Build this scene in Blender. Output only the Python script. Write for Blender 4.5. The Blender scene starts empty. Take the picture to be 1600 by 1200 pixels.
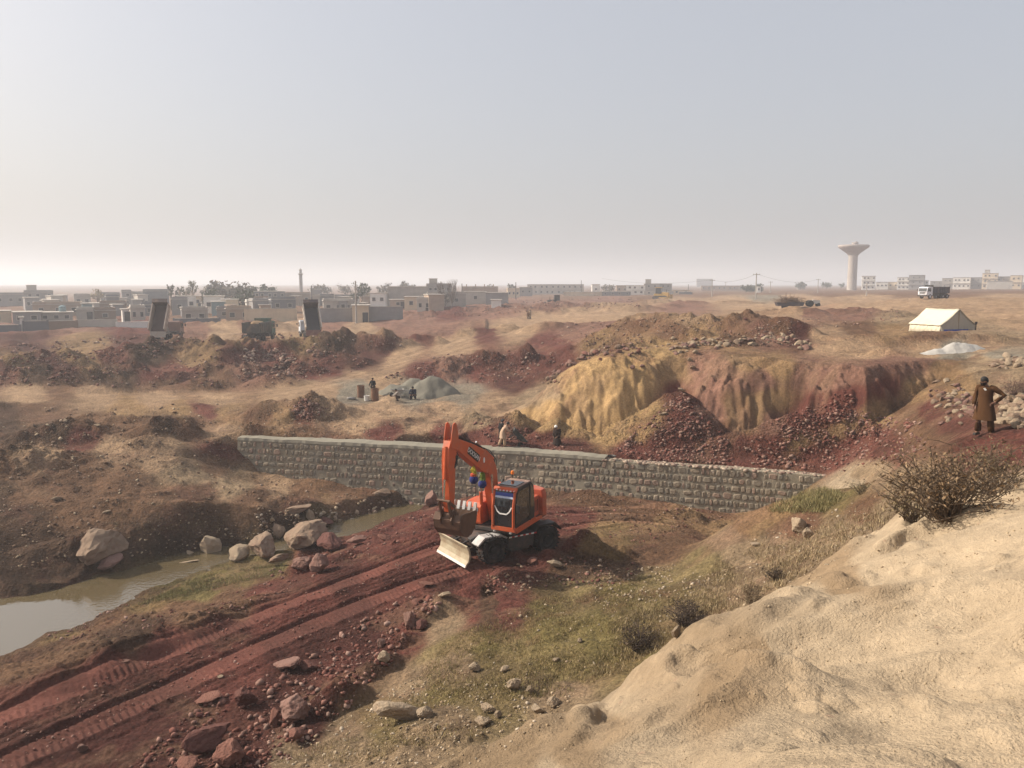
import bpy, bmesh, math, random
import numpy as np
from mathutils import Vector, Matrix, Euler, noise as mnoise

# ------------------------------------------------------------------ camera, light, sky
S = bpy.context.scene
COL = S.collection
F = 1256.0
HORIZON = 445.0
CZ = 14.0
PITCH = math.atan((600.0 - HORIZON) / F)
cam_data = bpy.data.cameras.new('camera')
cam_data.sensor_width = 36.0
cam_data.lens = 36.0 * F / 1600.0
cam_data.clip_start = 0.06
cam_data.clip_end = 20000.0
cam = bpy.data.objects.new('camera', cam_data)
cam.location = (0, 0, CZ)
cam.rotation_euler = (math.radians(90) - PITCH, 0, 0)
COL.objects.link(cam)
S.camera = cam

SUN_ELEV = math.radians(35.0)
SUN_AZ = math.radians(-78.0)          # measured from +Y towards +X: the sun stands to the left, a little ahead
sun_vec = Vector((math.sin(SUN_AZ) * math.cos(SUN_ELEV), math.cos(SUN_AZ) * math.cos(SUN_ELEV), math.sin(SUN_ELEV)))
sd = bpy.data.lights.new('sun', 'SUN')
sd.energy = 5.0
sd.angle = math.radians(0.8)
sd.color = (1.0, 0.90, 0.76)
sun = bpy.data.objects.new('sun', sd)
sun.rotation_euler = sun_vec.to_track_quat('Z', 'Y').to_euler()
sun.location = sun_vec * 200
COL.objects.link(sun)

W = bpy.data.worlds.new('World')
S.world = W
W.use_nodes = True
wn = W.node_tree
for n in list(wn.nodes):
    wn.nodes.remove(n)
sky = wn.nodes.new('ShaderNodeTexSky')
sky.sky_type = 'NISHITA'
sky.sun_disc = False
sky.sun_elevation = SUN_ELEV
sky.sun_rotation = SUN_AZ
sky.altitude = 300
sky.air_density = 1.0
sky.dust_density = 9.0
sky.ozone_density = 1.2
bg = wn.nodes.new('ShaderNodeBackground')
bg.inputs['Strength'].default_value = 0.06
wo = wn.nodes.new('ShaderNodeOutputWorld')
veil = wn.nodes.new('ShaderNodeMix'); veil.data_type = 'RGBA'; veil.blend_type = 'ADD'   # the even grey-white veil of a dusty winter sky
veil.inputs['Factor'].default_value = 1.0
veil.inputs['B'].default_value = (5.15, 5.2, 5.4, 1)
wn.links.new(sky.outputs[0], veil.inputs['A'])
wn.links.new(veil.outputs['Result'], bg.inputs['Color'])
wn.links.new(bg.outputs[0], wo.inputs['Surface'])

S.view_settings.view_transform = 'Standard'
S.view_settings.look = 'None'
S.view_settings.exposure = 0.32
S.view_settings.gamma = 1.0
S.view_settings.use_curve_mapping = False
S.cycles.use_denoising = True
S.cycles.denoising_prefilter = 'ACCURATE'
S.cycles.max_bounces = 6
S.cycles.diffuse_bounces = 3
S.cycles.volume_bounces = 1
S.cycles.transparent_max_bounces = 8

random.seed(7)
RNG = np.random.default_rng(11)

# ------------------------------------------------------------------ projection helpers
CP, SP = math.cos(PITCH), math.sin(PITCH)

def ray(px, py):
    x = (px - 800.0) / F
    y = -(py - 600.0) / F
    return Vector((x, CP + y * SP, -SP + y * CP))

def at_z(px, py, z):
    d = ray(px, py)
    t = (z - CZ) / d.z
    return (d.x * t, d.y * t, z)

def pol(px, r, z):
    """a point on the ground r metres away in the direction of image column px"""
    a = math.atan2((px - 800.0) / F, 1.02)
    return (r * math.sin(a), r * math.cos(a), z)

# ------------------------------------------------------------------ numpy noise
def _hash(ix, iy, seed):
    h = (ix.astype(np.int64) * 374761393 + iy.astype(np.int64) * 668265263 + seed * 1442695041) & 0x7fffffff
    h = ((h ^ (h >> 13)) * 1274126177) & 0x7fffffff
    h = ((h ^ (h >> 16)) * 668265263) & 0x7fffffff
    return ((h ^ (h >> 15)) & 0xffff).astype(np.float32) / 65535.0

def vnoise(x, y, seed=0):
    ix = np.floor(x); iy = np.floor(y)
    fx = (x - ix).astype(np.float32); fy = (y - iy).astype(np.float32)
    ix = ix.astype(np.int64); iy = iy.astype(np.int64)
    ux = fx * fx * fx * (fx * (fx * 6 - 15) + 10); uy = fy * fy * fy * (fy * (fy * 6 - 15) + 10)
    a = _hash(ix, iy, seed); b = _hash(ix + 1, iy, seed); c = _hash(ix, iy + 1, seed); d = _hash(ix + 1, iy + 1, seed)
    return (a + (b - a) * ux) * (1 - uy) + (c + (d - c) * ux) * uy      # 0..1

def fbm(x, y, scale, octv=4, seed=0, gain=0.5):
    """-1..1, wavelength = scale metres"""
    s = 0.0; amp = 1.0; tot = 0.0; f = 1.0 / scale
    cs, sn = math.cos(0.6), math.sin(0.6)
    for o in range(octv):
        s = s + amp * (vnoise(x * f, y * f, seed + o * 17) * 2 - 1)
        tot += amp; amp *= gain; f *= 2.03
        x, y = x * cs - y * sn, x * sn + y * cs
    return s / tot * 1.4

def ridged(x, y, scale, octv=3, seed=0):
    s = 0.0; amp = 1.0; tot = 0.0; f = 1.0 / scale
    for o in range(octv):
        s = s + amp * (1 - np.abs(vnoise(x * f, y * f, seed + o * 13) * 2 - 1) * 2)
        tot += amp; amp *= 0.5; f *= 2.1
    return s / tot

def clods(x, y, scale, seed=0, fill=0.75):
    """rounded lumps, 0..1 high, on a jittered grid"""
    gx = x / scale; gy = y / scale
    ix = np.floor(gx).astype(np.int64); iy = np.floor(gy).astype(np.int64)
    best = np.zeros(x.shape, np.float32)
    for dx in (-1, 0, 1):
        for dy in (-1, 0, 1):
            cx = ix + dx; cy = iy + dy
            r1 = _hash(cx, cy, seed); r2 = _hash(cx, cy, seed + 5); r3 = _hash(cx, cy, seed + 9); r4 = _hash(cx, cy, seed + 23)
            ox = gx - (cx + 0.15 + 0.7 * r1); oy = gy - (cy + 0.15 + 0.7 * r2)
            an = r4 * 3.14159
            c, s = np.cos(an), np.sin(an)
            qx = (ox * c + oy * s) * 1.25; qy = (-ox * s + oy * c) * 0.85
            rad = 0.22 + 0.45 * r3
            d2 = np.maximum(np.abs(qx), np.abs(qy)) * 0.55 + np.sqrt(qx * qx + qy * qy) * 0.45
            hh = np.clip(1 - d2 / rad, 0, 1)
            hh = np.sqrt(hh) * rad * 1.5 * (r4 < fill)
            best = np.maximum(best, hh)
    return best

def sstep(a, b, x):
    t = np.clip((x - a) / (b - a), 0, 1)
    return t * t * (3 - 2 * t)

def inside(x, y, poly):
    """+1 inside the polygon, -1 outside"""
    odd = np.zeros(x.shape, bool)
    n = len(poly)
    for k in range(n):
        (x0, y0), (x1, y1) = poly[k], poly[(k + 1) % n]
        if y0 == y1:
            continue
        odd ^= ((y0 > y) != (y1 > y)) & (x < (x1 - x0) * (y - y0) / (y1 - y0) + x0)
    return np.where(odd, 1.0, -1.0)

class RBF:
    def __init__(self, pts, c=0.06):
        p = np.array(pts, dtype=np.float64)
        self.u = np.arctan2(p[:, 0], p[:, 1]); self.v = np.log(np.hypot(p[:, 0], p[:, 1]))
        self.c2 = c * c
        n = len(p)
        D = np.sqrt((self.u[:, None] - self.u) ** 2 + (0.7 * (self.v[:, None] - self.v)) ** 2 + self.c2)
        A = np.zeros((n + 1, n + 1)); A[:n, :n] = -D - np.eye(n) * -0.006; A[:n, n] = 1; A[n, :n] = 1
        rhs = np.zeros(n + 1); rhs[:n] = p[:, 2]
        self.w = np.linalg.solve(A, rhs)
    def __call__(self, u, v):
        u = u.astype(np.float32); v = v.astype(np.float32)
        out = np.full(u.shape, self.w[-1], np.float32)
        for i in range(len(self.u)):
            out -= np.float32(self.w[i]) * np.sqrt((u - np.float32(self.u[i])) ** 2 + (np.float32(0.7) * (v - np.float32(self.v[i]))) ** 2 + np.float32(self.c2))
        return out

def poly_dist(x, y, pts):
    """distance to a polyline, signed side (+ = left of travel), and length along it"""
    best = np.full(x.shape, 1e9, np.float32); side = np.zeros(x.shape, np.float32); along = np.zeros(x.shape, np.float32)
    L = 0.0
    for (x0, y0), (x1, y1) in zip(pts[:-1], pts[1:]):
        dx, dy = x1 - x0, y1 - y0
        l = math.hypot(dx, dy)
        t = np.clip(((x - x0) * dx + (y - y0) * dy) / (l * l), 0, 1)
        qx = x - (x0 + t * dx); qy = y - (y0 + t * dy)
        d = np.sqrt(qx * qx + qy * qy)
        m = d < best
        best = np.where(m, d, best)
        side = np.where(m, np.sign(dx * (y - y0) - dy * (x - x0)), side)
        along = np.where(m, L + t * l, along)
        L += l
    return best, side, along

# ------------------------------------------------------------------ terrain control points (image column, row, ground height)
Z = lambda lst: [at_z(*q) for q in lst]
shared_left = Z([(0, 715, 3.4), (200, 705, 3.5), (330, 693, 3.5), (100, 665, 3.8), (0, 655, 3.9), (260, 660, 3.8), (345, 690, 3.5)]) + [pol(-300, 48, 3.4), pol(-300, 60, 3.9)]
shared_right = [pol(1535, 29, 9.35), pol(1500, 28.5, 9.05), pol(1575, 29, 9.5), pol(1535, 24, 9.3), pol(1535, 32, 9.25), pol(1620, 33, 9.5), pol(1570, 40, 9.3), pol(1450, 25, 8.5), pol(1800, 40, 9.6), pol(1450, 33, 7.2), pol(1400, 30, 7.0), pol(1360, 36, 4.8), pol(2400, 30, 11), pol(1310, 44, 3.4), pol(1390, 41, 5.6), pol(1450, 44, 7.6)]
B_pts = Z([
    (1600, 1200, 12.25), (1300, 1190, 12.1), (1000, 1195, 11.4), (1300, 1100, 11.75), (1500, 900, 11.5), (1500, 1050, 12.05), (1600, 980, 12.15),
    (1600, 748, 11.2), (1500, 790, 10.9), (1390, 828, 10.4), (1280, 915, 10.5), (1170, 985, 10.5), (1060, 1025, 10.2), (950, 1085, 10.0), (850, 1150, 8.9),
    (760, 1190, 6.6), (650, 1190, 5.3), (450, 1195, 3.4),
    (1100, 955, 5.6), (1000, 1030, 4.9), (1220, 890, 6.4), (1350, 825, 7.8), (900, 1085, 4.5), (820, 1120, 4.6),
    (850, 1000, 4.2), (1000, 950, 4.7), (700, 1080, 3.8), (620, 1110, 3.4), (550, 1150, 3.2), (750, 950, 3.4), (880, 930, 3.3), (1000, 900, 3.8), (1100, 880, 4.4), (1200, 840, 5.6), (1290, 800, 6.6), (1440, 800, 9.3),
    (1390, 738, 7.8), (1310, 754, 7.0), (1210, 787, 5.9), (1150, 813, 5.0), (1090, 850, 3.9), (1030, 885, 3.2),
    (950, 800, 2.2), (1050, 812, 2.1), (900, 840, 2.8), (740, 880, 2.9), (860, 850, 2.9), (800, 860, 2.9),
    (690, 800, 2.0), (600, 850, 2.4), (500, 900, 2.4), (400, 960, 2.4), (300, 1005, 2.4), (150, 1075, 2.4), (0, 1120, 2.4), (0, 1060, 2.1), (200, 1190, 2.4), (350, 1100, 2.5), (500, 1020, 2.6), (620, 950, 2.7), (700, 905, 2.8), (0, 1190, 2.4),
    (430, 1180, 2.6), (520, 1090, 2.6), (600, 1010, 2.7),
    (30, 960, 0.1), (0, 1015, 0.3), (100, 935, 0.0), (250, 890, 0.0), (330, 872, 0.0), (450, 850, 0.1), (560, 815, 0.1), (620, 800, 0.1),
    (150, 985, 1.0), (60, 1025, 1.0), (300, 907, 0.6), (420, 885, 0.8), (200, 945, 0.6), (560, 845, 0.45), (640, 815, 0.35),
    (0, 900, 0.9), (0, 850, 1.8), (100, 812, 1.9), (230, 820, 1.5), (350, 814, 1.3), (430, 792, 1.3), (520, 775, 1.1), (620, 772, 0.9),
    (300, 772, 1.8), (200, 760, 2.5), (50, 752, 3.0), (400, 760, 1.15), (335, 742, 1.7),
    (372, 736, 1.3), (450, 751, 0.95), (520, 758, 0.8), (600, 767, 0.7), (690, 776, 0.6), (780, 772, 1.0), (870, 771, 1.25), (1000, 779, 1.4), (1100, 794, 1.25), (1170, 804, 1.1)]) + [
    pol(1200, 36, 2.1), pol(1280, 38, 2.3), pol(1120, 38, 2.0), pol(1250, 33, 3.4), pol(-300, 20, 2.4), pol(-300, 30, 0.3), pol(-300, 38, 1.5), pol(-900, 25, 1.5),
    (0, 0.4, 12.4), (6, -3, 12.6), (-2.2, -1, 11.6), (-6, 2, 8.2), (-12, 2, 4.0), (-9, -6, 8.0), (30, 0, 12.5), (20, 20, 11.3), (0, -30, 12.6), (-30, -8, 2.8), (-0.02, -60, 12.6), (0.02, -60, 12.6),
    (2.0, 5.0, 11.6), (-1.2, 3.5, 10.9), (-3, 7.5, 8.4), (-6.5, 9.0, 5.0), (-10, 12, 3.0), (0.5, 8.5, 8.9)]
far_pts = []
for px, zz in ((-700, 6), (0, 6.6), (400, 6.9), (800, 8.0), (1200, 9.8), (1600, 11.3), (2300, 11.5)):
    far_pts += [pol(px, 400, zz), pol(px, 900, zz * 0.75 + 2.8), pol(px, 2000, 11.5), pol(px, 5000, 13.0)]
T_pts = Z([
    (0, 625, 4.5), (200, 618, 4.6), (350, 627, 4.3), (120, 642, 4.0),
    (370, 684, 3.6), (600, 695, 3.6), (830, 705, 3.6), (1000, 720, 3.6), (1150, 730, 3.6), (1300, 741, 3.6),
    (500, 660, 4.1), (450, 630, 4.3), (600, 660, 4.1), (650, 622, 4.0), (570, 625, 4.0), (720, 627, 4.0), (740, 670, 4.1), (800, 662, 4.2), (930, 696, 4.0), (1080, 706, 4.0), (1200, 716, 4.0),
    (0, 600, 4.4), (300, 602, 4.4), (450, 603, 4.3), (600, 572, 5.2), (700, 548, 6.0), (500, 602, 4.4), (780, 503, 7.4), (650, 527, 6.2), (560, 517, 6.3),
    (100, 521, 6.4), (300, 521, 6.4), (480, 523, 6.4), (700, 592, 4.3), (800, 597, 4.5), (860, 583, 4.8), (828, 503, 7.3), (1000, 489, 8.4), (1100, 477, 9.0), (560, 505, 6.3)]) + [
    pol(0, 92, 4.9), pol(300, 94, 4.9), pol(550, 96, 5.0), pol(100, 155, 6.3), pol(400, 165, 6.3), pol(560, 200, 6.5), pol(800, 250, 7.6), pol(-400, 90, 4.9), pol(-400, 150, 6.3), pol(-900, 80, 4.5),
    pol(900, 58, 4.3), pol(1050, 56, 4.3), pol(1200, 54, 4.4), pol(1300, 50, 4.9), pol(1400, 48, 6.4), pol(1450, 50, 7.4), pol(1480, 48, 8.0), pol(1530, 48, 9.4), pol(850, 70, 4.6), pol(900, 90, 6.6), pol(1000, 80, 7), pol(1250, 80, 9.6), pol(1500, 80, 10), pol(1600, 60, 9.7), pol(2400, 80, 11), pol(1600, 120, 10.5),
    (0, -40, 11), (-60, -60, 5)]
P_pts = Z([
    (1000, 546, 9.4), (1150, 541, 9.45), (1260, 543, 9.4), (1480, 561, 9.35), (1500, 502, 10.3), (1400, 522, 9.8), (1590, 548, 9.7), (1470, 468, 11.2), (1250, 476, 9.6), (1600, 482, 10.6),
    (850, 603, 6.9), (790, 642, 4.9), (930, 553, 9.0), (890, 575, 8.2), (1000, 489, 8.4), (1100, 477, 9.0), (828, 503, 7.3), (900, 520, 8.2), (870, 545, 7.4)]) + [
    pol(1000, 80, 9.6), pol(1200, 75, 9.9), pol(1000, 110, 8.8), pol(800, 66, 4.8), pol(800, 110, 7.0), pol(2400, 80, 11), pol(1540, 44, 9.4), pol(1600, 60, 9.7)]
f_B = RBF(B_pts + shared_left + shared_right)
f_T = RBF(T_pts + shared_left + shared_right + far_pts)
f_P = RBF(P_pts + [pol(1535, 29, 9.35), pol(1500, 28.5, 9.05), pol(1575, 29, 9.5), pol(1535, 24, 9.3), pol(1535, 32, 9.25), pol(1620, 33, 9.5), pol(1570, 40, 9.3), pol(2400, 30, 11), pol(1310, 40, 9.3), pol(1420, 38, 9.3)] + far_pts)

# ------------------------------------------------------------------ lines on the ground
WALL = [at_z(*q)[:2] for q in ((372, 686, 3.6), (600, 697, 3.6), (830, 709, 3.6), (1000, 722, 3.6), (1160, 733, 3.6), (1345, 747, 3.6))]
WALL_A, WALL_B = Vector(WALL[0]), Vector(WALL[-1])
CLIFF = [pol(*q)[:2] for q in ((760, 118, 0), (850, 92, 0), (868, 76, 0), (812, 66, 0), (775, 60.5, 0), (800, 56, 0), (860, 54, 0), (940, 52.6, 0), (1010, 52.4, 0), (1050, 53.6, 0), (1064, 54.2, 0), (1082, 52.6, 0), (1125, 51.3, 0), (1190, 51.0, 0), (1235, 51.6, 0), (1262, 51.9, 0), (1278, 50.6, 0), (1330, 49.0, 0), (1382, 48.0, 0), (1408, 49.4, 0), (1450, 51.6, 0), (1492, 52.6, 0), (1525, 49.5, 0), (1600, 43, 0), (2300, 40, 0))]
STREAM = [at_z(*q)[:2] for q in ((-500, 1010, 0), (-60, 985, 0), (60, 958, 0), (180, 915, 0), (280, 884, 0), (350, 864, 0), (420, 858, 0), (500, 838, 0), (560, 818, 0), (620, 800, 0), (660, 788, 0))]
STREAM_W = [8.0, 3.6, 2.5, 1.8, 1.35, 1.1, 1.0, 1.0, 1.25, 1.1, 0.6]
TRACKS = []
for pts in (((-80, 1150), (0, 1117), (120, 1068), (250, 1012), (370, 962), (480, 920), (590, 884), (690, 850)),
            ((-80, 1232), (0, 1192), (120, 1135), (240, 1077), (400, 1003), (560, 935), (660, 905), (740, 884))):
    TRACKS.append([at_z(a, b, 2.45 + 0.0006 * max(a, 0))[:2] for a, b in pts])
TRACKS2 = [[at_z(a, b, 2.35)[:2] for a, b in pts] for pts in (((880, 838), (960, 818), (1060, 815), (1140, 822)), ((870, 806), (960, 796), (1080, 800), (1180, 815)), ((850, 788), (960, 779), (1060, 786)))]
FAR_TRACKS = [[at_z(a, b, z)[:2] for a, b, z in pts] for pts in (
    ((380, 612, 4.3), (480, 596, 4.5), (600, 568, 5.2), (700, 545, 6.0), (820, 505, 7.2), (1000, 489, 8.4), (1150, 480, 9.0)),
    ((420, 618, 4.2), (520, 600, 4.5), (640, 570, 5.2), (730, 545, 6.1), (840, 512, 7.3), (960, 494, 8.2)),
    ((0, 616, 4.45), (150, 620, 4.45), (330, 625, 4.3), (470, 640, 4.2)),
    ((0, 713, 3.4), (170, 705, 3.5), (330, 696, 3.5)),
    ((600, 520, 6.3), (700, 508, 6.6), (800, 492, 7.4)))]

# mounds: (column, distance, length, depth, turn, height, sharpness, lump)
MOUNDS = []
def mound(px, r, a, b, h, rot=0.0, p=1.0, lump=0.25):
    x, y, _ = pol(px, r, 0)
    MOUNDS.append((x, y, a, b, rot, h, p, lump))
# the dumped heaps on the left
for q in ((-60, 101, 8, 5.5, 1.7), (60, 100, 7.5, 5.5, 2.0), (140, 103, 4, 4, 1.3), (200, 101, 7.5, 6, 2.1), (262, 104, 4.5, 4, 1.6), (330, 101, 6.5, 6, 2.1), (400, 104, 6, 5, 1.7), (470, 101, 6.5, 6, 2.0), (520, 104, 5.2, 4.5, 2.4), (592, 103, 5.5, 5, 2.3), (655, 107, 4.0, 3.0, 1.3),
          (20, 90, 4.5, 3, 1.0), (110, 88, 5, 3, 0.9), (185, 90, 4, 3, 1.2), (250, 88, 4.5, 3, 1.0), (320, 90, 4, 3, 1.2), (380, 87, 5, 3, 1.2), (450, 89, 5, 3.4, 1.6), (520, 92, 4.5, 3, 1.3), (420, 82, 4, 2.2, 0.9), (300, 83, 4, 2, 0.6), (150, 82, 4, 2, 0.7)):
    mound(q[0], q[1], q[2], q[3], q[4], lump=0.35)
# red bank in the middle
for q in ((640, 82, 3.5, 2.2, 0.7), (700, 85, 5, 3, 1.5), (760, 86, 5, 3, 1.7), (820, 86, 5, 3.2, 1.8), (870, 83, 4, 3, 1.6), (730, 118, 6, 3, 0.9), (790, 122, 6, 4, 1.0), (850, 116, 5, 4, 0.9)):
    mound(q[0], q[1], q[2], q[3], q[4], lump=0.4)
# slides of red rubble against the cliff
TALUS = []
for px_, r_, top_, sl_, bx_ in ((1066, 53.0, 7.5, 0.70, 1.0), (1300, 48.4, 7.3, 0.55, 0.7), (1225, 49.2, 6.0, 0.6, 0.8), (1390, 43.0, 6.6, 0.55, 0.6), (1335, 43.6, 5.5, 0.55, 0.8)):
    q_ = pol(px_, r_, 0); TALUS.append((q_[0], q_[1], top_, sl_, bx_))
mound(805, 53.4, 2.4, 1.4, 1.1, lump=0.35); mound(770, 54.5, 2.0, 1.2, 0.9, lump=0.35); mound(868, 52.2, 1.9, 1.2, 1.15, lump=0.3); mound(905, 51.7, 1.3, 0.9, 0.7, lump=0.3)
mound(742, 56, 2.4, 1.4, 0.6, lump=0.3)
# heaps on the plateau
for q in ((900, 78, 5, 3, 1.1), (960, 82, 6, 4, 1.4), (1030, 80, 5, 4, 1.3), (1100, 76, 6, 4, 1.35), (1170, 73, 5, 4, 1.3), (1215, 70, 4.5, 3, 1.3), (1080, 66, 4, 2, 0.7), (1000, 66, 4, 2, 0.6), (940, 63, 4, 2, 0.7), (1150, 64, 3, 1.6, 0.5)):
    mound(q[0], q[1], q[2], q[3], q[4], lump=0.35)
for q in ((1260, 112, 5, 3, 1.0), (1330, 118, 7, 3, 0.9), (1220, 116, 5, 2, 0.6), (1400, 112, 7, 3, 0.6), (1340, 68, 3.2, 1.8, 0.6), (1430, 66, 6, 2.2, 0.55), (1500, 68, 6, 2.2, 0.5), (1390, 60, 3, 1, 0.3), (1060, 205, 6, 5, 1.0), (1150, 215, 8, 5, 1.4), (1090, 200, 6, 4, 1.0)):
    mound(q[0], q[1], q[2], q[3], q[4], lump=0.3)
# far heaps behind the road
for i in range(26):
    mound(640 + i * 17 + random.uniform(-8, 8), random.uniform(175, 235), random.uniform(6, 11), random.uniform(5, 9), random.uniform(0.9, 2.4) * (1 - i * 0.018), lump=0.4)
for q in ((330, 150, 8, 6, 1.1), (420, 148, 10, 6, 1.0), (60, 140, 12, 5, 0.8), (200, 145, 10, 5, 0.7)):
    mound(*q[:4], q[4], lump=0.4)
# heap left of the terrace, lumps around the wall end and by the digger
mound(475, 62, 3.4, 2.4, 1.3, lump=0.3); mound(415, 63, 3.0, 2.4, 1.1, lump=0.3); mound(445, 60.5, 2.5, 1.8, 0.7, lump=0.3)
mound(345, 57, 3.0, 1.6, 0.7, lump=0.3); mound(250, 58.5, 3.6, 1.6, 0.8, lump=0.3); mound(210, 56, 3, 1.4, 0.6); mound(60, 60, 5, 2.2, 0.9); mound(0, 54.5, 4.5, 2, 0.9)
mound(230, 63, 5, 1.6, 0.5); mound(100, 65, 5, 1.6, 0.6); pass
mound(925, 32.0, 1.7, 1.0, 0.95, rot=-0.3, lump=0.35); mound(975, 32.4, 1.1, 0.7, 0.5, lump=0.35); mound(868, 31.2, 1.2, 0.7, 0.45, lump=0.35)
mound(0, 40.2, 3.2, 1.9, 1.3, lump=0.3); mound(60, 44, 3, 1.6, 0.6, lump=0.3); mound(290, 44.5, 3, 1.2, 0.5, lump=0.35)
mound(460, 47.5, 3.0, 1.0, 0.4, lump=0.35)
mound(930, 45.0, 2.6, 0.8, 0.6, lump=0.4); mound(1060, 43.2, 2.4, 0.8, 0.55, lump=0.4); mound(860, 46.2, 1.6, 0.8, 0.6, lump=0.4)
# roadside spoil above the rocks, and the turned soil between stream and road
mound(150, 27.2, 2.4, 1.0, 0.55, rot=0.4, lump=0.4); mound(250, 28.5, 2.6, 1.0, 0.5, rot=0.4, lump=0.4); mound(340, 30.0, 2.6, 0.9, 0.45, rot=0.4, lump=0.4); mound(80, 26.0, 2.0, 0.8, 0.35, lump=0.4)
mound(470, 34.5, 2.2, 0.8, 0.45, rot=0.3, lump=0.4); pass
for q in ((560, 22.6, 1.4, 0.7, 0.5), (500, 21.0, 1.4, 0.8, 0.55), (610, 24.4, 1.0, 0.5, 0.35), (430, 19.6, 1.3, 0.8, 0.4), (340, 18.6, 1.4, 0.7, 0.35), (660, 26.0, 0.9, 0.5, 0.35), (740, 28.0, 1.1, 0.5, 0.3), (690, 26.6, 1.0, 0.8, 0.35)):
    mound(q[0], q[1], q[2], q[3], q[4], rot=0.4, lump=0.45)

# ------------------------------------------------------------------ the terrain height
def terrain_z(x, y):
    r = np.maximum(np.hypot(x, y), 0.3)
    u = np.arctan2(x, y); v = np.log(r)
    zB = f_B(u, v); zT = f_T(u, v); zP = f_P(u, v)
    # cliff
    d, s, al = poly_dist(x, y, CLIFF)
    sdist = d * inside(x, y, CLIFF + [(200, 40), (200, 160), (-5, 160)])
    gul = ridged(al + sdist * 0.45 + 0.45 * fbm(x, y, 2.2, 3, 43), sdist * 0.16, 2.0, 4, 41)
    lump = fbm(x, y, 3.4, 5, 77, 0.58)
    front = sstep(14.0, 26.0, al + 0 * x)          # the part of the line facing the camera
    front = sstep(55.0, 66.0, al)
    t = (sdist + front * (gul * (0.15 + 1.1 * vnoise(al / 3.2, sdist * 0.15, 47)) * (1 - 0.55 * sstep(77, 82, al)) + lump * (0.55 + 0.35 * sstep(77, 82, al)) + 0.35 * fbm(x, y + al * 0.3, 1.1, 3, 48)) + (1 - front) * lump * 1.2) / ((4.1 - 2.1 * sstep(84, 88, al)) * front + 9.0 * (1 - front))
    t = np.clip(t, 0, 1)
    prof = 1 - (1 - t) ** 1.7
    prof = prof * sstep(0, 0.12, t)
    uR = np.arctan2(x, y)
    fadeR = 1 - sstep(math.atan2(690, 1281), math.atan2(760, 1281), uR) * sstep(62, 52, r)
    prof = prof * fadeR
    zU = zT + (zP - zT) * prof
    face = np.clip(prof * (1 - prof) * 4, 0, 1) * (r < 75)
    # wall step
    ax, ay = WALL_A; bx, by = WALL_B
    L = math.hypot(bx - ax, by - ay); tx, ty = (bx - ax) / L, (by - ay) / L
    dw, sw, aw = poly_dist(x, y, WALL)
    wd = -(x - ax) * ty * -1 * -1 + (y - ay) * tx           # rough perpendicular offset, + = behind
    aln = (x - ax) * tx + (y - ay) * ty
    wd = np.where((aln > 0) & (aln < L), dw * sw, wd)
    out = np.maximum(np.maximum(-aln, aln - L), 0)
    width = 0.22 + out * 0.45
    m = 1 / (1 + np.exp(-np.clip((wd - 0.55) / width * 2.2, -30, 30)))
    z = zB + (zU - zB) * m
    # mounds
    hm = np.zeros_like(z); lumpn = fbm(x, y, 1.6, 4, 5)
    lumpw = fbm(x, y, 3.5, 2, 8)
    for (mx, my, a, b, rot, h, p, lp) in MOUNDS:
        R = max(a, b) * 1.5
        sel = (np.abs(x - mx) < R) & (np.abs(y - my) < R)
        if not sel.any():
            continue
        xx = x[sel] - mx; yy = y[sel] - my
        an = math.atan2(mx, my) * -1 + rot
        c, sn = math.cos(an), math.sin(an)
        qx = (xx * c + yy * sn) / a; qy = (-xx * sn + yy * c) / b
        dd = np.sqrt(qx * qx + qy * qy) * (1 + lumpw[sel] * 0.22)
        hh = np.clip((math.sqrt(1.16) - np.sqrt(dd * dd + 0.16)) / 0.677, 0, 1) ** p
        hh = h * hh * (1 + lp * lumpn[sel])
        hm[sel] = np.maximum(hm[sel], hh) + np.minimum(hm[sel], hh) * 0.25
    z = z + hm
    for (mx, my, top, sl, bx_) in TALUS:
        sel = (np.abs(x - mx) < 14) & (np.abs(y - my) < 14)
        xx = x[sel] - mx; yy = y[sel] - my
        dd = np.sqrt((xx * bx_) ** 2 + yy ** 2 + 0.12) * (1 + 0.18 * lumpw[sel])
        zc = top - sl * dd + 0.14 * lumpn[sel]
        behind = np.where((aln[sel] > -2) & (aln[sel] < L + 0.5), sstep(1.6, 2.6, wd[sel]), 1.0)
        zc = z[sel] + (zc - z[sel]) * np.where(zc > z[sel], behind, 1)
        up = sstep(-0.25, 0.15, zc - z[sel]) * behind
        hm[sel] = np.maximum(hm[sel], up * 0.9)
        z[sel] = np.maximum(z[sel], zc)
    # roughness by place
    rough = np.clip(hm * 0.7, 0, 1)
    base = np.full_like(z, 0.35)
    fgmask = sstep(15.0, 9.0, r) * sstep(8.0, 9.5, z)
    pale = fgmask
    smooth = np.zeros_like(z)
    for k, tr in enumerate(FAR_TRACKS):
        dt, _, at = poly_dist(x, y, tr)
        wdt = (4.5, 4.0, 2.2, 2.0, 3.0)[k]
        smooth = np.maximum(smooth, np.exp(-(dt / wdt) ** 2))
        z = z - 0.10 * np.exp(-((np.abs(dt - 1.0)) / 0.35) ** 2)
    road = np.zeros_like(z); tread = np.zeros_like(z)
    for k, tr in enumerate(TRACKS + TRACKS2):
        dt, st, at = poly_dist(x, y, tr)
        big = k < 2
        hw = 0.54 if big else 0.45
        wob = fbm(at * 1.0, dt * 0 + k * 9, 4.0, 2, 3) * 0.08
        q = (dt * st) + wob
        band = sstep(hw + 0.1, hw - 0.08, np.abs(q))
        road = np.maximum(road, np.exp(-(dt / 1.5) ** 2))
        fade = np.clip(0.60 + 0.9 * fbm(x, y, 1.6, 3, 21 + k), 0.18, 1.1)
        ph = at / (0.20 if big else 0.30) + np.abs(q) * 1.5 * (1 if big else 0.5)
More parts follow.
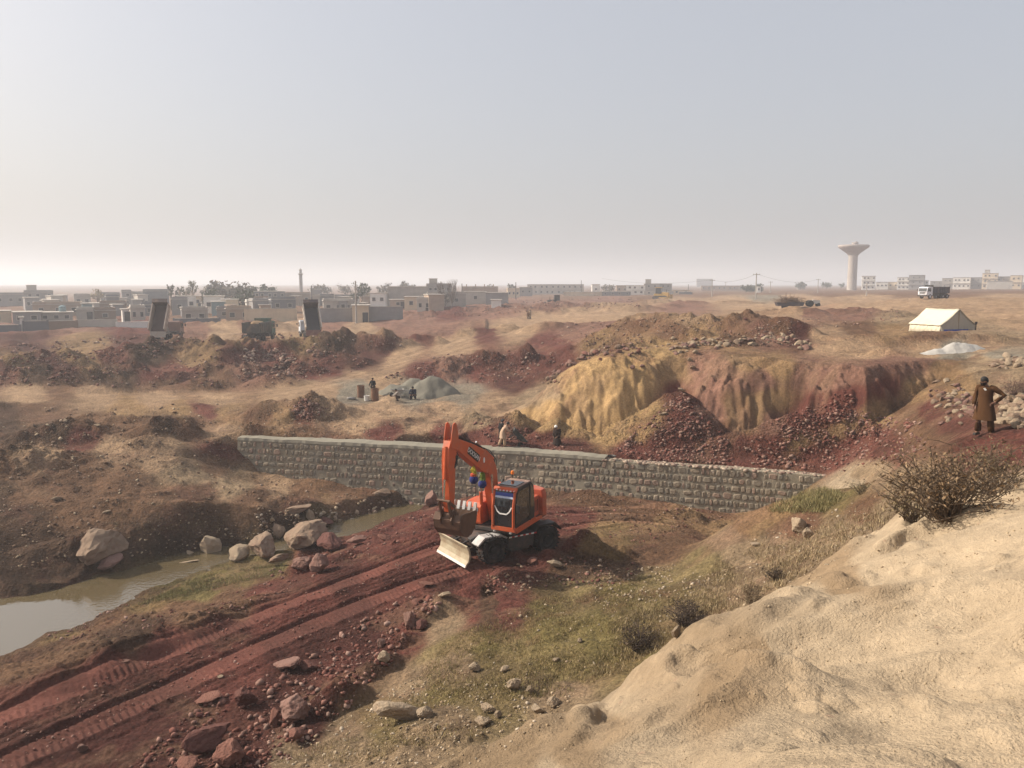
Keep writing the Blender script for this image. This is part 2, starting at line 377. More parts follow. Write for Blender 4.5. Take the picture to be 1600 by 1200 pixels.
        lug = sstep(-0.3, 0.6, np.sin(ph * 6.2832 + (q > 0) * 3.1)) * (np.abs(q) > 0.05)
        dz = band * (-0.06 + (0.058 if big else 0.07) * lug * fade)
        rim = np.exp(-((np.abs(q) - hw - 0.12) / 0.11) ** 2) * (0.06 + 0.05 * fbm(x, y, 0.5, 2, 31))
        groove = -0.15 * np.exp(-((q - hw * 0.9) / 0.09) ** 2) * (0.6 if big else 0.3)
        for off in ((-1.2, 1.35, 0.95) if big else ()):
            groove = groove - 0.055 * np.exp(-((q - off - 0.06 * fbm(at, at * 0, 3.0, 2, 7)) / 0.07) ** 2)
        z = z + dz + rim + groove
        tread = np.maximum(tread, band)
    near = sstep(75, 25, r)
    rsm = (1 - 0.75 * smooth) * (1 - 0.72 * np.clip(road, 0, 1)) * (1 - 0.9 * tread)
    # general undulation
    leftish = sstep(2.0, -6.0, x) * sstep(36, 42, r) + sstep(58, 62, r) * 0.6
    z = z + fbm(x, y, 9.0, 3, 1) * (0.26 + 0.3 * np.clip(leftish, 0, 1)) * sstep(16, 30, r) * rsm * sstep(900, 150, r)
    z = z + (ridged(x + fbm(x, y, 3, 2, 9), y, 4.5, 3, 14) - 0.3) * 0.30 * np.clip(leftish, 0, 1) * rsm * sstep(400, 120, r)
    z = z + fbm(x, y, 26.0, 3, 2) * 0.35 * sstep(60, 110, r) * sstep(900, 200, r)
    z = z + fbm(x, y, 1.5, 4, 3) * (0.10 + 0.10 * rough + 0.12 * face) * (1 - pale * 0.3) * rsm
    # broken soil lumps
    redz = np.clip(rough + 0.55 * np.exp(-((road - 0.35) / 0.3) ** 2) * (r < 45) + 0.25, 0, 1) * (1 - pale) * rsm
    grassy = sstep(0, 1.2, (x * 0.55 + 0.12 * y) - 1.5) * sstep(33, 28, r)
    redz = redz * (1 - 0.85 * grassy)
    cm = r < 130
    xx, yy = x[cm], y[cm]
    lumpy = clods(xx, yy, 0.55, 3, 0.7) * 0.34 + clods(xx, yy, 0.26, 4, 0.8) * 0.17
    big = clods(xx, yy, 1.15, 6, 0.35) * 0.38
    patch = np.clip(0.55 + fbm(xx, yy, 5.0, 3, 51) * 0.9, 0, 1)
    z[cm] += (lumpy + big) * redz[cm] * patch
    # pale foreground: soft knolls, hollows and rills
    fg = sstep(19.0, 12.5, r) * sstep(9.0, 10.2, z)
    wx = x + fbm(x, y, 2.2, 2, 60) * 0.7; wy = y + fbm(x, y, 2.2, 2, 63) * 0.7
    bil = np.abs(fbm(wx, wy, 2.4, 3, 61)); led = fbm(wx * 0.8 + wy * 0.6, (wy * 0.8 - wx * 0.6) * 1.3, 1.5, 4, 66)
    fgz = 0.10 - bil * 0.42 + led * 0.07 + np.maximum(led - 0.1, 0) * 0.16 + sstep(-0.06, 0.16, led) * 0.055 - sstep(0.09, 0.0, np.abs(led + 0.25)) * 0.014 + fbm(x, y, 0.45, 5, 62, 0.6) * 0.03 + clods(x, y, 0.20, 67, 0.10) * 0.05
    z = z + fg * fgz * sstep(0.6, 2.6, r)
    # grass slope hummocks
    z = z + grassy * (1 - fg) * sstep(9, 13, r) * (fbm(x, y, 2.4, 3, 71) * 0.16 + fbm(x, y, 0.4, 3, 72) * 0.05)
    # stream
    _, sS, _ = poly_dist(x, y, STREAM)
    dS = np.full(x.shape, 9.0, np.float32); dM = np.full(x.shape, 50.0, np.float32)
    px_ = STREAM
    for (p0, w0), (p1, w1) in zip(zip(px_[:-1], STREAM_W[:-1]), zip(px_[1:], STREAM_W[1:])):
        dx, dy = p1[0] - p0[0], p1[1] - p0[1]; l2 = dx * dx + dy * dy
        tt = np.clip(((x - p0[0]) * dx + (y - p0[1]) * dy) / l2, 0, 1)
        dq = np.hypot(x - p0[0] - tt * dx, y - p0[1] - tt * dy); ww = w0 + (w1 - w0) * tt
        dM = np.minimum(dM, dq - ww); dd = dq / ww
        dS = np.minimum(dS, dd)
    dS = dS * (1 + 0.35 * fbm(x, y, 2.5, 4, 81))
    z = np.minimum(z, 0.06 + np.maximum(dM, 0) * (np.where(sS > 0, 0.95, 0.30) + 0.4 * fbm(x, y, 3.0, 2, 83) * np.where(sS > 0, 1, 0.2)) + np.maximum(dM - 2.5, 0) * 2.0 + 0.16 * fbm(x, y, 1.2, 4, 82))
    wet = sstep(1.2, 0.95, dS)
    bed = -0.30 + 0.2 * np.clip(dS, 0, 1)
    z = z * (1 - wet) + np.minimum(z, bed) * wet
    damp = sstep(2.2, 1.2, dS)
    return z, dict(smooth=smooth, face=face, tread=tread, road=road, rough=rough, fg=fg, wet=wet, damp=damp, hm=hm, grassy=grassy)

# polar grid, dense where the picture is dense
az = np.concatenate([np.arange(-36.5, 36.51, 0.105), np.arange(38, 322.1, 3.5)])
az = np.radians(az)
rows = [np.geomspace(0.5, 2.4, 26)[:-1], np.geomspace(2.4, 16, 330)[:-1], np.linspace(16, 46, 480)[:-1], np.linspace(46, 60, 170)[:-1], np.geomspace(60, 130, 170)[:-1], np.geomspace(130, 400, 90)[:-1], np.geomspace(400, 6000, 40)]
rr = np.concatenate(rows)
NA, NR = len(az), len(rr)
GX = (rr[:, None] * np.sin(az)[None, :]).astype(np.float64)
GY = (rr[:, None] * np.cos(az)[None, :]).astype(np.float64)
gz, GM = terrain_z(GX.ravel(), GY.ravel())
GZ = gz.reshape(NR, NA)
NFINE = len(np.arange(-36.5, 36.51, 0.105))

def ground(x, y):
    """height of the built ground sheet under x, y (bilinear on the grid)"""
    a = math.atan2(x, y); r = math.hypot(x, y)
    i = min(max(int(np.searchsorted(rr, r)) - 1, 0), NR - 2)
    fa = (a - az[0]) / math.radians(0.105)
    j = min(max(int(fa), 0), NFINE - 2)
    fj = min(max(fa - j, 0), 1); fi = min(max((r - rr[i]) / (rr[i + 1] - rr[i]), 0), 1)
    return float((GZ[i, j] * (1 - fj) + GZ[i, j + 1] * fj) * (1 - fi) + (GZ[i + 1, j] * (1 - fj) + GZ[i + 1, j + 1] * fj) * fi)

def hit(px, py, rmin=0.6):
    """where the view ray through an image point first meets the ground"""
    d = ray(px, py)
    h = math.hypot(d.x, d.y)
    a = math.atan2(d.x, d.y)
    j = min(max(int(round((a - az[0]) / math.radians(0.105))), 0), NFINE - 1)
    zr = CZ + rr * d.z / h
    below = (GZ[:, j] >= zr) & (rr > rmin)
    if not below.any():
        r = 3000.0
    else:
        i = int(np.argmax(below))
        if i > 0:
            e0 = zr[i - 1] - GZ[i - 1, j]; e1 = GZ[i, j] - zr[i]
            r = rr[i - 1] + (rr[i] - rr[i - 1]) * (e0 / (e0 + e1) if e0 + e1 > 1e-9 else 0)
        else:
            r = rr[0]
    x, y = r * math.sin(a), r * math.cos(a)
    return Vector((x, y, ground(x, y)))

# ------------------------------------------------------------------ soils
SOIL = {
    'R': (0.120, 0.042, 0.032), 'r': (0.074, 0.027, 0.021), 'M': (0.195, 0.104, 0.074), 'B': (0.150, 0.084, 0.049), 'b': (0.078, 0.045, 0.028),
    'Y': (0.335, 0.218, 0.104), 'y': (0.240, 0.152, 0.078), 'T': (0.330, 0.220, 0.134), 'P': (0.345, 0.268, 0.182), 'G': (0.190, 0.143, 0.068), 'g': (0.158, 0.124, 0.050),
    'K': (0.215, 0.185, 0.140), 'D': (0.255, 0.182, 0.112), 'o': (0.200, 0.132, 0.062)}
SAMPLES = """
P 1600 1180 P 1400 1180 P 1200 1150 P 1000 1150 P 860 1185 P 1500 1000 P 1300 1000 P 1200 1000 P 1060 1050 P 960 1100 P 1550 850 P 1450 850 P 1380 880 P 1300 930 P 1590 770 P 1500 810 P 1420 835
D 1060 1050 D 1185 1005 D 960 1110 D 880 1160 D 1330 905 D 1120 1060 D 760 1190 D 640 1190 D 520 1190 D 450 1180 D 800 1150 D 700 1120 D 560 1160 D 660 1070 D 720 1030 D 880 1080
G 760 1080 G 700 1000 G 900 1040 G 800 1000 g 950 1000 g 850 960 G 1000 960 g 960 930 G 1050 930 G 900 920 G 1020 900 G 1100 900 g 760 1000 g 700 1090 G 600 1130 D 680 950 g 1000 1010
D 1150 880 D 1200 860 D 1100 930 D 1180 920 D 1280 850 D 1330 830 D 1400 800 D 1300 870 B 1250 830 B 1350 800
D 1150 850 y 1190 810 Y 1220 800 y 1160 830 g 1260 775 g 1230 785 g 1300 770 D 1350 750 P 1330 748 D 1400 745 D 1240 880 y 1120 830
y 1080 810 B 1000 800 B 950 790 R 900 800 y 1020 820 B 1060 830 o 950 840 B 900 770 B 1000 780 B 1100 800 R 880 820 b 940 870 b 980 880 b 900 890 B 1030 860 b 870 880
r 800 900 R 830 860 R 740 900 R 680 880 r 640 900 R 600 880 r 540 900 R 480 930 R 400 960 r 330 990 R 250 1020 R 150 1060 R 60 1090 R 0 1110 r 200 1110 r 100 1150 r 0 1170 R 350 1050 r 450 1010 r 550 970 R 650 930
r 300 1180 r 380 1140 r 450 1080 R 520 1050 r 570 1000 R 620 970 r 400 1180 r 480 1130 r 250 1140 r 0 1195 r 150 1190 r 690 910 R 720 930 R 780 930 b 760 940
B 30 1040 B 120 1010 b 200 990 B 270 960 B 180 960 o 110 980 g 270 910 g 350 895 g 420 890 g 300 925 o 240 930 R 100 965 B 340 940 R 420 920 R 480 890 R 560 860 R 620 830 R 660 800 b 200 1010
b 0 890 b 60 870 b 20 820 B 120 790 b 230 840 b 330 840 b 300 820 B 230 790 B 200 760 B 300 770 B 60 760 B 400 770 B 470 780 b 460 800 B 540 780 B 600 780 o 500 800 B 640 780 R 690 770 B 150 770 b 0 770
T 60 715 T 170 705 T 250 700 B 0 735 B 330 720 R 340 700 B 130 735 D 300 735 D 360 750 T 420 765
b 0 660 B 60 640 b 80 680 B 150 655 B 200 670 b 250 665 B 300 655 R 320 640 y 200 640 y 280 645 y 350 650 T 350 670 b 30 690 R 130 690
T 50 616 T 150 621 T 250 624 T 330 628 B 100 600 b 180 590 B 250 595 r 100 575 B 330 590 M 380 570 R 430 560 R 480 590 R 520 570 r 560 560 r 600 545 R 650 530
y 20 560 r 80 555 y 100 545 y 140 540 R 170 550 r 200 530 b 240 550 y 300 560 y 320 545 R 360 550 R 390 545 y 380 530 o 470 530 b 520 530 R 600 530 r 560 575 R 0 575 y 130 560 r 40 530 R 240 580 b 60 580 R 280 575
T 620 560 T 560 580 T 480 600 T 700 540 T 780 510 T 850 495 T 900 490 T 640 540 M 700 570 R 750 575 R 820 575 R 860 560 r 800 590 R 660 580 T 600 600 T 520 615
K 560 608 K 640 615 K 720 618 K 540 618 T 450 620 T 500 640 T 600 640 T 700 645 T 780 635 D 820 630 y 440 650 R 480 645 B 420 650 T 560 660 T 650 670 R 600 680 B 660 690 D 740 660 R 770 680 R 740 690 R 690 680 B 480 670 B 540 685 T 620 650
Y 820 650 Y 870 640 Y 900 610 Y 960 590 Y 1000 600 Y 930 570 Y 1040 560 Y 1000 650 Y 900 670 Y 950 680 y 1060 580 Y 980 670 Y 850 660 Y 1020 560 D 860 610 D 830 625
R 820 690 R 870 690 r 900 695 R 780 690
R 1065 650 R 1030 690 R 1100 690 R 1065 620 R 980 700 r 1080 700 R 1150 700
M 1100 580 M 1130 570 y 1150 560 y 1160 635 M 1110 640 M 1180 590 y 1170 655 y 1200 620 M 1100 610 y 1210 570 M 1200 660
M 1260 580 M 1300 590 M 1350 580 M 1400 575 R 1270 640 R 1320 620 R 1240 660 R 1200 690 M 1450 570 R 1380 600 R 1300 650 R 1250 700 y 1240 690
y 1480 575 y 1420 610 y 1370 640 y 1310 665 B 1430 650 B 1400 640 R 1330 690 R 1380 690 R 1300 710 B 1440 690 D 1530 570 D 1580 580 B 1480 620 R 1500 650 B 1550 640 R 1590 690 R 1450 640 R 1550 690 y 1500 600
B 950 540 y 1000 530 B 1050 520 y 1100 520 B 1150 525 M 1200 520 r 1240 520 M 900 520 R 870 540 M 950 510 B 1000 510 B 1220 510 R 840 530 y 930 525 T 1080 497 T 960 495
T 1300 530 T 1350 545 T 1250 490 T 1450 545 T 1550 540 T 1590 500 D 1400 500 T 1200 480 T 1350 480 B 1350 515 y 1400 515 B 1450 520 M 1260 490 M 1330 490 T 1000 490 T 1500 480 T 1550 470 D 1560 520 T 1420 470 K 1560 552 K 1480 550
M 700 515 R 760 520 T 820 520 T 720 525 M 640 518 T 560 515 T 600 512 M 660 490 R 700 490 M 760 485 M 850 480 M 900 475 M 960 470 B 1000 465 M 800 475 B 900 462 T 950 478 T 1050 470 T 1150 468 K 1190 466 M 1060 475
M 300 515 R 200 515 M 100 512 R 30 515 M 400 510 T 450 512 M 520 505 T 350 520 M 0 505 M 600 500
T 1250 465 B 1300 460 T 1350 465 B 1400 458 B 1500 458 T 1580 462 B 1200 458 B 1100 458 B 900 455 B 700 465 B 500 480 B 300 490 B 100 490 B 1590 455 B 1000 455 B 100 465 B 400 465 B 1300 453
""".split()
sp = []
for k in range(0, len(SAMPLES), 3):
    t_, px, py = SAMPLES[k], float(SAMPLES[k + 1]), float(SAMPLES[k + 2])
    h_ = hit(px, py)
    sp.append((math.atan2(h_.x, h_.y), math.atan2(h_.z - CZ, math.hypot(h_.x, h_.y)), math.log(math.hypot(h_.x, h_.y)), *SOIL[t_], {'G': 1.0, 'g': 1.0, 'D': 0.25}.get(t_, 0.0)))
sp = np.array(sp, np.float32)

def soil_colour(x, y, z):
    r = np.maximum(np.hypot(x, y), 0.3)
    wx = fbm(x, y, np.float32(4.0), 4, 91); wy = fbm(x, y, np.float32(4.0), 4, 95)
    k = np.clip(22.0 / np.maximum(r, 12), 0.12, 1.2)
    u = np.arctan2(x, y) + wx * 0.018 * np.clip(k * 1.4, 0.3, 1.4); e = np.arctan2(z - CZ, r) + wy * 0.013 * np.clip(k * 1.6, 0.2, 1.5); v = np.log(r)
    u = u.astype(np.float32); e = e.astype(np.float32); v = v.astype(np.float32)
    num = np.zeros((len(x), 4), np.float32); den = np.zeros(len(x), np.float32)
    for row in sp:
        d2 = (u - row[0]) ** 2 + (1.35 * (e - row[1])) ** 2 + (0.10 * (v - row[2])) ** 2 + 2e-6
        w = 1 / (d2 * d2 * d2)
        w *= 1e-18
        den += w
        num += w[:, None] * row[3:7][None, :]
    return num / den[:, None]

X, Y, ZZ = GX.ravel(), GY.ravel(), GZ.ravel()
rgb4 = soil_colour(X, Y, ZZ)
rgb = rgb4[:, :3]; grass_w = rgb4[:, 3]
mot = fbm(X, Y, 1.1, 4, 101)[:, None]; mot2 = fbm(X, Y, 6.0, 3, 103)[:, None]
rgb = rgb * (1 + 0.16 * mot + 0.12 * mot2)
# drier, paler dust on the trodden treads; damp soil by the water
tr = GM['tread'][:, None]
rgb = rgb * (1 - tr) + (rgb * 1.0 + np.array([0.030, 0.015, 0.011])) * tr
# loose mixing of neighbouring soils where the ground has been dug over
far_k = (sstep(13, 22, np.hypot(X, Y)) * (1 - 0.55 * sstep(55, 75, np.hypot(X, Y))))[:, None] * (1 - 0.8 * tr) * (1 - 0.8 * GM['smooth'][:, None]) * (1 - 0.75 * np.clip(GM['road'], 0, 1)[:, None])
ma = sstep(0.12, 0.5, fbm(X + 31, Y, 2.4, 5, 131, 0.62))[:, None] * far_k
mb = sstep(0.10, 0.5, fbm(X - 57, Y, 3.4, 5, 137, 0.62))[:, None] * far_k
mc = sstep(0.15, 0.5, fbm(X, Y + 77, 1.8, 5, 139, 0.62))[:, None] * far_k
rgb = rgb * (1 - 0.40 * ma) + np.array([0.235, 0.150, 0.092]) * 0.40 * ma
rgb = rgb * (1 - 0.42 * mb) + np.array([0.066, 0.036, 0.023]) * 0.42 * mb
rgb = rgb * (1 - 0.30 * mc) + np.array([0.150, 0.066, 0.048]) * 0.30 * mc
dmp = (GM['damp'] * (1 - 0.3 * vnoise(X, Y, 4)))[:, None]
rgb = rgb * (1 - 0.5 * dmp)
# pale stones and red stains mixed into the turned soil
stain = np.clip(fbm(X, Y, 2.0, 4, 120) - 0.25, 0, 1)[:, None] * np.clip(GM['rough'], 0, 1)[:, None]
rgb = rgb * (1 - 0.5 * stain) + np.array([0.16, 0.055, 0.042]) * 0.5 * stain
rgb = np.clip(rgb, 0.01, 0.75)

# ------------------------------------------------------------------ materials
MATS = {}
def nodes_of(name):
    m = bpy.data.materials.new(name)
    m.use_nodes = True
    nt = m.node_tree
    b = nt.nodes['Principled BSDF']
    return m, nt, b

def mat(name, col, rough=0.6, metal=0.0, var=0.12, scale=6.0, bump=0.0, bscale=30.0, dirt=None, dirt_amt=0.0, spec=0.4, coord='Object', trans=0.0, emit=None):
    """procedural paint/cloth/stone: base colour broken by noise, optional dust, optional fine relief"""
    if name in MATS:
        return MATS[name]
    m, nt, b = nodes_of(name)
    N, Lk = nt.nodes, nt.links
    tc = N.new('ShaderNodeTexCoord')
    nz = N.new('ShaderNodeTexNoise'); nz.inputs['Scale'].default_value = scale; nz.inputs['Detail'].default_value = 6
    Lk.new(tc.outputs[coord], nz.inputs['Vector'])
    cr = N.new('ShaderNodeMix'); cr.data_type = 'RGBA'
    lo = tuple(max(c * (1 - var), 0) for c in col); hi = tuple(min(c * (1 + var), 1) for c in col)
    cr.inputs['A'].default_value = (*lo, 1); cr.inputs['B'].default_value = (*hi, 1)
    Lk.new(nz.outputs['Fac'], cr.inputs['Factor'])
    out = cr.outputs['Result']
    if dirt:
        nz2 = N.new('ShaderNodeTexNoise'); nz2.inputs['Scale'].default_value = scale * 0.6; nz2.inputs['Detail'].default_value = 8; nz2.inputs['Roughness'].default_value = 0.7
        Lk.new(tc.outputs[coord], nz2.inputs['Vector'])
        mr = N.new('ShaderNodeMapRange'); mr.inputs['From Min'].default_value = 0.62 - dirt_amt * 0.45; mr.inputs['From Max'].default_value = 0.82 - dirt_amt * 0.3
        mr.inputs['To Max'].default_value = min(0.35 + dirt_amt, 0.95)
        Lk.new(nz2.outputs['Fac'], mr.inputs['Value'])
        mx = N.new('ShaderNodeMix'); mx.data_type = 'RGBA'; mx.inputs['B'].default_value = (*dirt, 1)
        Lk.new(mr.outputs['Result'], mx.inputs['Factor']); Lk.new(out, mx.inputs['A'])
        out = mx.outputs['Result']
    Lk.new(out, b.inputs['Base Color'])
    b.inputs['Roughness'].default_value = rough
    b.inputs['Metallic'].default_value = metal
    b.inputs['Specular IOR Level'].default_value = spec
    if trans:
        b.inputs['Transmission Weight'].default_value = trans
    if emit:
        b.inputs['Emission Color'].default_value = (*emit, 1); b.inputs['Emission Strength'].default_value = 1.0
    if bump:
        nb = N.new('ShaderNodeTexNoise'); nb.inputs['Scale'].default_value = bscale; nb.inputs['Detail'].default_value = 6
        Lk.new(tc.outputs[coord], nb.inputs['Vector'])
        bp = N.new('ShaderNodeBump'); bp.inputs['Strength'].default_value = 1.0; bp.inputs['Distance'].default_value = bump
        Lk.new(nb.outputs['Fac'], bp.inputs['Height']); Lk.new(bp.outputs['Normal'], b.inputs['Normal'])
    MATS[name] = m
    return m

def soil_material():
    m, nt, b = nodes_of('soil')
    N, Lk = nt.nodes, nt.links
    at = N.new('ShaderNodeAttribute'); at.attribute_name = 'soil'
    geo = N.new('ShaderNodeNewGeometry')
    def tex(scale, detail, rough=0.6):
        n = N.new('ShaderNodeTexNoise'); n.inputs['Scale'].default_value = scale; n.inputs['Detail'].default_value = detail; n.inputs['Roughness'].default_value = rough
        Lk.new(geo.outputs['Position'], n.inputs['Vector']); return n
    n1 = tex(1.3, 8, 0.65); n2 = tex(9.0, 8, 0.7); n3 = tex(45.0, 4, 0.6)
    vo = N.new('ShaderNodeTexVoronoi'); vo.inputs['Scale'].default_value = 7.0; vo.inputs['Randomness'].default_value = 1.0
    Lk.new(geo.outputs['Position'], vo.inputs['Vector'])
    def mr(src, a, b_, c, d):
        q = N.new('ShaderNodeMapRange'); q.inputs['From Min'].default_value = a; q.inputs['From Max'].default_value = b_; q.inputs['To Min'].default_value = c; q.inputs['To Max'].default_value = d
        Lk.new(src, q.inputs['Value']); return q.outputs['Result']
    def mul(a, bb):
        q = N.new('ShaderNodeMath'); q.operation = 'MULTIPLY'; Lk.new(a, q.inputs[0]); Lk.new(bb, q.inputs[1]); return q.outputs[0]
    f = mul(mul(mr(n1.outputs['Fac'], 0.3, 0.7, 0.72, 1.26), mr(n2.outputs['Fac'], 0.34, 0.66, 0.66, 1.32)), mr(vo.outputs['Color'], 0, 1, 0.86, 1.12))
    g = N.new('ShaderNodeAttribute'); g.attribute_name = 'relief'
    cal = N.new('ShaderNodeMix'); cal.data_type = 'FLOAT'; cal.inputs['A'].default_value = 1.0
    Lk.new(mr(g.outputs['Fac'], 0.0, 0.35, 0.38, 1.0), cal.inputs['Factor']); Lk.new(f, cal.inputs['B'])
    vm = N.new('ShaderNodeVectorMath'); vm.operation = 'SCALE'
    Lk.new(at.outputs['Color'], vm.inputs[0]); Lk.new(cal.outputs['Result'], vm.inputs['Scale'])
    # scattered pale pebbles
    vp = N.new('ShaderNodeTexVoronoi'); vp.inputs['Scale'].default_value = 3.2
    Lk.new(geo.outputs['Position'], vp.inputs['Vector'])
    mx = N.new('ShaderNodeMix'); mx.data_type = 'RGBA'; mx.inputs['B'].default_value = (0.30, 0.20, 0.14, 1)
    Lk.new(mr(vp.outputs['Distance'], 0.05, 0.10, 0.55, 0.0), mx.inputs['Factor']); Lk.new(vm.outputs[0], mx.inputs['A'])
    Lk.new(mx.outputs['Result'], b.inputs['Base Color'])
    b.inputs['Roughness'].default_value = 0.95
    b.inputs['Specular IOR Level'].default_value = 0.12
    def bump(src, dist, prev=None):
        q = N.new('ShaderNodeBump'); q.inputs['Distance'].default_value = dist; q.inputs['Strength'].default_value = 1.0
        Lk.new(src, q.inputs['Height'])
        if prev: Lk.new(prev, q.inputs['Normal'])
        return q.outputs['Normal']
    b1 = N.new('ShaderNodeBump'); b1.inputs['Strength'].default_value = 1.0
    Lk.new(n2.outputs['Fac'], b1.inputs['Height']); Lk.new(mr(g.outputs['Fac'], 0, 1, 0.012, 0.30), b1.inputs['Distance'])
    b2 = bump(n3.outputs['Fac'], 0.026, b1.outputs['Normal'])
    b3 = N.new('ShaderNodeBump'); b3.invert = True
    Lk.new(vo.outputs['Distance'], b3.inputs['Height']); Lk.new(mr(g.outputs['Fac'], 0.2, 1, 0.0, 0.16), b3.inputs['Distance']); Lk.new(b2, b3.inputs['Normal'])
    Lk.new(b3.outputs['Normal'], b.inputs['Normal'])
    return m
M_SOIL = soil_material()

def tag(o, label=None, cat=None, group=None, kind=None):
    if label: o['label'] = label
    if cat: o['category'] = cat
    if group: o['group'] = group
    if kind: o['kind'] = kind
    return o

# ------------------------------------------------------------------ ground sheet
def build_ground():
    nv = NR * NA + 1
    co = np.empty((nv, 3), np.float32)
    co[:-1, 0] = X; co[:-1, 1] = Y; co[:-1, 2] = ZZ
    co[-1] = (0, 0, float(GZ[0].mean()))
    i = np.arange(NR - 1)[:, None]; j = np.arange(NA)[None, :]; j2 = (j + 1) % NA
    q = np.stack([i * NA + j, i * NA + j2, (i + 1) * NA + j2, (i + 1) * NA + j], -1).reshape(-1, 4)[:, ::-1]
    t = np.stack([np.full(NA, nv - 1), (np.arange(NA) + 1) % NA, np.arange(NA)], -1)
    loops = np.concatenate([q.ravel(), t.ravel()]).astype(np.int32)
    starts = np.concatenate([np.arange(len(q)) * 4, len(q) * 4 + np.arange(len(t)) * 3]).astype(np.int32)
    me = bpy.data.meshes.new('ground')
    me.vertices.add(nv); me.vertices.foreach_set('co', co.ravel())
    me.loops.add(len(loops)); me.loops.foreach_set('vertex_index', loops)
    me.polygons.add(len(starts)); me.polygons.foreach_set('loop_start', starts)
    me.polygons.foreach_set('use_smooth', np.ones(len(starts), bool))
    me.update(calc_edges=True)
    a = me.attributes.new('soil', 'FLOAT_COLOR', 'POINT')
    c = np.ones((nv, 4), np.float32); c[:-1, :3] = rgb; c[-1, :3] = rgb[0]
    a.data.foreach_set('color', c.ravel())
    a = me.attributes.new('relief', 'FLOAT', 'POINT')
    rl = np.zeros(nv, np.float32)
    rl[:-1] = np.clip(0.45 + 0.5 * GM['rough'] - 0.25 * GM['face'] - 0.45 * GM['fg'] - 0.3 * GM['tread'], 0.0, 1)
    a.data.foreach_set('value', rl)
    me.materials.append(M_SOIL)
    o = bpy.data.objects.new('ground', me); COL.objects.link(o)
    tag(o, kind='structure')
    return o
build_ground()

# water in the stream
def water():
    m, nt, b = nodes_of('muddy_water')
    N, Lk = nt.nodes, nt.links
    b.inputs['Base Color'].default_value = (0.105, 0.080, 0.042, 1)
    b.inputs['Roughness'].default_value = 0.03
    b.inputs['IOR'].default_value = 1.9
    b.inputs['Specular IOR Level'].default_value = 0.6
    tc = N.new('ShaderNodeNewGeometry')
    nz = N.new('ShaderNodeTexNoise'); nz.inputs['Scale'].default_value = 3.0; nz.inputs['Detail'].default_value = 3
    Lk.new(tc.outputs['Position'], nz.inputs['Vector'])
    bp = N.new('ShaderNodeBump'); bp.inputs['Strength'].default_value = 1.0
    nz.inputs['Scale'].default_value = 5.0
    sx = N.new('ShaderNodeSeparateXYZ'); Lk.new(tc.outputs['Position'], sx.inputs[0])
    mr = N.new('ShaderNodeMapRange'); mr.inputs['From Min'].default_value = -20; mr.inputs['From Max'].default_value = -13; mr.inputs['To Min'].default_value = 0.002; mr.inputs['To Max'].default_value = 0.05   # the narrow upper run is broken water
    Lk.new(sx.outputs['X'], mr.inputs['Value']); Lk.new(mr.outputs['Result'], bp.inputs['Distance'])
    Lk.new(nz.outputs['Fac'], bp.inputs['Height']); Lk.new(bp.outputs['Normal'], b.inputs['Normal'])
    left, right = [], []
    for k, (p, w) in enumerate(zip(STREAM, STREAM_W)):
        a = Vector(STREAM[max(k - 1, 0)]); c = Vector(STREAM[min(k + 1, len(STREAM) - 1)])
        t = (c - a).normalized(); n = Vector((-t.y, t.x))
        left.append(Vector(p) + n * w * 1.7); right.append(Vector(p) - n * w * 1.7)
    vs = [(v.x, v.y, 0.0) for v in left + right]
    n = len(left)
    me = bpy.data.meshes.new('stream_water')
    me.from_pydata(vs, [], [(k, k + n, k + n + 1, k + 1) for k in range(n - 1)])
    me.materials.append(m)
    o = bpy.data.objects.new('stream_water', me); COL.objects.link(o)
    tag(o, kind='structure')
water()

# dusty air: one closed box round everything
def haze():
    me = bpy.data.meshes.new('haze')
    x, y0, y1, z0, z1 = 6200, -6200, 6200, -4.0, 62.0
    vs = [(sx * x, yy, zz) for zz in (z0, z1) for sx, yy in ((-1, y0), (1, y0), (1, y1), (-1, y1))]
    me.from_pydata(vs, [], [(3, 2, 1, 0), (4, 5, 6, 7), (0, 1, 5, 4), (1, 2, 6, 5), (2, 3, 7, 6), (3, 0, 4, 7)])
    m = bpy.data.materials.new('dusty_air'); m.use_nodes = True
    nt = m.node_tree; nt.nodes.clear()
    v = nt.nodes.new('ShaderNodeVolumePrincipled'); out = nt.nodes.new('ShaderNodeOutputMaterial')
    v.inputs['Color'].default_value = (0.88, 0.91, 0.97, 1)
    v.inputs['Density'].default_value = 0.0008
    v.inputs['Anisotropy'].default_value = 0.25
    nt.links.new(v.outputs[0], out.inputs['Volume'])
    me.materials.append(m)
    o = bpy.data.objects.new('haze', me); COL.objects.link(o)
    tag(o, kind='stuff')
haze()

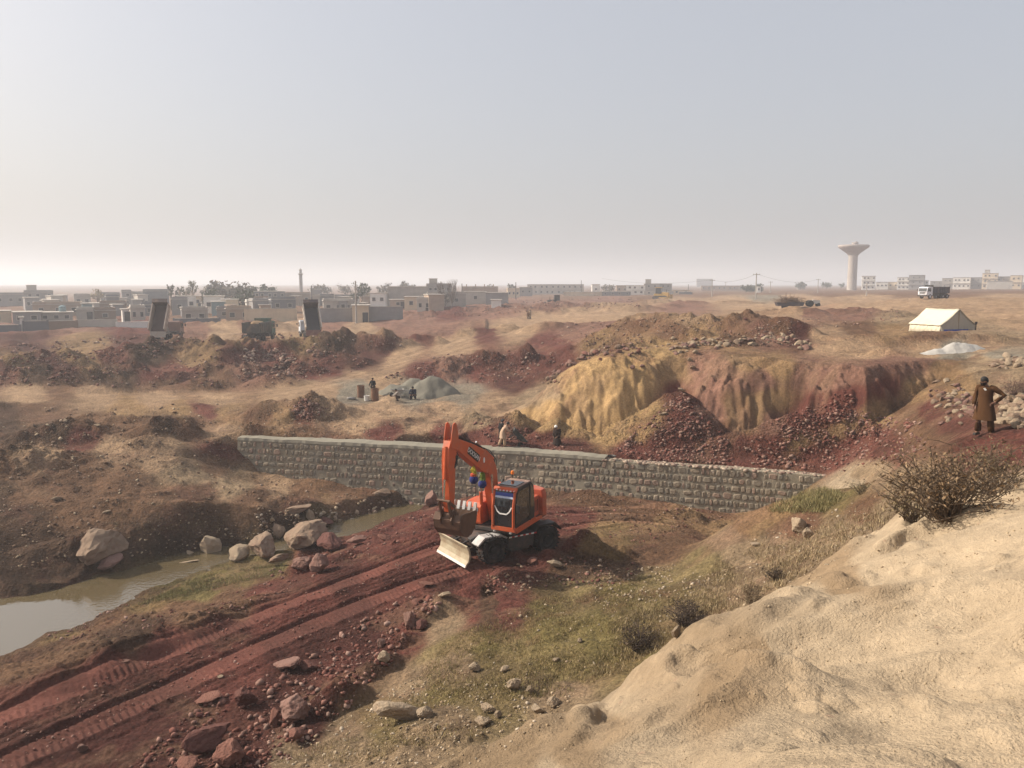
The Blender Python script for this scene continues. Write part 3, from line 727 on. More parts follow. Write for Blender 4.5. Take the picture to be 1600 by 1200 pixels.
# ================================================================== mesh helpers
class MB:
    """collects boxes, bars, tubes and sheets; build() links them as one mesh object"""
    def __init__(self):
        self.v = []; self.f = []
    def add(self, vs, fs):
        n = len(self.v)
        self.v += [tuple(p) for p in vs]
        self.f += [tuple(i + n for i in f) for f in fs]
        return self
    def box(self, c, s, rot=None, taper=1.0):
        sx, sy, sz = s[0] / 2, s[1] / 2, s[2] / 2
        vs = [Vector((a * sx * (taper if k > 0 else 1), b * sy * (taper if k > 0 else 1), k * sz)) for k in (-1, 1) for a, b in ((-1, -1), (1, -1), (1, 1), (-1, 1))]
        if rot is not None:
            vs = [rot @ p for p in vs]
        vs = [p + Vector(c) for p in vs]
        return self.add(vs, [(3, 2, 1, 0), (4, 5, 6, 7), (0, 1, 5, 4), (1, 2, 6, 5), (2, 3, 7, 6), (3, 0, 4, 7)])
    def prism(self, prof, y0, y1, axis='y'):
        """closed profile in the x-z plane, pushed along y"""
        n = len(prof)
        vs = [(p[0], y0, p[1]) for p in prof] + [(p[0], y1, p[1]) for p in prof]
        if axis == 'x':
            vs = [(y, x, z) for x, y, z in vs]
        fs = [tuple(range(n)), tuple(range(2 * n - 1, n - 1, -1))] + [(i, i + n, (i + 1) % n + n, (i + 1) % n) for i in range(n)]
        return self.add(vs, fs)
    def tube(self, pts, rad, n=8, cap=True):
        pts = [Vector(p) for p in pts]
        if not hasattr(rad, '__len__'):
            rad = [rad] * len(pts)
        vs, fs = [], []
        up = Vector((0, 0, 1))
        for i, p in enumerate(pts):
            t = (pts[min(i + 1, len(pts) - 1)] - pts[max(i - 1, 0)]).normalized()
            a = t.cross(up)
            if a.length < 0.05:
                a = t.cross(Vector((1, 0, 0)))
            a.normalize(); b = a.cross(t).normalized()
            for k in range(n):
                an = 2 * math.pi * k / n
                vs.append(p + (a * math.cos(an) + b * math.sin(an)) * rad[i])
        for i in range(len(pts) - 1):
            for k in range(n):
                fs.append((i * n + k, i * n + (k + 1) % n, (i + 1) * n + (k + 1) % n, (i + 1) * n + k))
        if cap:
            fs.append(tuple(range(n - 1, -1, -1))); fs.append(tuple((len(pts) - 1) * n + k for k in range(n)))
        return self.add(vs, fs)
    def lathe(self, prof, n=16, c=(0, 0, 0), axis='z'):
        vs, fs = [], []
        for r, h in prof:
            for k in range(n):
                an = 2 * math.pi * k / n
                p = (r * math.cos(an), r * math.sin(an), h)
                if axis == 'y':
                    p = (p[0], p[2], p[1])
                vs.append((p[0] + c[0], p[1] + c[1], p[2] + c[2]))
        for i in range(len(prof) - 1):
            for k in range(n):
                q = (i * n + k, i * n + (k + 1) % n, (i + 1) * n + (k + 1) % n, (i + 1) * n + k)
                fs.append(q if axis == 'z' else q[::-1])
        return self.add(vs, fs)
    def mesh(self, name, m=None, smooth=False):
        me = bpy.data.meshes.new(name)
        me.from_pydata(self.v, [], self.f)
        me.validate()
        if m: me.materials.append(m)
        if smooth:
            me.polygons.foreach_set('use_smooth', np.ones(len(me.polygons), bool))
        me.update()
        return me
    def build(self, name, m=None, parent=None, loc=(0, 0, 0), rot=None, smooth=False, bevel=0.0):
        o = bpy.data.objects.new(name, self.mesh(name, m, smooth))
        COL.objects.link(o)
        if parent: o.parent = parent
        o.location = loc
        if rot is not None: o.rotation_euler = rot
        if bevel:
            b = o.modifiers.new('bevel', 'BEVEL'); b.width = bevel; b.segments = 2; b.limit_method = 'ANGLE'
        return o

def empty(name, loc=(0, 0, 0), rz=0.0, label=None, cat=None, group=None, parent=None, rot=None):
    o = bpy.data.objects.new(name, None); COL.objects.link(o)
    o.empty_display_size = 0.3
    o.location = loc
    o.rotation_euler = rot if rot is not None else (0, 0, rz)
    if parent: o.parent = parent
    tag(o, label, cat, group)
    return o

def kids(o):
    return [c for c in bpy.data.objects if c.parent == o]

def inst(name, me, loc, rot, scl, parent=None):
    o = bpy.data.objects.new(name, me); COL.objects.link(o)
    o.location = loc; o.rotation_euler = rot; o.scale = scl
    if parent: o.parent = parent
    return o

def arr_mesh(name, V, Fc, m, cols=None, smooth=False):
    """numpy arrays -> mesh; Fc has equal-sized faces; cols per vertex"""
    V = np.asarray(V, np.float32); Fc = np.asarray(Fc, np.int32)
    me = bpy.data.meshes.new(name)
    me.vertices.add(len(V)); me.vertices.foreach_set('co', V.ravel())
    me.loops.add(Fc.size); me.loops.foreach_set('vertex_index', Fc.ravel())
    me.polygons.add(len(Fc)); me.polygons.foreach_set('loop_start', (np.arange(len(Fc)) * Fc.shape[1]).astype(np.int32))
    if smooth:
        me.polygons.foreach_set('use_smooth', np.ones(len(Fc), bool))
    me.update(calc_edges=True)
    if cols is not None:
        a = me.attributes.new('tint', 'FLOAT_COLOR', 'POINT')
        c = np.ones((len(V), 4), np.float32); c[:, :3] = cols
        a.data.foreach_set('color', c.ravel())
    me.materials.append(m)
    return me

def tint_material(name, rough=0.9, spec=0.15, scale=8.0, bump=0.03, trans=0.0):
    """colour from the mesh's own 'tint' attribute, broken by noise"""
    m, nt, b = nodes_of(name)
    N, Lk = nt.nodes, nt.links
    at = N.new('ShaderNodeAttribute'); at.attribute_name = 'tint'
    geo = N.new('ShaderNodeNewGeometry')
    nz = N.new('ShaderNodeTexNoise'); nz.inputs['Scale'].default_value = scale; nz.inputs['Detail'].default_value = 6
    Lk.new(geo.outputs['Position'], nz.inputs['Vector'])
    mr = N.new('ShaderNodeMapRange'); mr.inputs['From Min'].default_value = 0.3; mr.inputs['From Max'].default_value = 0.7; mr.inputs['To Min'].default_value = 0.72; mr.inputs['To Max'].default_value = 1.22
    Lk.new(nz.outputs['Fac'], mr.inputs['Value'])
    vm = N.new('ShaderNodeVectorMath'); vm.operation = 'SCALE'
    Lk.new(at.outputs['Color'], vm.inputs[0]); Lk.new(mr.outputs['Result'], vm.inputs['Scale'])
    Lk.new(vm.outputs[0], b.inputs['Base Color'])
    b.inputs['Roughness'].default_value = rough; b.inputs['Specular IOR Level'].default_value = spec
    if bump:
        bp = N.new('ShaderNodeBump'); bp.inputs['Distance'].default_value = bump
        Lk.new(nz.outputs['Fac'], bp.inputs['Height']); Lk.new(bp.outputs['Normal'], b.inputs['Normal'])
    return m
M_TINT = tint_material('loose_stone')
M_LEAF = tint_material('dry_leaf', 0.8, 0.2, 3.0, 0.0)

DUST = (0.33, 0.22, 0.15)
def rock_shape(seed, sub=2, squash=(1, 1, 1), cuts=7):
    """an angular boulder, unit size, resting around z=0"""
    rnd = random.Random(seed)
    bm = bmesh.new()
    bmesh.ops.create_icosphere(bm, subdivisions=sub, radius=1.0)
    planes = []
    for _ in range(cuts):
        n = Vector((rnd.gauss(0, 1), rnd.gauss(0, 1), rnd.gauss(0, 1))).normalized()
        planes.append((n, rnd.uniform(0.48, 0.80)))
    off = Vector((rnd.uniform(0, 50), rnd.uniform(0, 50), seed))
    for v in bm.verts:
        p = v.co.copy()
        p *= 1 + 0.22 * mnoise.noise(p * 1.1 + off)
        for n, d in planes:
            e = p.dot(n) - d
            if e > 0:
                p -= n * e * 0.92
        if sub >= 2:
            p += v.co * 0.09 * mnoise.noise(p * 3.2 + off) + v.co * 0.055 * mnoise.noise(p * 8 + off)
        v.co = Vector((p.x * squash[0], p.y * squash[1], p.z * squash[2]))
    return bm

def rock_arrays(seed, sub, squash=(1, 1, 1), cuts=7):
    bm = rock_shape(seed, sub, squash, cuts)
    bm.verts.index_update()
    V = np.array([v.co[:] for v in bm.verts], np.float32); Fc = np.array([[v.index for v in f.verts] for f in bm.faces], np.int32)
    bm.free()
    return V, Fc

# ================================================================== the stone retaining wall
def retaining_wall():
    root = empty('retaining_wall', (WALL[0][0], WALL[0][1], 0), label='long grey stone masonry retaining wall, its right stretch still without a cap', cat='retaining wall')
    ox, oy = WALL[0]
    seg = []
    Ltot = 0.0
    for (a, b) in zip(WALL[:-1], WALL[1:]):
        l = math.hypot(b[0] - a[0], b[1] - a[1]); seg.append((Ltot, l, Vector(a), Vector(b))); Ltot += l
    def frame(s):
        for (s0, l, a, b) in seg:
            if s <= s0 + l or (s0, l, a, b) == seg[-1]:
                t = (b - a) / l
                return a + t * (s - s0), t, Vector((-t.y, t.x))      # point, along, back
    TOP = 3.6
    BAT = 0.13
    def P(s, z, back=0.0):
        p, t, n = frame(s)
        q = p + n * (back - (TOP - z) * BAT)
        return (q.x - ox, q.y - oy, z)
    def s_at(px):
        best = min(np.linspace(0, Ltot, 400), key=lambda q: abs(math.atan2(*(frame(q)[0])) - math.atan2((px - 800) / F, 1.0)))
        return float(best)
    s_cap = s_at(948)
    mort = mat('wall_mortar', (0.215, 0.186, 0.138), 0.95, var=0.3, scale=1.4, bump=0.02, bscale=14, dirt=(0.31, 0.275, 0.215), dirt_amt=0.45, spec=0.1)
    core = MB()
    ss = np.linspace(0, Ltot, 60)
    rows_ = (-0.6, 0.6, 1.6, 2.6, 3.55)
    vs, fs = [], []
    for s in ss:
        for z in rows_:
            vs.append(P(s - (0.30 * (TOP - z) / 4 if s == 0 else 0), z))
        vs.append(P(s, 3.55, 1.5)); vs.append(P(s, -0.6, 1.0))
    w_ = len(rows_) + 2
    for i in range(len(ss) - 1):
        for k in range(w_ - 1):
            fs.append((i * w_ + k, (i + 1) * w_ + k, (i + 1) * w_ + k + 1, i * w_ + k + 1))
    fs.append(tuple(range(w_))); fs.append(tuple((len(ss) - 1) * w_ + k for k in range(w_ - 1, -1, -1)))
    core.add(vs, fs).build('wall_core', mort, root)
    # cement cap, finished only on the left two thirds
    cap = MB(); vs = []; fs = []
    sc = np.linspace(-0.04, s_cap, 90)
    rnd = random.Random(3)
    for s in sc:
        wide = 1.25 + 0.55 * max(0, min(1, (s - Ltot * 0.42) / 3))
        h = 0.16 + 0.02 * math.sin(s * 1.7) + rnd.uniform(-0.016, 0.016)
        f = -0.05 + rnd.uniform(-0.03, 0.03)
        vs += [P(s, TOP - 0.04 - 0.03, f), P(s, TOP - 0.05 + h, f + 0.02), P(s, TOP - 0.03 + h + 0.03, wide * 0.5), P(s, TOP - 0.05 + h, wide), P(s, TOP - 0.3, wide + 0.05)]
    for i in range(len(sc) - 1):
        for k in range(4):
            fs.append((i * 5 + k, (i + 1) * 5 + k, (i + 1) * 5 + k + 1, i * 5 + k + 1))
    fs.append(tuple(range(5))); fs.append(tuple((len(sc) - 1) * 5 + k for k in range(4, -1, -1)))
    cap.add(vs, fs).build('coping', mat('cement_cap', (0.225, 0.205, 0.162), 0.9, var=0.18, scale=0.9, bump=0.012, bscale=9, dirt=(0.30, 0.27, 0.215), dirt_amt=0.3, spec=0.12), root)
    # dressed stones of the face, course by course
    cols = [(0.215, 0.182, 0.138), (0.245, 0.200, 0.148), (0.262, 0.188, 0.142), (0.180, 0.160, 0.128), (0.310, 0.255, 0.190), (0.220, 0.158, 0.122)]
    smats = [mat('face_stone_%d' % i, c, 0.9, var=0.22, scale=5, bump=0.02, bscale=12, spec=0.12) for i, c in enumerate(cols)]
    def stone_mesh(k):
        r2 = random.Random(100 + k)
        n = 8
        V = []
        sup = r2.uniform(0.40, 0.72)
        for ring, (sc_, d) in enumerate(((1.0, -0.10), (1.0, 0.02), (0.95, 0.045), (0.70, 0.060 + 0.015 * r2.random()))):
            for i in range(n):
                a = 2 * math.pi * (i + 0.5) / n
                cx, cz = math.cos(a), math.sin(a)
                x = math.copysign(abs(cx) ** sup, cx) * 0.5 * (1 + (r2.uniform(-0.14, 0.06) if ring < 1 else 0)); z = math.copysign(abs(cz) ** sup, cz) * 0.5
                if ring == 0:
                    V.append((x, -d, z))
                else:
                    b = V[i]; V.append((b[0] * sc_, -d + r2.uniform(-0.014, 0.014), b[2] * sc_))
        fs_ = []
        for q in range(3):
            for i in range(n):
                fs_.append((q * n + i, q * n + (i + 1) % n, (q + 1) * n + (i + 1) % n, (q + 1) * n + i))
        fs_.append(tuple(3 * n + i for i in range(n)))
        return V, fs_
    shapes = [stone_mesh(k) for k in range(14)]
    meshes = []
    for k, (V, fs_) in enumerate(shapes):
        row = []
        for mt in smats:
            me = bpy.data.meshes.new('stone'); me.from_pydata(V, [], fs_); me.materials.append(mt)
            row.append(me)
        meshes.append(row)
    spots = []
    ch = 0.425
    for c in range(9):
        ztop = TOP - 0.10 - c * ch
        s = rnd.uniform(0, 0.2)
        while s < Ltot - 0.2:
            w = rnd.choice((0.18, 0.22, 0.25, 0.28, 0.32, 0.38, 0.54)) * rnd.uniform(0.85, 1.15)
            if rnd.random() > 0.07 + 0.12 * (c > 4):
                hh = ch - rnd.choice((0.05, 0.07, 0.09, 0.12, 0.18))
                spots.append((s + w / 2, ztop - ch / 2 + rnd.uniform(-0.02, 0.02), w - rnd.uniform(0.015, 0.05), hh))
            s += w + rnd.uniform(0.0, 0.06)
    # keep those above the ground at the foot; the biggest seen become parts of their own
    seen = []
    for (s, z, w, h) in spots:
        q = P(s, z); g = ground(q[0] + ox - 0.0, q[1] + oy - 0.45)
        if z + h / 2 > g:
            d = math.hypot(q[0] + ox, q[1] + oy)
            seen.append((w * h / d / d, s, z, w, h))
    seen.sort(reverse=True)
    mesh_rest = MB(); restV = []; restF = []; restC = []
    nv = 0
    for i, (_, s, z, w, h) in enumerate(seen):
        p = P(s, z); _, t, nb = frame(s)
        rz = math.atan2(t.y, t.x)
        k = rnd.randrange(14); cidx = rnd.choice((0, 0, 1, 1, 2, 3, 3, 5, 0, 1, 2, 4))
        lift = rnd.uniform(-0.04, 0.0)
        rot = Euler((math.radians(-7.4), rnd.uniform(-0.12, 0.12), rz + rnd.uniform(-0.04, 0.04)))
        locv = Vector(p) + Vector((nb.x, nb.y, 0)) * (-lift)
        if i < 295:
            inst('stone', meshes[k][cidx], locv, rot, (w, 1.0, h), root)
        else:
            M_ = Matrix.LocRotScale(locv, rot, Vector((w, 1.0, h)))
            V, fs_ = shapes[k]
            restV += [tuple(M_ @ Vector(v)) for v in V]
            restF += [tuple(a + nv for a in f) for f in fs_]
            restC += [cols[cidx]] * len(V)
            nv += len(V)
    me = bpy.data.meshes.new('stonework'); me.from_pydata(restV, [], restF); me.materials.append(M_TINT)
    a = me.attributes.new('tint', 'FLOAT_COLOR', 'POINT'); a.data.foreach_set('color', np.array([(*c, 1) for c in restC], np.float32).ravel())
    o = bpy.data.objects.new('stonework', me); COL.objects.link(o); o.parent = root; o['kind'] = 'stuff'
    # rough stones bedded on the unfinished top
    V_, F_, C_ = [], [], []; nv = 0
    variants = [rock_arrays(500 + k, 1, (1, 0.8, 0.5), 6) for k in range(6)]
    for i in range(620):
        s = rnd.uniform(s_cap - 0.1, Ltot); b = rnd.uniform(-0.02, 1.9)
        p = P(s, TOP - 0.08 - 0.06 * b + rnd.uniform(0, 0.05), b)
        V, Fc = variants[rnd.randrange(6)]
        sz = rnd.uniform(0.11, 0.23)
        M_ = np.array(Euler((rnd.uniform(-.3, .3), rnd.uniform(-.3, .3), rnd.uniform(0, 6))).to_matrix())
        V_.append((V * sz) @ M_.T + np.array(p)); F_.append(Fc + nv); nv += len(V)
        c = rnd.choice([(0.33, 0.25, 0.19), (0.29, 0.215, 0.17), (0.37, 0.30, 0.23), (0.25, 0.17, 0.135)])
        C_.append(np.tile(c, (len(V), 1)))
    o = bpy.data.objects.new('bedding_stones', arr_mesh('bedding_stones', np.concatenate(V_), np.concatenate(F_), M_TINT, np.concatenate(C_)))
    COL.objects.link(o); o.parent = root; o['kind'] = 'stuff'
    return P, s_at, frame
WALL_P, WALL_S, WALL_FRAME = retaining_wall()
WALL_O = Vector((WALL[0][0], WALL[0][1], 0))
def wall_top(px, back):
    """a point on top of the wall under image column px"""
    q = Vector(WALL_P(WALL_S(px), 3.72, back)) + WALL_O
    return q

# ================================================================== excavator
def text_mesh(body, size, depth, m, name='lettering'):
    cu = bpy.data.curves.new(name, 'FONT'); cu.body = body; cu.size = size; cu.extrude = depth; cu.align_x = 'CENTER'; cu.align_y = 'CENTER'
    tmp = bpy.data.objects.new('tmp_text', cu); COL.objects.link(tmp)
    dg = bpy.context.evaluated_depsgraph_get()
    me = bpy.data.meshes.new_from_object(tmp.evaluated_get(dg)); me.name = name
    bpy.data.objects.remove(tmp)
    me.materials.clear(); me.materials.append(m)
    return me

def wheel_parts(parent, x, y, r, w, rubber, rimm, n=22, lug=True):
    t = MB()
    hw = w / 2
    prof = [(r * 0.56, -hw * 0.8), (r * 0.62, -hw), (r * 0.86, -hw), (r * 0.97, -hw * 0.72), (r, -hw * 0.3), (r, hw * 0.3), (r * 0.97, hw * 0.72), (r * 0.86, hw), (r * 0.62, hw), (r * 0.56, hw * 0.8)]
    t.lathe(prof, 28, axis='y')
    if lug:
        for i in range(n):
            a = 2 * math.pi * i / n
            for s in (-1, 1):
                rot = Matrix.Rotation(-a - s * 0.08, 3, 'Y') @ Matrix.Rotation(s * 0.45, 3, 'X') if False else Matrix.Rotation(-a - s * 0.08, 3, 'Y')
                c = rot @ Vector((r * 1.005, 0, 0)); c.y = s * hw * 0.5
                t.box(c, (0.05, hw * 0.95, r * 0.13), rot)
    tyre = t.build('wheel', rubber, parent, (x, y, 0))
    rm = MB()
    sgn = 1 if y > 0 else -1
    rm.lathe([(r * 0.58, hw * 0.55 * sgn), (r * 0.5, hw * 0.35 * sgn), (r * 0.3, hw * 0.25 * sgn), (r * 0.26, hw * 0.7 * sgn), (0.001, hw * 0.74 * sgn)], 20, axis='y')
    for i in range(10):
        a = 2 * math.pi * i / 10
        rm.box((r * 0.38 * math.cos(a), hw * 0.36 * sgn, r * 0.38 * math.sin(a)), (0.035, 0.05, 0.035))
    rm.build('rim', rimm, tyre)
    return tyre

def excavator():
    CX, CY = -0.30, 32.75
    ch_ang = math.atan2(-0.57, -0.82)
    up_ang = math.atan2(-0.885, -0.465)
    fx, fy = math.cos(ch_ang), math.sin(ch_ang)
    lx, ly = -fy, fx
    gf = [ground(CX + fx * a + lx * b, CY + fy * a + ly * b) for a, b in ((1.35, 1.0), (1.35, -1.0), (-1.35, 1.0), (-1.35, -1.0))]
    zb = sum(gf) / 4 - 0.02
    pitch = math.atan2((gf[2] + gf[3] - gf[0] - gf[1]) / 2, 2.7)
    roll = math.atan2((gf[0] + gf[2] - gf[1] - gf[3]) / 2, 2.0)
    rot = Matrix.Rotation(ch_ang, 4, 'Z') @ Matrix.Rotation(pitch * 0.8, 4, 'Y') @ Matrix.Rotation(roll * 0.8, 4, 'X')
    root = empty('wheeled_excavator', (CX, CY, zb), label='orange wheeled excavator with raised boom and cream dozer blade on the red track', cat='excavator', rot=rot.to_euler())
    orange = mat('orange_paint', (0.52, 0.088, 0.022), 0.5, var=0.2, scale=2.5, dirt=(0.30, 0.14, 0.085), dirt_amt=0.36, spec=0.45, bump=0.002, bscale=40)
    redor = mat('faded_red_paint', (0.42, 0.075, 0.035), 0.5, var=0.16, scale=2.5, dirt=(0.28, 0.15, 0.10), dirt_amt=0.3)
    black = mat('black_steel', (0.020, 0.019, 0.019), 0.55, var=0.3, scale=4, dirt=(0.14, 0.085, 0.06), dirt_amt=0.18)
    chass = mat('chassis_grey', (0.045, 0.042, 0.040), 0.6, var=0.3, scale=4, dirt=(0.17, 0.09, 0.065), dirt_amt=0.35)
    rubber = mat('tyre_rubber', (0.022, 0.020, 0.020), 0.85, var=0.3, scale=5, dirt=(0.12, 0.065, 0.05), dirt_amt=0.3, spec=0.2)
    cream = mat('cream_blade', (0.42, 0.37, 0.26), 0.65, var=0.2, scale=2.5, dirt=(0.26, 0.18, 0.11), dirt_amt=0.6)
    grey = mat('light_grey_steel', (0.42, 0.41, 0.40), 0.55, var=0.12, scale=3, dirt=(0.22, 0.14, 0.10), dirt_amt=0.35)
    rust = mat('worn_bucket_steel', (0.105, 0.058, 0.036), 0.6, var=0.35, scale=4, dirt=(0.17, 0.09, 0.055), dirt_amt=0.4, metal=0.2)
    bright = mat('polished_steel', (0.62, 0.59, 0.55), 0.35, metal=0.7, var=0.15, scale=5)
    white = mat('white_tape', (0.75, 0.74, 0.72), 0.55, var=0.06)
    redt = mat('red_tape', (0.45, 0.03, 0.03), 0.55, var=0.08)
    glass = mat('dark_cab_glass', (0.018, 0.021, 0.024), 0.06, var=0.1, spec=0.7)
    hose = mat('rubber_hose', (0.015, 0.014, 0.014), 0.6, var=0.2)
    chrome = mat('piston_rod', (0.55, 0.54, 0.53), 0.18, metal=0.9, var=0.05)
    R = 0.56
    # ---- undercarriage
    c = MB()
    c.prism([(-1.95, 0.62), (1.95, 0.62), (2.05, 0.95), (1.6, 1.12), (-1.6, 1.12), (-2.05, 0.95)], -0.55, 0.55)
    c.box((1.35, 0, 0.55), (0.34, 1.7, 0.3)); c.box((-1.35, 0, 0.55), (0.34, 1.7, 0.3))
    c.lathe([(0.75, 1.05), (0.75, 1.22), (0.0, 1.22)], 24)
    for s in (-1, 1):
        c.box((0, s * 0.86, 0.72), (1.25, 0.62, 0.5)); c.box((0.0, s * 0.86, 0.40), (0.9, 0.5, 0.12))
    c.build('chassis', chass, root, bevel=0.012)
    for sx in (1.35, -1.35):
        for sy in (1.02, -1.02):
            wheel_parts(root, sx, sy, R, 0.50, rubber, black).location.z = R
    for sy in (1, -1):
        f = MB()
        f.prism([(0.66, 0.98), (0.92, 1.12), (1.75, 1.14), (2.08, 0.86), (2.05, 0.80), (1.72, 1.06), (0.95, 1.05), (0.70, 0.92)], sy * 0.66, sy * 1.14)
        f.build('mudguard', grey, root, bevel=0.008)
        f = MB()
        f.prism([(-0.66, 0.98), (-0.92, 1.22), (-1.75, 1.24), (-2.12, 0.9), (-2.08, 0.84), (-1.72, 1.15), (-0.95, 1.14), (-0.72, 0.92)], sy * 0.66, sy * 1.14)
        f.build('mudguard', black, root, bevel=0.008)['label'] = 'black rear mudguard'
        st = MB(); st.box((0, sy * 1.24, 1.0), (1.35, 0.06, 0.05)); st.box((0, sy * 1.05, 0.99), (1.3, 0.36, 0.03))
        rail = st.build('side_step', black, root)
        a1, a2 = MB(), MB()
        for k in range(10):
            (a1 if k % 2 else a2).box((-0.62 + k * 0.138, sy * 1.275, 1.0), (0.136, 0.012, 0.052))
        a1.build('white_stripe', white, rail)['kind'] = 'stuff'; a2.build('red_stripe', redt, rail)['kind'] = 'stuff'
    # ---- dozer blade
    b = MB()
    prof = [(2.62, 0.16), (2.50, 0.30), (2.46, 0.52), (2.50, 0.72), (2.60, 0.90), (2.54, 0.92), (2.42, 0.74), (2.38, 0.52), (2.43, 0.26), (2.56, 0.13)]
    b.prism(prof, -1.12, 1.12)
    blade = b.build('dozer_blade', cream, root)
    e = MB(); e.prism([(2.66, 0.07), (2.62, 0.165), (2.555, 0.135), (2.60, 0.06)], -1.12, 1.12); e.build('cutting_edge', bright, blade)
    ba = MB()
    for s in (-0.42, 0.42):
        ba.tube([(1.5, s, 0.6), (2.42, s, 0.42)], 0.07, 8); ba.tube([(1.6, s * 0.7, 0.95), (2.42, s * 0.7, 0.7)], 0.05, 8)
    ba.build('blade_arm', chass, root)
    # ---- upper works turn on the slew ring
    upm = rot.inverted() @ (Matrix.Rotation(up_ang, 4, 'Z') @ Matrix.Rotation(0.02, 4, 'Y'))
    upr = upm.to_euler()
    def up(mb, name, m, parent=None, **k):
        return mb.build(name, m, root if parent is None else parent, rot=(upr if parent is None else None), **k)
    d = MB(); d.box((-0.15, 0.0, 1.28), (2.9, 2.3, 0.14)); d.box((-0.3, 0.0, 1.36), (2.5, 2.36, 0.04))
    deck = up(d, 'turntable_deck', chass, bevel=0.01)
    h = MB()
    h.prism([(-1.15, 1.4), (0.12, 1.4), (0.12, 2.28), (-0.05, 2.36), (-1.15, 2.36)], -1.16, 0.14)
    h.box((-0.6, 0.62, 1.82), (1.0, 0.92, 0.86))
    hood = up(h, 'engine_hood', redor, bevel=0.03)
    v_ = MB()
    for k in range(7):
        v_.box((-0.95 + k * 0.16, 1.085, 1.85), (0.05, 0.012, 0.5))
    v_.build('louvre', black, hood)['kind'] = 'stuff'
    ex = MB(); ex.tube([(-0.75, -0.5, 2.3), (-0.75, -0.5, 2.7), (-0.82, -0.5, 2.8)], 0.055, 10); ex.build('exhaust', black, hood)
    cw = MB()
    pr = []
    for k in range(9):
        a = math.radians(-62 + k * 15.5)
        pr.append((-1.15 - 0.75 * math.cos(a) * (1 if abs(a) < 1.2 else 0.8), 1.24 * math.sin(a) / math.sin(math.radians(62))))
    pr = [(-1.12, -1.24)] + pr + [(-1.12, 1.24)]
    n = len(pr)
    vs = [(x, y, 1.30) for x, y in pr] + [(x, y, 2.20) for x, y in pr] + [(-1.15 + (x + 1.15) * 0.85, y * 0.95, 2.46) for x, y in pr]
    fs = [tuple(range(n)), tuple(2 * n + k for k in range(n - 1, -1, -1))]
    for q in range(2):
        for k in range(n):
            fs.append((q * n + k, (q + 1) * n + k, (q + 1) * n + (k + 1) % n, q * n + (k + 1) % n))
    cw.add(vs, fs)
    up(cw, 'counterweight', redor, bevel=0.03)
    tb = MB(); tb.prism([(0.3, 1.4), (1.22, 1.4), (1.25, 1.5), (1.25, 2.12), (1.1, 2.3), (0.3, 2.3)], -1.16, -0.42)
    tbo = up(tb, 'tool_box', orange, bevel=0.03)
    pl = MB(); pl.box((1.258, -0.72, 2.02), (0.012, 0.34, 0.14)); pl.build('name_plate', mat('grey_decal', (0.25, 0.30, 0.36), 0.4), tbo)
    hr = MB()
    hr.tube([(1.15, -1.12, 2.3), (1.15, -1.12, 2.75), (0.45, -1.12, 2.75), (0.45, -1.12, 2.3)], 0.018, 6)
    hr.build('handrail', black, tbo)
    # ---- cab
    cab = MB()
    x0, x1, y0, y1, z0, z1 = -0.42, 1.42, 0.20, 1.22, 1.40, 3.06
    side = [(x0, z0), (x1 - 0.05, z0), (x1, z0 + 0.12), (x1 - 0.02, z0 + 0.95), (x1 - 0.16, z1 - 0.12), (x1 - 0.32, z1), (x0 + 0.3, z1), (x0 + 0.06, z1 - 0.2), (x0, z1 - 0.55)]
    cab.prism([(p[0] * 0.985 + 0.005, p[1]) for p in side], y0 + 0.02, y1 - 0.02)
    cabo = up(cab, 'cab', black, bevel=0.02)
    fr = MB()     # orange front pillars, sill and header, proud of the glass
    fpath = [(x1 - 0.03, z0 + 0.02), (x1 + 0.02, z0 + 0.14), (x1, z0 + 0.95), (x1 - 0.145, z1 - 0.12), (x1 - 0.30, z1 + 0.01)]
    for yy in (y0 + 0.05, y1 - 0.05):
        for (a, b_) in zip(fpath[:-1], fpath[1:]):
            fr.tube([(a[0], yy, a[1]), (b_[0], yy, b_[1])], 0.058, 8)
    fr.box((x1 - 0.01, (y0 + y1) / 2, z0 + 0.05), (0.12, y1 - y0 + 0.04, 0.16))
    fr.box((x1 - 0.22, (y0 + y1) / 2, z1 - 0.045), (0.15, y1 - y0, 0.09), Matrix.Rotation(0.75, 3, 'Y'))
    fr.box(((x0 + x1) / 2, y1 + 0.005, z0 + 0.03), (x1 - x0 + 0.06, 0.06, 0.12))
    fr.box(((x0 + x1) / 2 - 0.35, y1 + 0.0, z0 - 0.06), (2.3, 0.10, 0.12))
    fr.build('cab_frame', orange, cabo)
    ws = MB()
    wpts = [(x1 + 0.012, z0 + 0.16), (x1 - 0.004, z0 + 0.95), (x1 - 0.150, z1 - 0.13)]
    for a, b_ in zip(wpts[:-1], wpts[1:]):
        ws.add([(a[0], y0 + 0.1, a[1]), (a[0], y1 - 0.1, a[1]), (b_[0], y1 - 0.1, b_[1]), (b_[0], y0 + 0.1, b_[1])], [(0, 1, 2, 3)])
        ws.add([(a[0] - 0.012, y0 + 0.1, a[1]), (a[0] - 0.012, y1 - 0.1, a[1]), (b_[0] - 0.012, y1 - 0.1, b_[1]), (b_[0] - 0.012, y0 + 0.1, b_[1])], [(3, 2, 1, 0)])
    wso = ws.build('windscreen', glass, cabo)
    def wp(f, off):   # a point on the windscreen line, f = height above the sill
        if f < 0.79:
            t = f / 0.79; q = (wpts[0][0] + (wpts[1][0] - wpts[0][0]) * t, wpts[0][1] + (wpts[1][1] - wpts[0][1]) * t)
        else:
            t = (f - 0.79) / (wpts[2][1] - wpts[1][1]); q = (wpts[1][0] + (wpts[2][0] - wpts[1][0]) * t, wpts[1][1] + (wpts[2][1] - wpts[1][1]) * t)
        return q[0] + off, q[1]
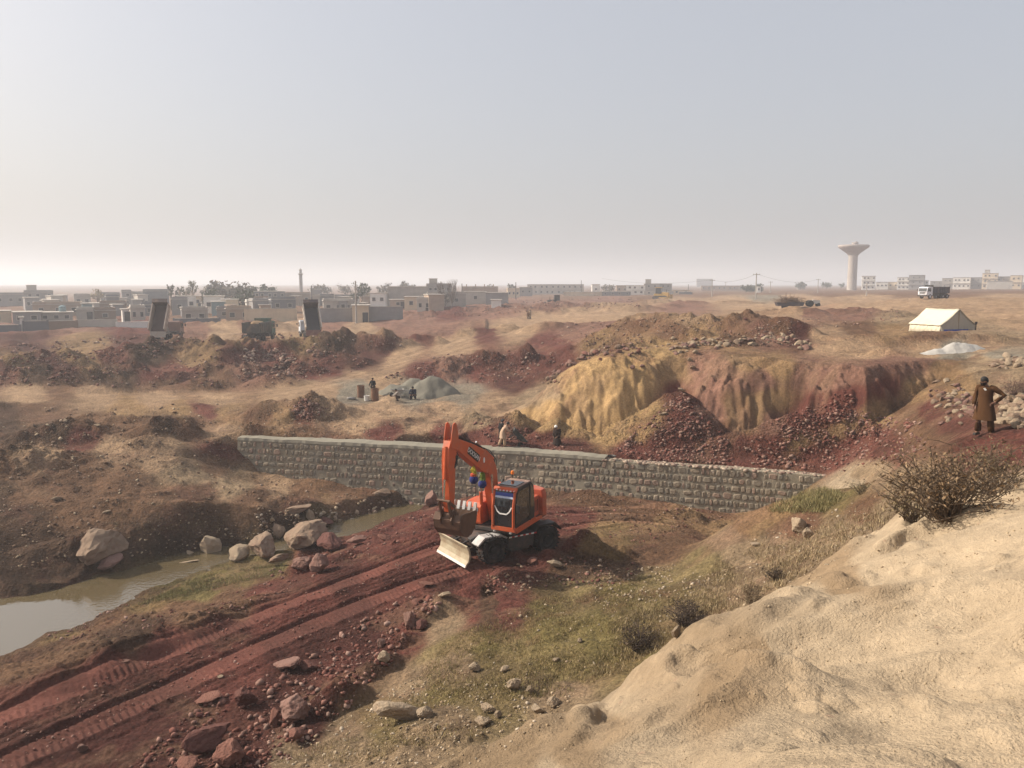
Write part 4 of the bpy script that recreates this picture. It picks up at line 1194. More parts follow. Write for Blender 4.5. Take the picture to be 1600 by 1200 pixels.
    def strip(name, pts, w, m, off):
        s = MB()
        for (ya, fa), (yb, fb) in zip(pts[:-1], pts[1:]):
            pa, pb = wp(fa, off), wp(fb, off)
            A = Vector((pa[0], ya, pa[1])); B = Vector((pb[0], yb, pb[1]))
            t = (B - A).normalized(); nn = t.cross(Vector((1, 0, 0.1))).normalized() * w / 2
            s.add([A - nn, B - nn, B + nn, A + nn, A - nn + Vector((0.006, 0, 0)), B - nn + Vector((0.006, 0, 0)), B + nn + Vector((0.006, 0, 0)), A + nn + Vector((0.006, 0, 0))], [(0, 1, 2, 3), (4, 5, 6, 7), (0, 1, 5, 4), (2, 3, 7, 6), (1, 2, 6, 5), (3, 0, 4, 7)])
        return s.build(name, m, wso if False else cabo)
    strip('window_tape', [(y0 + 0.13, 0.80), (y0 + 0.24, 0.60), (y0 + 0.36, 0.50), (y1 - 0.36, 0.50), (y1 - 0.24, 0.60), (y1 - 0.13, 0.80)], 0.055, white, 0.010)
    vis = MB()
    for fa, fb in ((1.30, 1.345), (1.20, 1.30)):
        pass
    pa, pb = wp(1.20, 0.012), wp(1.34, 0.012)
    vis.add([(pa[0], y0 + 0.1, pa[1]), (pa[0], y1 - 0.1, pa[1]), (pb[0], y1 - 0.1, pb[1]), (pb[0], y0 + 0.1, pb[1])], [(0, 1, 2, 3)])
    viso = vis.build('sun_visor', mat('blue_visor', (0.02, 0.045, 0.26), 0.35), cabo)
    pa, pb = wp(1.12, 0.012), wp(1.20, 0.012)
    MB().add([(pa[0], y0 + 0.1, pa[1]), (pa[0], y1 - 0.1, pa[1]), (pb[0], y1 - 0.1, pb[1]), (pb[0], y0 + 0.1, pb[1])], [(0, 1, 2, 3)]).build('visor_band', mat('pale_blue_visor', (0.45, 0.52, 0.66), 0.35), cabo)
    a1, a2 = MB(), MB()
    nst = 12
    for k in range(nst):
        yy = y0 + 0.04 + (k + 0.5) * (y1 - y0 - 0.08) / nst
        (a1 if k % 2 else a2).box((x1 - 0.145, yy, z1 - 0.075), (0.02, (y1 - y0 - 0.08) / nst, 0.055), Matrix.Rotation(-0.55, 3, 'Y'))
    a1.build('white_stripe', white, cabo)['kind'] = 'stuff'; a2.build('red_stripe', redt, cabo)['kind'] = 'stuff'
    # side door glass and frame on the near side
    dg = MB()
    dprof = [(0.10, z0 + 0.32), (x1 - 0.12, z0 + 0.24), (x1 - 0.14, z0 + 0.95), (x1 - 0.26, z1 - 0.2), (x1 - 0.4, z1 - 0.12), (0.10, z1 - 0.12)]
    dg.prism(dprof, y1 - 0.03, y1 + 0.004)
    dg.build('side_window', glass, cabo)
    dg = MB(); dprof = [(x0 + 0.1, z0 + 0.6), (0.0, z0 + 0.6), (0.0, z1 - 0.12), (x0 + 0.34, z1 - 0.12), (x0 + 0.15, z1 - 0.3), (x0 + 0.1, z1 - 0.55)]
    dg.prism(dprof, y1 - 0.03, y1 + 0.004); dg.build('side_window', mat('dusty_cab_glass', (0.10, 0.075, 0.055), 0.12, spec=0.6), cabo)
    dr = MB(); dr.prism([(0.03, z0 + 0.02), (0.07, z0 + 0.02), (0.07, z1 - 0.08), (0.03, z1 - 0.08)], y1 - 0.01, y1 + 0.025)
    dr.tube([(0.15, y1 + 0.05, z0 + 0.4), (0.15, y1 + 0.05, z0 + 0.95)], 0.015, 6); dr.build('door_frame', black, cabo)
    rf = MB(); rf.prism([(x1 - 0.30, z1 + 0.005), (x1 - 0.38, z1 + 0.05), (x0 + 0.3, z1 + 0.055), (x0 + 0.2, z1 + 0.005)], y0 + 0.03, y1 - 0.03)
    rfo = rf.build('cab_roof', mat('dusty_roof', (0.20, 0.115, 0.085), 0.55, var=0.2, scale=3, dirt=(0.4, 0.28, 0.2), dirt_amt=0.4), cabo, bevel=0.02)
    MB().box((0.62, (y0 + y1) / 2, z1 + 0.062), (0.72, 0.72, 0.03)).build('roof_hatch', glass, rfo)
    bc = MB(); bc.tube([(-0.15, y0 + 0.12, z1 + 0.04), (-0.15, y0 + 0.12, z1 + 0.22)], 0.02, 6)
    bco = bc.build('beacon_post', black, rfo)
    MB().lathe([(0.07, 0), (0.075, 0.03), (0.065, 0.12), (0.03, 0.15), (0.0, 0.15)], 12, (-0.15, y0 + 0.12, z1 + 0.22)).build('beacon', mat('amber_beacon', (0.75, 0.20, 0.03), 0.25), cabo)
    mi = MB(); mi.tube([(x1 - 0.1, y1, z0 + 1.1), (x1 + 0.05, y1 + 0.16, z0 + 1.12)], 0.012, 6); mi.box((x1 + 0.06, y1 + 0.18, z0 + 0.95), (0.05, 0.15, 0.3)); mi.build('mirror', black, cabo)
    for yy in (y0 + 0.12, y1 - 0.16):
        wl = MB().lathe([(0.0, 0.05), (0.055, 0.05), (0.06, 0), (0.03, -0.04)], 10, (x1 + 0.02, yy, z0 - 0.1), axis='z')
        wl.build('headlight', grey, cabo)
    # ---- boom, arm, bucket (all in the plane y = yb)
    yb = -0.18
    bw = 0.175
    bm_ = MB()
    lower = [(0.33, 1.50), (0.68, 1.45), (0.98, 2.55), (1.18, 3.40), (1.30, 3.62), (1.12, 4.02), (0.82, 4.02), (0.62, 3.75), (0.46, 2.75)]
    bm_.prism(lower, yb - bw, yb + bw)
    boom = up(bm_, 'boom', orange, bevel=0.02)
    b2 = MB()
    upper = [(0.80, 4.05), (1.16, 3.56), (1.62, 3.72), (2.6, 4.35), (3.72, 5.12), (3.86, 5.30), (3.80, 5.46), (3.55, 5.46), (2.3, 4.98), (1.55, 4.62)]
    b2.prism(upper, yb - bw * 0.92, yb + bw * 0.92)
    b2o = b2.build('upper_boom', orange, boom, bevel=0.02)
    ys = yb + bw * 0.92
    an = math.atan2(5.12 - 3.72, 3.72 - 1.62)
    def on_boom(x, z, w, h, m, name, proud=0.006, th=0.01):
        return MB().box((0, 0, 0), (w, th, h)).build(name, m, boom, (x, ys + proud, z), (0, -an, 0))
    on_boom(2.42, 4.62, 0.92, 0.30, mat('black_decal', (0.012, 0.012, 0.012), 0.4), 'name_plate')
    me = text_mesh('DOOSAN', 0.25, 0.003, white)
    # text lies in x-y; stand it up facing the near side (+y): mirrored x so it reads correctly from there
    tx = bpy.data.objects.new('lettering', me); COL.objects.link(tx); tx.parent = boom
    M_ = Matrix.Rotation(-an, 4, 'Y') @ Matrix(((-1, 0, 0, 0), (0, 0, 1, 0), (0, 1, 0, 0), (0, 0, 0, 1)))
    M_.translation = Vector((2.42, ys + 0.016, 4.61)); tx.matrix_local = M_
    ov = MB(); ov.lathe([(0.075, 0.0), (0.075, 0.012), (0.0, 0.012)], 16, axis='y'); ovo = ov.build('round_sticker', white, boom, (1.62, ys + 0.0, 4.22)); ovo.scale = (0.8, 1, 1.5)
    # hydraulic cylinders
    def cyl(a, b_, r, parent, ft=0.55):
        A, B = Vector(a), Vector(b_)
        mid = A.lerp(B, ft)
        q = MB().tube([A, mid], r, 10).build('hydraulic_cylinder', orange, parent)
        MB().tube([mid, B], r * 0.55, 10).build('piston_rod', chrome, q)
        return q
    for s in (-1, 1):
        cyl((1.05, yb + s * 0.30, 1.55), (1.20, yb + s * 0.27, 3.55), 0.075, boom, 0.6)
    cyl((0.70, yb + 0.03, 4.08), (2.0, yb + 0.03, 5.02), 0.07, boom)
    hs = MB()
    for k in range(4):
        o_ = (k - 1.5) * 0.06
        hs.tube([(0.62, yb + o_, 2.6), (0.55, yb + o_, 3.4), (0.62 - 0.05 * k, yb + o_, 3.95), (1.0, yb + o_, 4.35 + 0.04 * k), (1.6, yb + o_, 4.72), (2.6, yb + o_, 5.12 + 0.02 * k), (3.4, yb + o_, 5.50), (3.72, yb + o_, 5.38 - 0.1 * k), (3.62 + 0.03 * k, yb + bw + 0.03, 4.85 - 0.12 * k), (3.86, yb + bw * 0.7, 4.35), (3.95, yb + bw * 0.6, 4.0)], 0.020, 6)
    hs.build('hydraulic_hose', hose, boom)
    # arm
    a_ = MB()
    arm = [(3.60, 5.10), (3.50, 5.62), (3.66, 6.02), (3.86, 6.06), (3.98, 5.65), (4.16, 5.2), (4.22, 4.6), (4.20, 3.4), (4.12, 2.75), (3.98, 2.70), (3.88, 2.85), (3.80, 3.6), (3.74, 4.5)]
    for s in (-1, 1):
        a_.prism([(3.52, 5.55), (3.64, 6.02), (3.74, 6.10), (3.86, 6.06), (4.0, 5.6), (4.05, 5.2), (3.6, 5.0)], yb + s * 0.155 - 0.025, yb + s * 0.155 + 0.025)
    a_.prism([(3.62, 5.02), (3.60, 5.45), (4.02, 5.45), (4.16, 5.2), (4.22, 4.6), (4.20, 3.4), (4.12, 2.75), (3.98, 2.70), (3.88, 2.85), (3.80, 3.6), (3.74, 4.5)], yb - 0.155, yb + 0.155)
    armo = up(a_, 'arm', orange, bevel=0.015)
    cyl((4.12, yb, 5.25), (4.36, yb, 3.25), 0.075, armo, 0.6)
    lk = MB()
    for s in (-1, 1):
        lk.prism([(4.32, 3.30), (4.42, 3.22), (4.22, 2.45), (4.10, 2.45)], yb + s * 0.2 - 0.025, yb + s * 0.2 + 0.025)
        lk.prism([(4.34, 3.26), (4.40, 3.18), (4.0, 2.9), (3.95, 3.0)], yb + s * 0.24 - 0.02, yb + s * 0.24 + 0.02)
    lk.tube([(4.05, yb - 0.3, 2.80), (4.05, yb + 0.3, 2.80)], 0.06, 10); lk.tube([(4.37, yb - 0.28, 3.26), (4.37, yb + 0.28, 3.26)], 0.05, 10); lk.tube([(4.18, yb - 0.3, 2.5), (4.18, yb + 0.3, 2.5)], 0.05, 10)
    lk.build('bucket_linkage', rust, armo)
    # bucket: curled in, teeth up towards the cab
    hw = 0.56
    prof = [(2.92, 2.62), (2.98, 2.25), (3.12, 1.95), (3.38, 1.76), (3.68, 1.72), (3.96, 1.86), (4.16, 2.12), (4.22, 2.45), (4.10, 2.72)]
    inner = [(p[0] + (3.55 - p[0]) * 0.09, p[1] + (2.5 - p[1]) * 0.09) for p in prof]
    bk = MB()
    nP = len(prof)
    vs = []
    for y in (yb - hw, yb + hw):
        vs += [(p[0], y, p[1]) for p in prof] + [(p[0], y, p[1]) for p in inner]
    W_ = 2 * nP
    fs = []
    for k in range(nP - 1):
        fs.append((k, k + 1, W_ + k + 1, W_ + k)); fs.append((nP + k, W_ + nP + k, W_ + nP + k + 1, nP + k + 1))
    for b0 in (0, W_):
        for k in range(nP - 1):
            fs.append((b0 + k, b0 + k + 1, b0 + nP + k + 1, b0 + nP + k))
    fs.append((0, nP, W_ + nP, W_)); fs.append((nP - 1, 2 * nP - 1, W_ + 2 * nP - 1, W_ + nP - 1))
    bk.add(vs, fs)
    for y in (yb - hw - 0.001, yb + hw + 0.001):        # side cheeks
        bk.prism([(2.94, 2.60)] + [(p[0], p[1]) for p in prof[1:-1]] + [(4.08, 2.70)], y - 0.02, y + 0.02)
    for s in (-1, 1):
        bk.prism([(3.88, 2.70), (4.25, 2.30), (4.32, 2.5), (4.12, 2.88), (3.98, 2.88)], yb + s * 0.245 - 0.03, yb + s * 0.245 + 0.03)
    bko = up(bk, 'bucket', rust)
    for k in range(5):
        y = yb - hw + 0.08 + k * (2 * hw - 0.16) / 4
        tt = MB(); tt.prism([(2.86, 2.55), (3.0, 2.56), (2.95, 2.72), (2.90, 2.86), (2.86, 2.86)], y - 0.06, y + 0.06)
        tt.build('tooth', bright, bko)
    lip = MB(); lip.prism([(2.885, 2.40), (2.925, 2.40), (2.93, 2.64), (2.89, 2.64)], yb - hw, yb + hw); lip.build('bucket_lip', bright, bko)
    # ---- ornaments tied under the boom
    for k, (x, z) in enumerate(((2.28, 3.95), (1.60, 3.62))):
        wp_ = Matrix.Translation((CX, CY, zb)) @ (Matrix.Rotation(up_ang, 4, 'Z'))
        p = wp_ @ Vector((x, yb + 0.02, z))
        lab = ('blue ball ornament with yellow tassel dangling at the boom middle, farther from the cab', 'blue ball ornament with green tassel hanging under the boom knee, nearer the cab')[k]
        oe = empty('hanging_ornament', p, label=lab, cat='ornament', group='ornaments tied under the excavator boom')
        bl = MB()
        bl.lathe([(0.0, -0.62), (0.10, -0.60), (0.17, -0.50), (0.17, -0.38), (0.10, -0.28), (0.0, -0.26)], 12)
        bl.build('pompom', mat('blue_pompom', (0.015, 0.022, 0.13), 0.9), oe, smooth=True)
        ts = MB(); rr_ = random.Random(k)
        for q in range(26):
            a = rr_.uniform(0, 6.28); r_ = rr_.uniform(0.03, 0.12)
            ts.tube([(0.02 * math.cos(a), 0.02 * math.sin(a), 0.10), (r_ * math.cos(a), r_ * math.sin(a), -0.06), (r_ * 1.1 * math.cos(a), r_ * 1.1 * math.sin(a), -0.30)], 0.014, 4)
        ts.build('tassel', mat(('yellow_tassel', 'green_tassel')[k], ((0.42, 0.36, 0.04), (0.16, 0.24, 0.04))[k], 0.9, var=0.3, scale=12), oe)
        if k == 0:
            MB().lathe([(0.05, -0.16), (0.13, -0.22), (0.13, -0.3), (0.05, -0.33)], 10).build('red_band', mat('red_cloth', (0.38, 0.05, 0.02), 0.9), oe)
        MB().tube([(0, 0, 0.08), (0, 0, 0.32)], 0.012, 5).build('cord', black, oe)
excavator()

# ================================================================== people
def skin_mesh(name, joints, edges, m, sub=1, root=None):
    names = list(joints)
    me = bpy.data.meshes.new(name)
    me.from_pydata([joints[k][:3] for k in names], [(names.index(a), names.index(b)) for a, b in edges], [])
    o = bpy.data.objects.new(name, me); COL.objects.link(o)
    sk = o.modifiers.new('skin', 'SKIN'); sk.use_smooth_shade = True
    for i, k in enumerate(names):
        r = joints[k][3]
        d = me.skin_vertices[0].data[i]
        d.radius = (r, r) if not isinstance(r, tuple) else r
        d.use_root = (k == root) if root else (i == 0)
    ss = o.modifiers.new('sub', 'SUBSURF'); ss.levels = sub; ss.render_levels = sub
    dg = bpy.context.evaluated_depsgraph_get()
    new = bpy.data.meshes.new_from_object(o.evaluated_get(dg)); new.name = name
    bpy.data.objects.remove(o); bpy.data.meshes.remove(me)
    new.materials.clear(); new.materials.append(m)
    new.polygons.foreach_set('use_smooth', np.ones(len(new.polygons), bool))
    return new

def loft(rings, n=20, fold=0.0, seed=0, close=True):
    """rings: (x, y, z, rx, ry)"""
    vs, fs = [], []
    for i, (x, y, z, rx, ry) in enumerate(rings):
        g = i / (len(rings) - 1)
        for k in range(n):
            a = 2 * math.pi * k / n
            f = 1 + fold * g * (math.sin(a * 5 + seed) * 0.6 + math.sin(a * 8 + seed * 2.1 + g * 2) * 0.5) + fold * 0.5 * mnoise.noise(Vector((math.cos(a) * 2, math.sin(a) * 2, z * 5 + seed)))
            vs.append((x + rx * f * math.cos(a), y + ry * f * math.sin(a), z))
    for i in range(len(rings) - 1):
        for k in range(n):
            fs.append((i * n + k, (i + 1) * n + k, (i + 1) * n + (k + 1) % n, i * n + (k + 1) % n))
    if close:
        fs.append(tuple(range(n)))
    return vs, fs

SKIN_M = mat('weathered_skin', (0.20, 0.105, 0.065), 0.6, var=0.1, scale=20)
HAIR_M = mat('black_hair', (0.012, 0.010, 0.009), 0.7, var=0.3, scale=30)
SHOE_M = mat('dark_sandal', (0.02, 0.016, 0.013), 0.7)
BASE_POSE = {'pelvis': (0, 0, 0.95), 'waist': (0, 0, 1.10), 'chest': (0, 0, 1.30), 'neck': (0, 0.0, 1.47), 'head': (0, 0.035, 1.60),
             'shr': (0.19, 0, 1.40), 'elr': (0.25, -0.03, 1.12), 'wrr': (0.26, 0.06, 0.86), 'shl': (-0.19, 0, 1.40), 'ell': (-0.25, -0.03, 1.12), 'wrl': (-0.26, 0.06, 0.86),
             'hpr': (0.095, 0, 0.90), 'knr': (0.11, 0.02, 0.49), 'anr': (0.11, -0.01, 0.09), 'hpl': (-0.095, 0, 0.90), 'knl': (-0.11, 0.02, 0.49), 'anl': (-0.11, -0.01, 0.09)}

def person(loc, rz, label, pose=None, top=(0.1, 0.05, 0.03), bottom=None, hem=0.52, head='hair', group=None, scale=1.0, fine=False, beard=False, sleeve='wrr', hand_dirs=None):
    J = {k: Vector(v) for k, v in BASE_POSE.items()}
    for k, v in (pose or {}).items():
        J[k] = Vector(v)
    root = empty('person', loc, rz, label, 'person', group)
    root.scale = (scale,) * 3
    tcol = mat('cloth_%.3f_%.3f_%.3f' % tuple(top), top, 0.9, var=0.18, scale=14, bump=0.004, bscale=30, spec=0.1)
    bcol = mat('cloth_%.3f_%.3f_%.3f' % tuple(bottom), bottom, 0.9, var=0.18, scale=14, spec=0.1) if bottom else tcol
    up = (J['head'] - J['neck']).normalized()
    face = Vector((J['head'].x - J['neck'].x, J['head'].y - J['neck'].y, 0))
    look = (pose or {}).get('look')
    fd = (Vector(look) if look else Vector((0, 1, 0))).normalized()
    jt = {}
    def put(k, p, r): jt[k] = (p.x, p.y, p.z, r)
    put('pelvis', J['pelvis'], (0.13, 0.11)); put('waist', J['waist'], (0.13, 0.10)); put('chest', J['chest'], (0.155, 0.115))
    put('neck', J['neck'], 0.052)
    put('jaw', J['neck'].lerp(J['head'], 0.55) + fd * 0.02, 0.066)
    put('skull', J['head'] + up * 0.015, 0.092); put('crown', J['head'] + up * 0.075, 0.075)
    put('nose', J['head'] - up * 0.012 + fd * 0.105, 0.014)
    put('chin', J['neck'].lerp(J['head'], 0.55) + fd * 0.075 - up * 0.0, 0.028)
    side = up.cross(fd).normalized()
    put('ear_a', J['head'] + side * 0.088 - fd * 0.01, 0.017); put('ear_b', J['head'] - side * 0.088 - fd * 0.01, 0.017)
    E = [('pelvis', 'waist'), ('waist', 'chest'), ('chest', 'neck'), ('neck', 'jaw'), ('jaw', 'skull'), ('skull', 'crown'), ('skull', 'nose'), ('jaw', 'chin'), ('skull', 'ear_a'), ('skull', 'ear_b')]
    for s in 'rl':
        put('sh' + s, J['sh' + s], 0.058); put('el' + s, J['el' + s], 0.043); put('wr' + s, J['wr' + s], 0.030)
        hd = (J['wr' + s] - J['el' + s]).normalized()
        if hand_dirs and s in hand_dirs:
            hd = Vector(hand_dirs[s]).normalized()
        palm = J['wr' + s] + hd * 0.075
        put('palm' + s, palm, (0.040, 0.020))
        E += [('chest', 'sh' + s), ('sh' + s, 'el' + s), ('el' + s, 'wr' + s), ('wr' + s, 'palm' + s)]
        sd_ = hd.cross(Vector((1, 0, 0)) if abs(hd.x) < 0.8 else Vector((0, 1, 0))).normalized()
        cur = hd.cross(sd_).normalized()
        if fine:
            for q, (o_, ln) in enumerate(((-0.03, 0.075), (-0.010, 0.088), (0.010, 0.082), (0.029, 0.062))):
                a = palm + hd * 0.028 + sd_ * o_; b = a + hd * ln * 0.55 + cur * 0.008; c = b + hd * ln * 0.4 + cur * 0.022
                put('f%s%da' % (s, q), a, 0.0095); put('f%s%db' % (s, q), b, 0.009); put('f%s%dc' % (s, q), c, 0.0075)
                E += [('palm' + s, 'f%s%da' % (s, q)), ('f%s%da' % (s, q), 'f%s%db' % (s, q)), ('f%s%db' % (s, q), 'f%s%dc' % (s, q))]
            a = palm - hd * 0.02 - sd_ * 0.042; b = a + hd * 0.04 - sd_ * 0.022
            put('t%sa' % s, a, 0.011); put('t%sb' % s, b, 0.009); E += [('palm' + s, 't%sa' % s), ('t%sa' % s, 't%sb' % s)]
        else:
            tip = palm + hd * 0.09 + cur * 0.02
            put('tip' + s, tip, (0.034, 0.014)); th = palm - sd_ * 0.05 + hd * 0.03; put('th' + s, th, 0.012)
            E += [('palm' + s, 'tip' + s), ('palm' + s, 'th' + s)]
        put('hp' + s, J['hp' + s], 0.090); put('kn' + s, J['kn' + s], 0.062); put('an' + s, J['an' + s], 0.042)
        ft = (pose or {}).get('toe' + s); ft = Vector(ft) if ft else J['an' + s] + Vector((0.02 if s == 'r' else -0.02, 0.15, -0.055))
        put('toe' + s, ft, 0.034)
        E += [('pelvis', 'hp' + s), ('hp' + s, 'kn' + s), ('kn' + s, 'an' + s), ('an' + s, 'toe' + s)]
    body = bpy.data.objects.new('body', skin_mesh('body', jt, E, SKIN_M, 2 if fine else 1, 'pelvis'))
    COL.objects.link(body); body.parent = root
    # tunic: shoulders down to the hem, following the trunk
    c, w, p = J['chest'], J['waist'], J['pelvis']
    rings = []
    nk = J['neck'] + (c - J['neck']) * 0.10
    rings.append((nk.x, nk.y, nk.z, 0.075, 0.07)); 
    q = J['neck'].lerp(c, 0.25); rings.append((q.x, q.y, q.z, 0.165, 0.095))
    q = J['neck'].lerp(c, 0.5); rings.append((q.x, q.y, q.z, 0.215, 0.12))
    rings.append((c.x, c.y, c.z, 0.205, 0.145)); q = c.lerp(w, 0.6); rings.append((q.x, q.y, q.z, 0.19, 0.145))
    rings.append((w.x, w.y, w.z, 0.185, 0.15)); rings.append((p.x, p.y, p.z, 0.205, 0.165))
    kx = (J['knr'] + J['knl']) / 2; spread = abs(J['knr'].x - J['knl'].x)
    steps = 4
    zl = p.z
    if hem < p.z - 0.05:
        for i in range(1, steps + 1):
            t = i / steps; z = p.z + (hem - p.z) * t; f = min(1.0, (p.z - z) / max(p.z - kx.z, 0.05))
            rings.append((p.x + (kx.x - p.x) * f, p.y + (kx.y - p.y) * f, z, 0.205 + 0.05 * t + spread * 0.18 * t, 0.165 + 0.045 * t))
    vs, fs = loft(rings, 24, 0.055, seed=len(label))
    tu = MB().add(vs, fs).build('tunic' if hem < 0.8 else 'shirt', tcol, root, smooth=True)
    for s in 'rl':
        end = J['wr' + s] if sleeve == 'wrr' else J['sh' + s].lerp(J['el' + s], 0.8)
        pts = [J['chest'].lerp(J['sh' + s], 0.55) + Vector((0, 0, 0.05)), J['sh' + s], J['sh' + s].lerp(J['el' + s], 0.5), J['el' + s], J['el' + s].lerp(end, 0.55), J['el' + s].lerp(end, 0.94)] if sleeve == 'wrr' else [J['chest'].lerp(J['sh' + s], 0.55) + Vector((0, 0, 0.05)), J['sh' + s], J['sh' + s].lerp(J['el' + s], 0.4), end]
        rad = [0.088, 0.085, 0.072, 0.068, 0.062, 0.052][:len(pts)]
        MB().tube(pts, rad, 12).build('sleeve', tcol, root, smooth=True)
        pts = [J['hp' + s] + Vector((0, 0, 0.04)), J['hp' + s].lerp(J['kn' + s], 0.5), J['kn' + s], J['kn' + s].lerp(J['an' + s], 0.5), J['kn' + s].lerp(J['an' + s], 0.93)]
        MB().tube(pts, [0.13, 0.115, 0.095, 0.092, 0.085], 14).build('trouser_leg', bcol, root, smooth=True)
        t0 = Vector(jt['an' + s][:3]); t1 = Vector(jt['toe' + s][:3])
        dv = (t1 - t0); dv.z = 0; L_ = dv.length or 0.1; dv.normalize()
        sh = MB(); ang = math.atan2(dv.y, dv.x)
        mid = (t0 + t1) / 2; mid.z = min(t0.z - 0.05, t1.z) - 0.005
        sh.box((mid.x, mid.y, max(mid.z, 0.035)), (L_ + 0.13, 0.10, 0.075), Matrix.Rotation(ang, 3, 'Z'), 0.82)
        sh.build('shoe', SHOE_M, root, bevel=0.02)
    R_ = Matrix((side, fd, up)).transposed()     # columns: side, forward, up
    hp = J['head']
    def head_cap(name, m, zmin, k=1.0, brim=0.0, flat=1.0):
        vs, fs = [], []
        n = 16; rows_ = 7
        for i in range(rows_ + 1):
            ph = math.pi / 2 * (1 - i / rows_) * 1.0 + math.asin(max(-0.9, zmin)) * (i / rows_)
            for kk in range(n):
                a = 2 * math.pi * kk / n
                rr_ = math.cos(ph); zz = math.sin(ph) * flat
                fr = 1.0
                if zmin < 0.2 and i == rows_ and math.sin(a) > 0.15:
                    zz += 0.55 * math.sin(a)            # hairline above the face
                vs.append(hp + up * 0.035 + R_ @ Vector((0.098 * k * rr_ * math.cos(a), 0.108 * k * rr_ * math.sin(a) - 0.006, 0.118 * k * zz)))
        for i in range(rows_):
            for kk in range(n):
                fs.append((i * n + kk, (i + 1) * n + kk, (i + 1) * n + (kk + 1) % n, i * n + (kk + 1) % n))
        return MB().add(vs, fs).build(name, m, root, smooth=True)
    head_cap('hair', HAIR_M, -0.55)
    if head == 'cap':
        head_cap('white_cap', mat('white_cotton', (0.72, 0.70, 0.66), 0.9), 0.05, 1.1, flat=0.95)
    elif head == 'scarf':
        head_cap('headscarf', mat('dark_scarf', (0.03, 0.03, 0.035), 0.95), -0.1, 1.22)
    if beard:
        vs, fs = [], []
        jw = Vector(jt['jaw'][:3])
        for i in range(5):
            for kk in range(9):
                a = math.pi * kk / 8
                rr_ = (0.080, 0.083, 0.080, 0.066, 0.03)[i]
                vs.append(jw + fd * 0.006 + R_ @ Vector((rr_ * math.cos(a) * 1.02, rr_ * math.sin(a) * 1.18 + 0.008, 0.045 - 0.028 * i)))
        for i in range(4):
            for kk in range(8):
                fs.append((i * 9 + kk, (i + 1) * 9 + kk, (i + 1) * 9 + kk + 1, i * 9 + kk + 1))
        MB().add(vs, fs).build('beard', HAIR_M, root, smooth=True)
    if fine:
        for sgn in (-1, 1):
            MB().lathe([(0.0, 0.008), (0.010, 0.004), (0.011, 0), (0.0, -0.01)], 8).build('eye', HAIR_M, root, hp + R_ @ Vector((sgn * 0.034, 0.090, 0.012)))
        MB().box((0, 0, 0), (0.045, 0.01, 0.010)).build('mouth', mat('lips', (0.13, 0.05, 0.04), 0.6), root, Vector(jt['jaw'][:3]) + R_ @ Vector((0, 0.082, 0.03)), R_.to_euler())
    return root

def on_ground(px, py):
    return hit(px, py)

# the man on the bank at the right
p = hit(1536, 679)
mx_, my_ = p.x, p.y
mroot = person((mx_, my_, ground(mx_, my_) + 0.0), math.radians(132), 'bearded man in a brown shalwar kameez standing with one hand on his hip', fine=True, beard=True, top=(0.072, 0.035, 0.016), hem=0.46,
       pose={'chest': (0.0, 0.02, 1.30), 'neck': (0.0, 0.05, 1.46), 'head': (0.025, 0.10, 1.585), 'look': (0.55, 0.8, -0.28),
             'shl': (-0.20, 0.02, 1.39), 'ell': (-0.46, -0.08, 1.20), 'wrl': (-0.27, 0.06, 1.00), 'shr': (0.19, 0.02, 1.40), 'elr': (0.27, 0.02, 1.12), 'wrr': (0.25, 0.16, 0.88),
             'knl': (-0.17, 0.03, 0.49), 'anl': (-0.20, -0.04, 0.09), 'knr': (0.13, 0.06, 0.49), 'anr': (0.14, 0.02, 0.09)},
       hand_dirs={'l': (0.55, 0.5, -0.5), 'r': (-0.1, 0.3, -1)})
MB().prism([(-0.02, 0), (0.03, 0.01), (0.035, 0.09), (-0.015, 0.08)], -0.004, 0.004).build('collar', mat('white_collar', (0.6, 0.6, 0.58), 0.8), mroot, (-0.05, 0.165, 1.33), (0, 0.6, 0.3))

# workers on the wall
q = wall_top(779, 1.0)
person(q, math.radians(-78), 'worker in pale beige clothes leaning towards the tipped wheelbarrow on the wall', group=None, top=(0.44, 0.31, 0.22), bottom=(0.40, 0.28, 0.19), hem=0.6,
       pose={'waist': (0, 0.05, 1.09), 'chest': (0, 0.15, 1.26), 'neck': (0, 0.25, 1.39), 'head': (0, 0.33, 1.49), 'look': (0, 0.8, -0.6), 'shr': (0.19, 0.19, 1.33), 'shl': (-0.19, 0.19, 1.33),
             'elr': (0.24, 0.32, 1.10), 'wrr': (0.18, 0.52, 0.98), 'ell': (-0.24, 0.30, 1.10), 'wrl': (-0.18, 0.50, 0.98), 'knr': (0.11, 0.10, 0.50), 'anr': (0.12, 0.12, 0.09), 'knl': (-0.11, -0.05, 0.50), 'anl': (-0.12, -0.22, 0.09)})
q = wall_top(772.5, 1.5)
person(q, math.radians(-60), 'worker in black clothes standing half hidden behind the beige-clad worker on the wall', top=(0.018, 0.017, 0.018), hem=0.5, head='scarf',
       pose={'head': (0, 0.06, 1.58), 'elr': (0.25, 0.06, 1.12), 'wrr': (0.2, 0.28, 1.05)})
bx, by, _ = pol(859, 50.9, 0)
wq = wall_top(859, 1.75)
person((wq.x, wq.y, wq.z - 0.22), math.radians(150), 'worker in dark clothes and a white cap behind the wet cement cap', top=(0.035, 0.024, 0.020), hem=0.45, head='cap',
       pose={'waist': (0, 0.03, 1.09), 'chest': (0, 0.09, 1.28), 'neck': (0, 0.14, 1.44), 'head': (0, 0.20, 1.56), 'look': (0.2, 0.8, -0.6), 'elr': (0.24, 0.10, 1.08), 'wrr': (0.14, 0.28, 0.98), 'ell': (-0.24, 0.10, 1.08), 'wrl': (-0.14, 0.28, 0.98)})

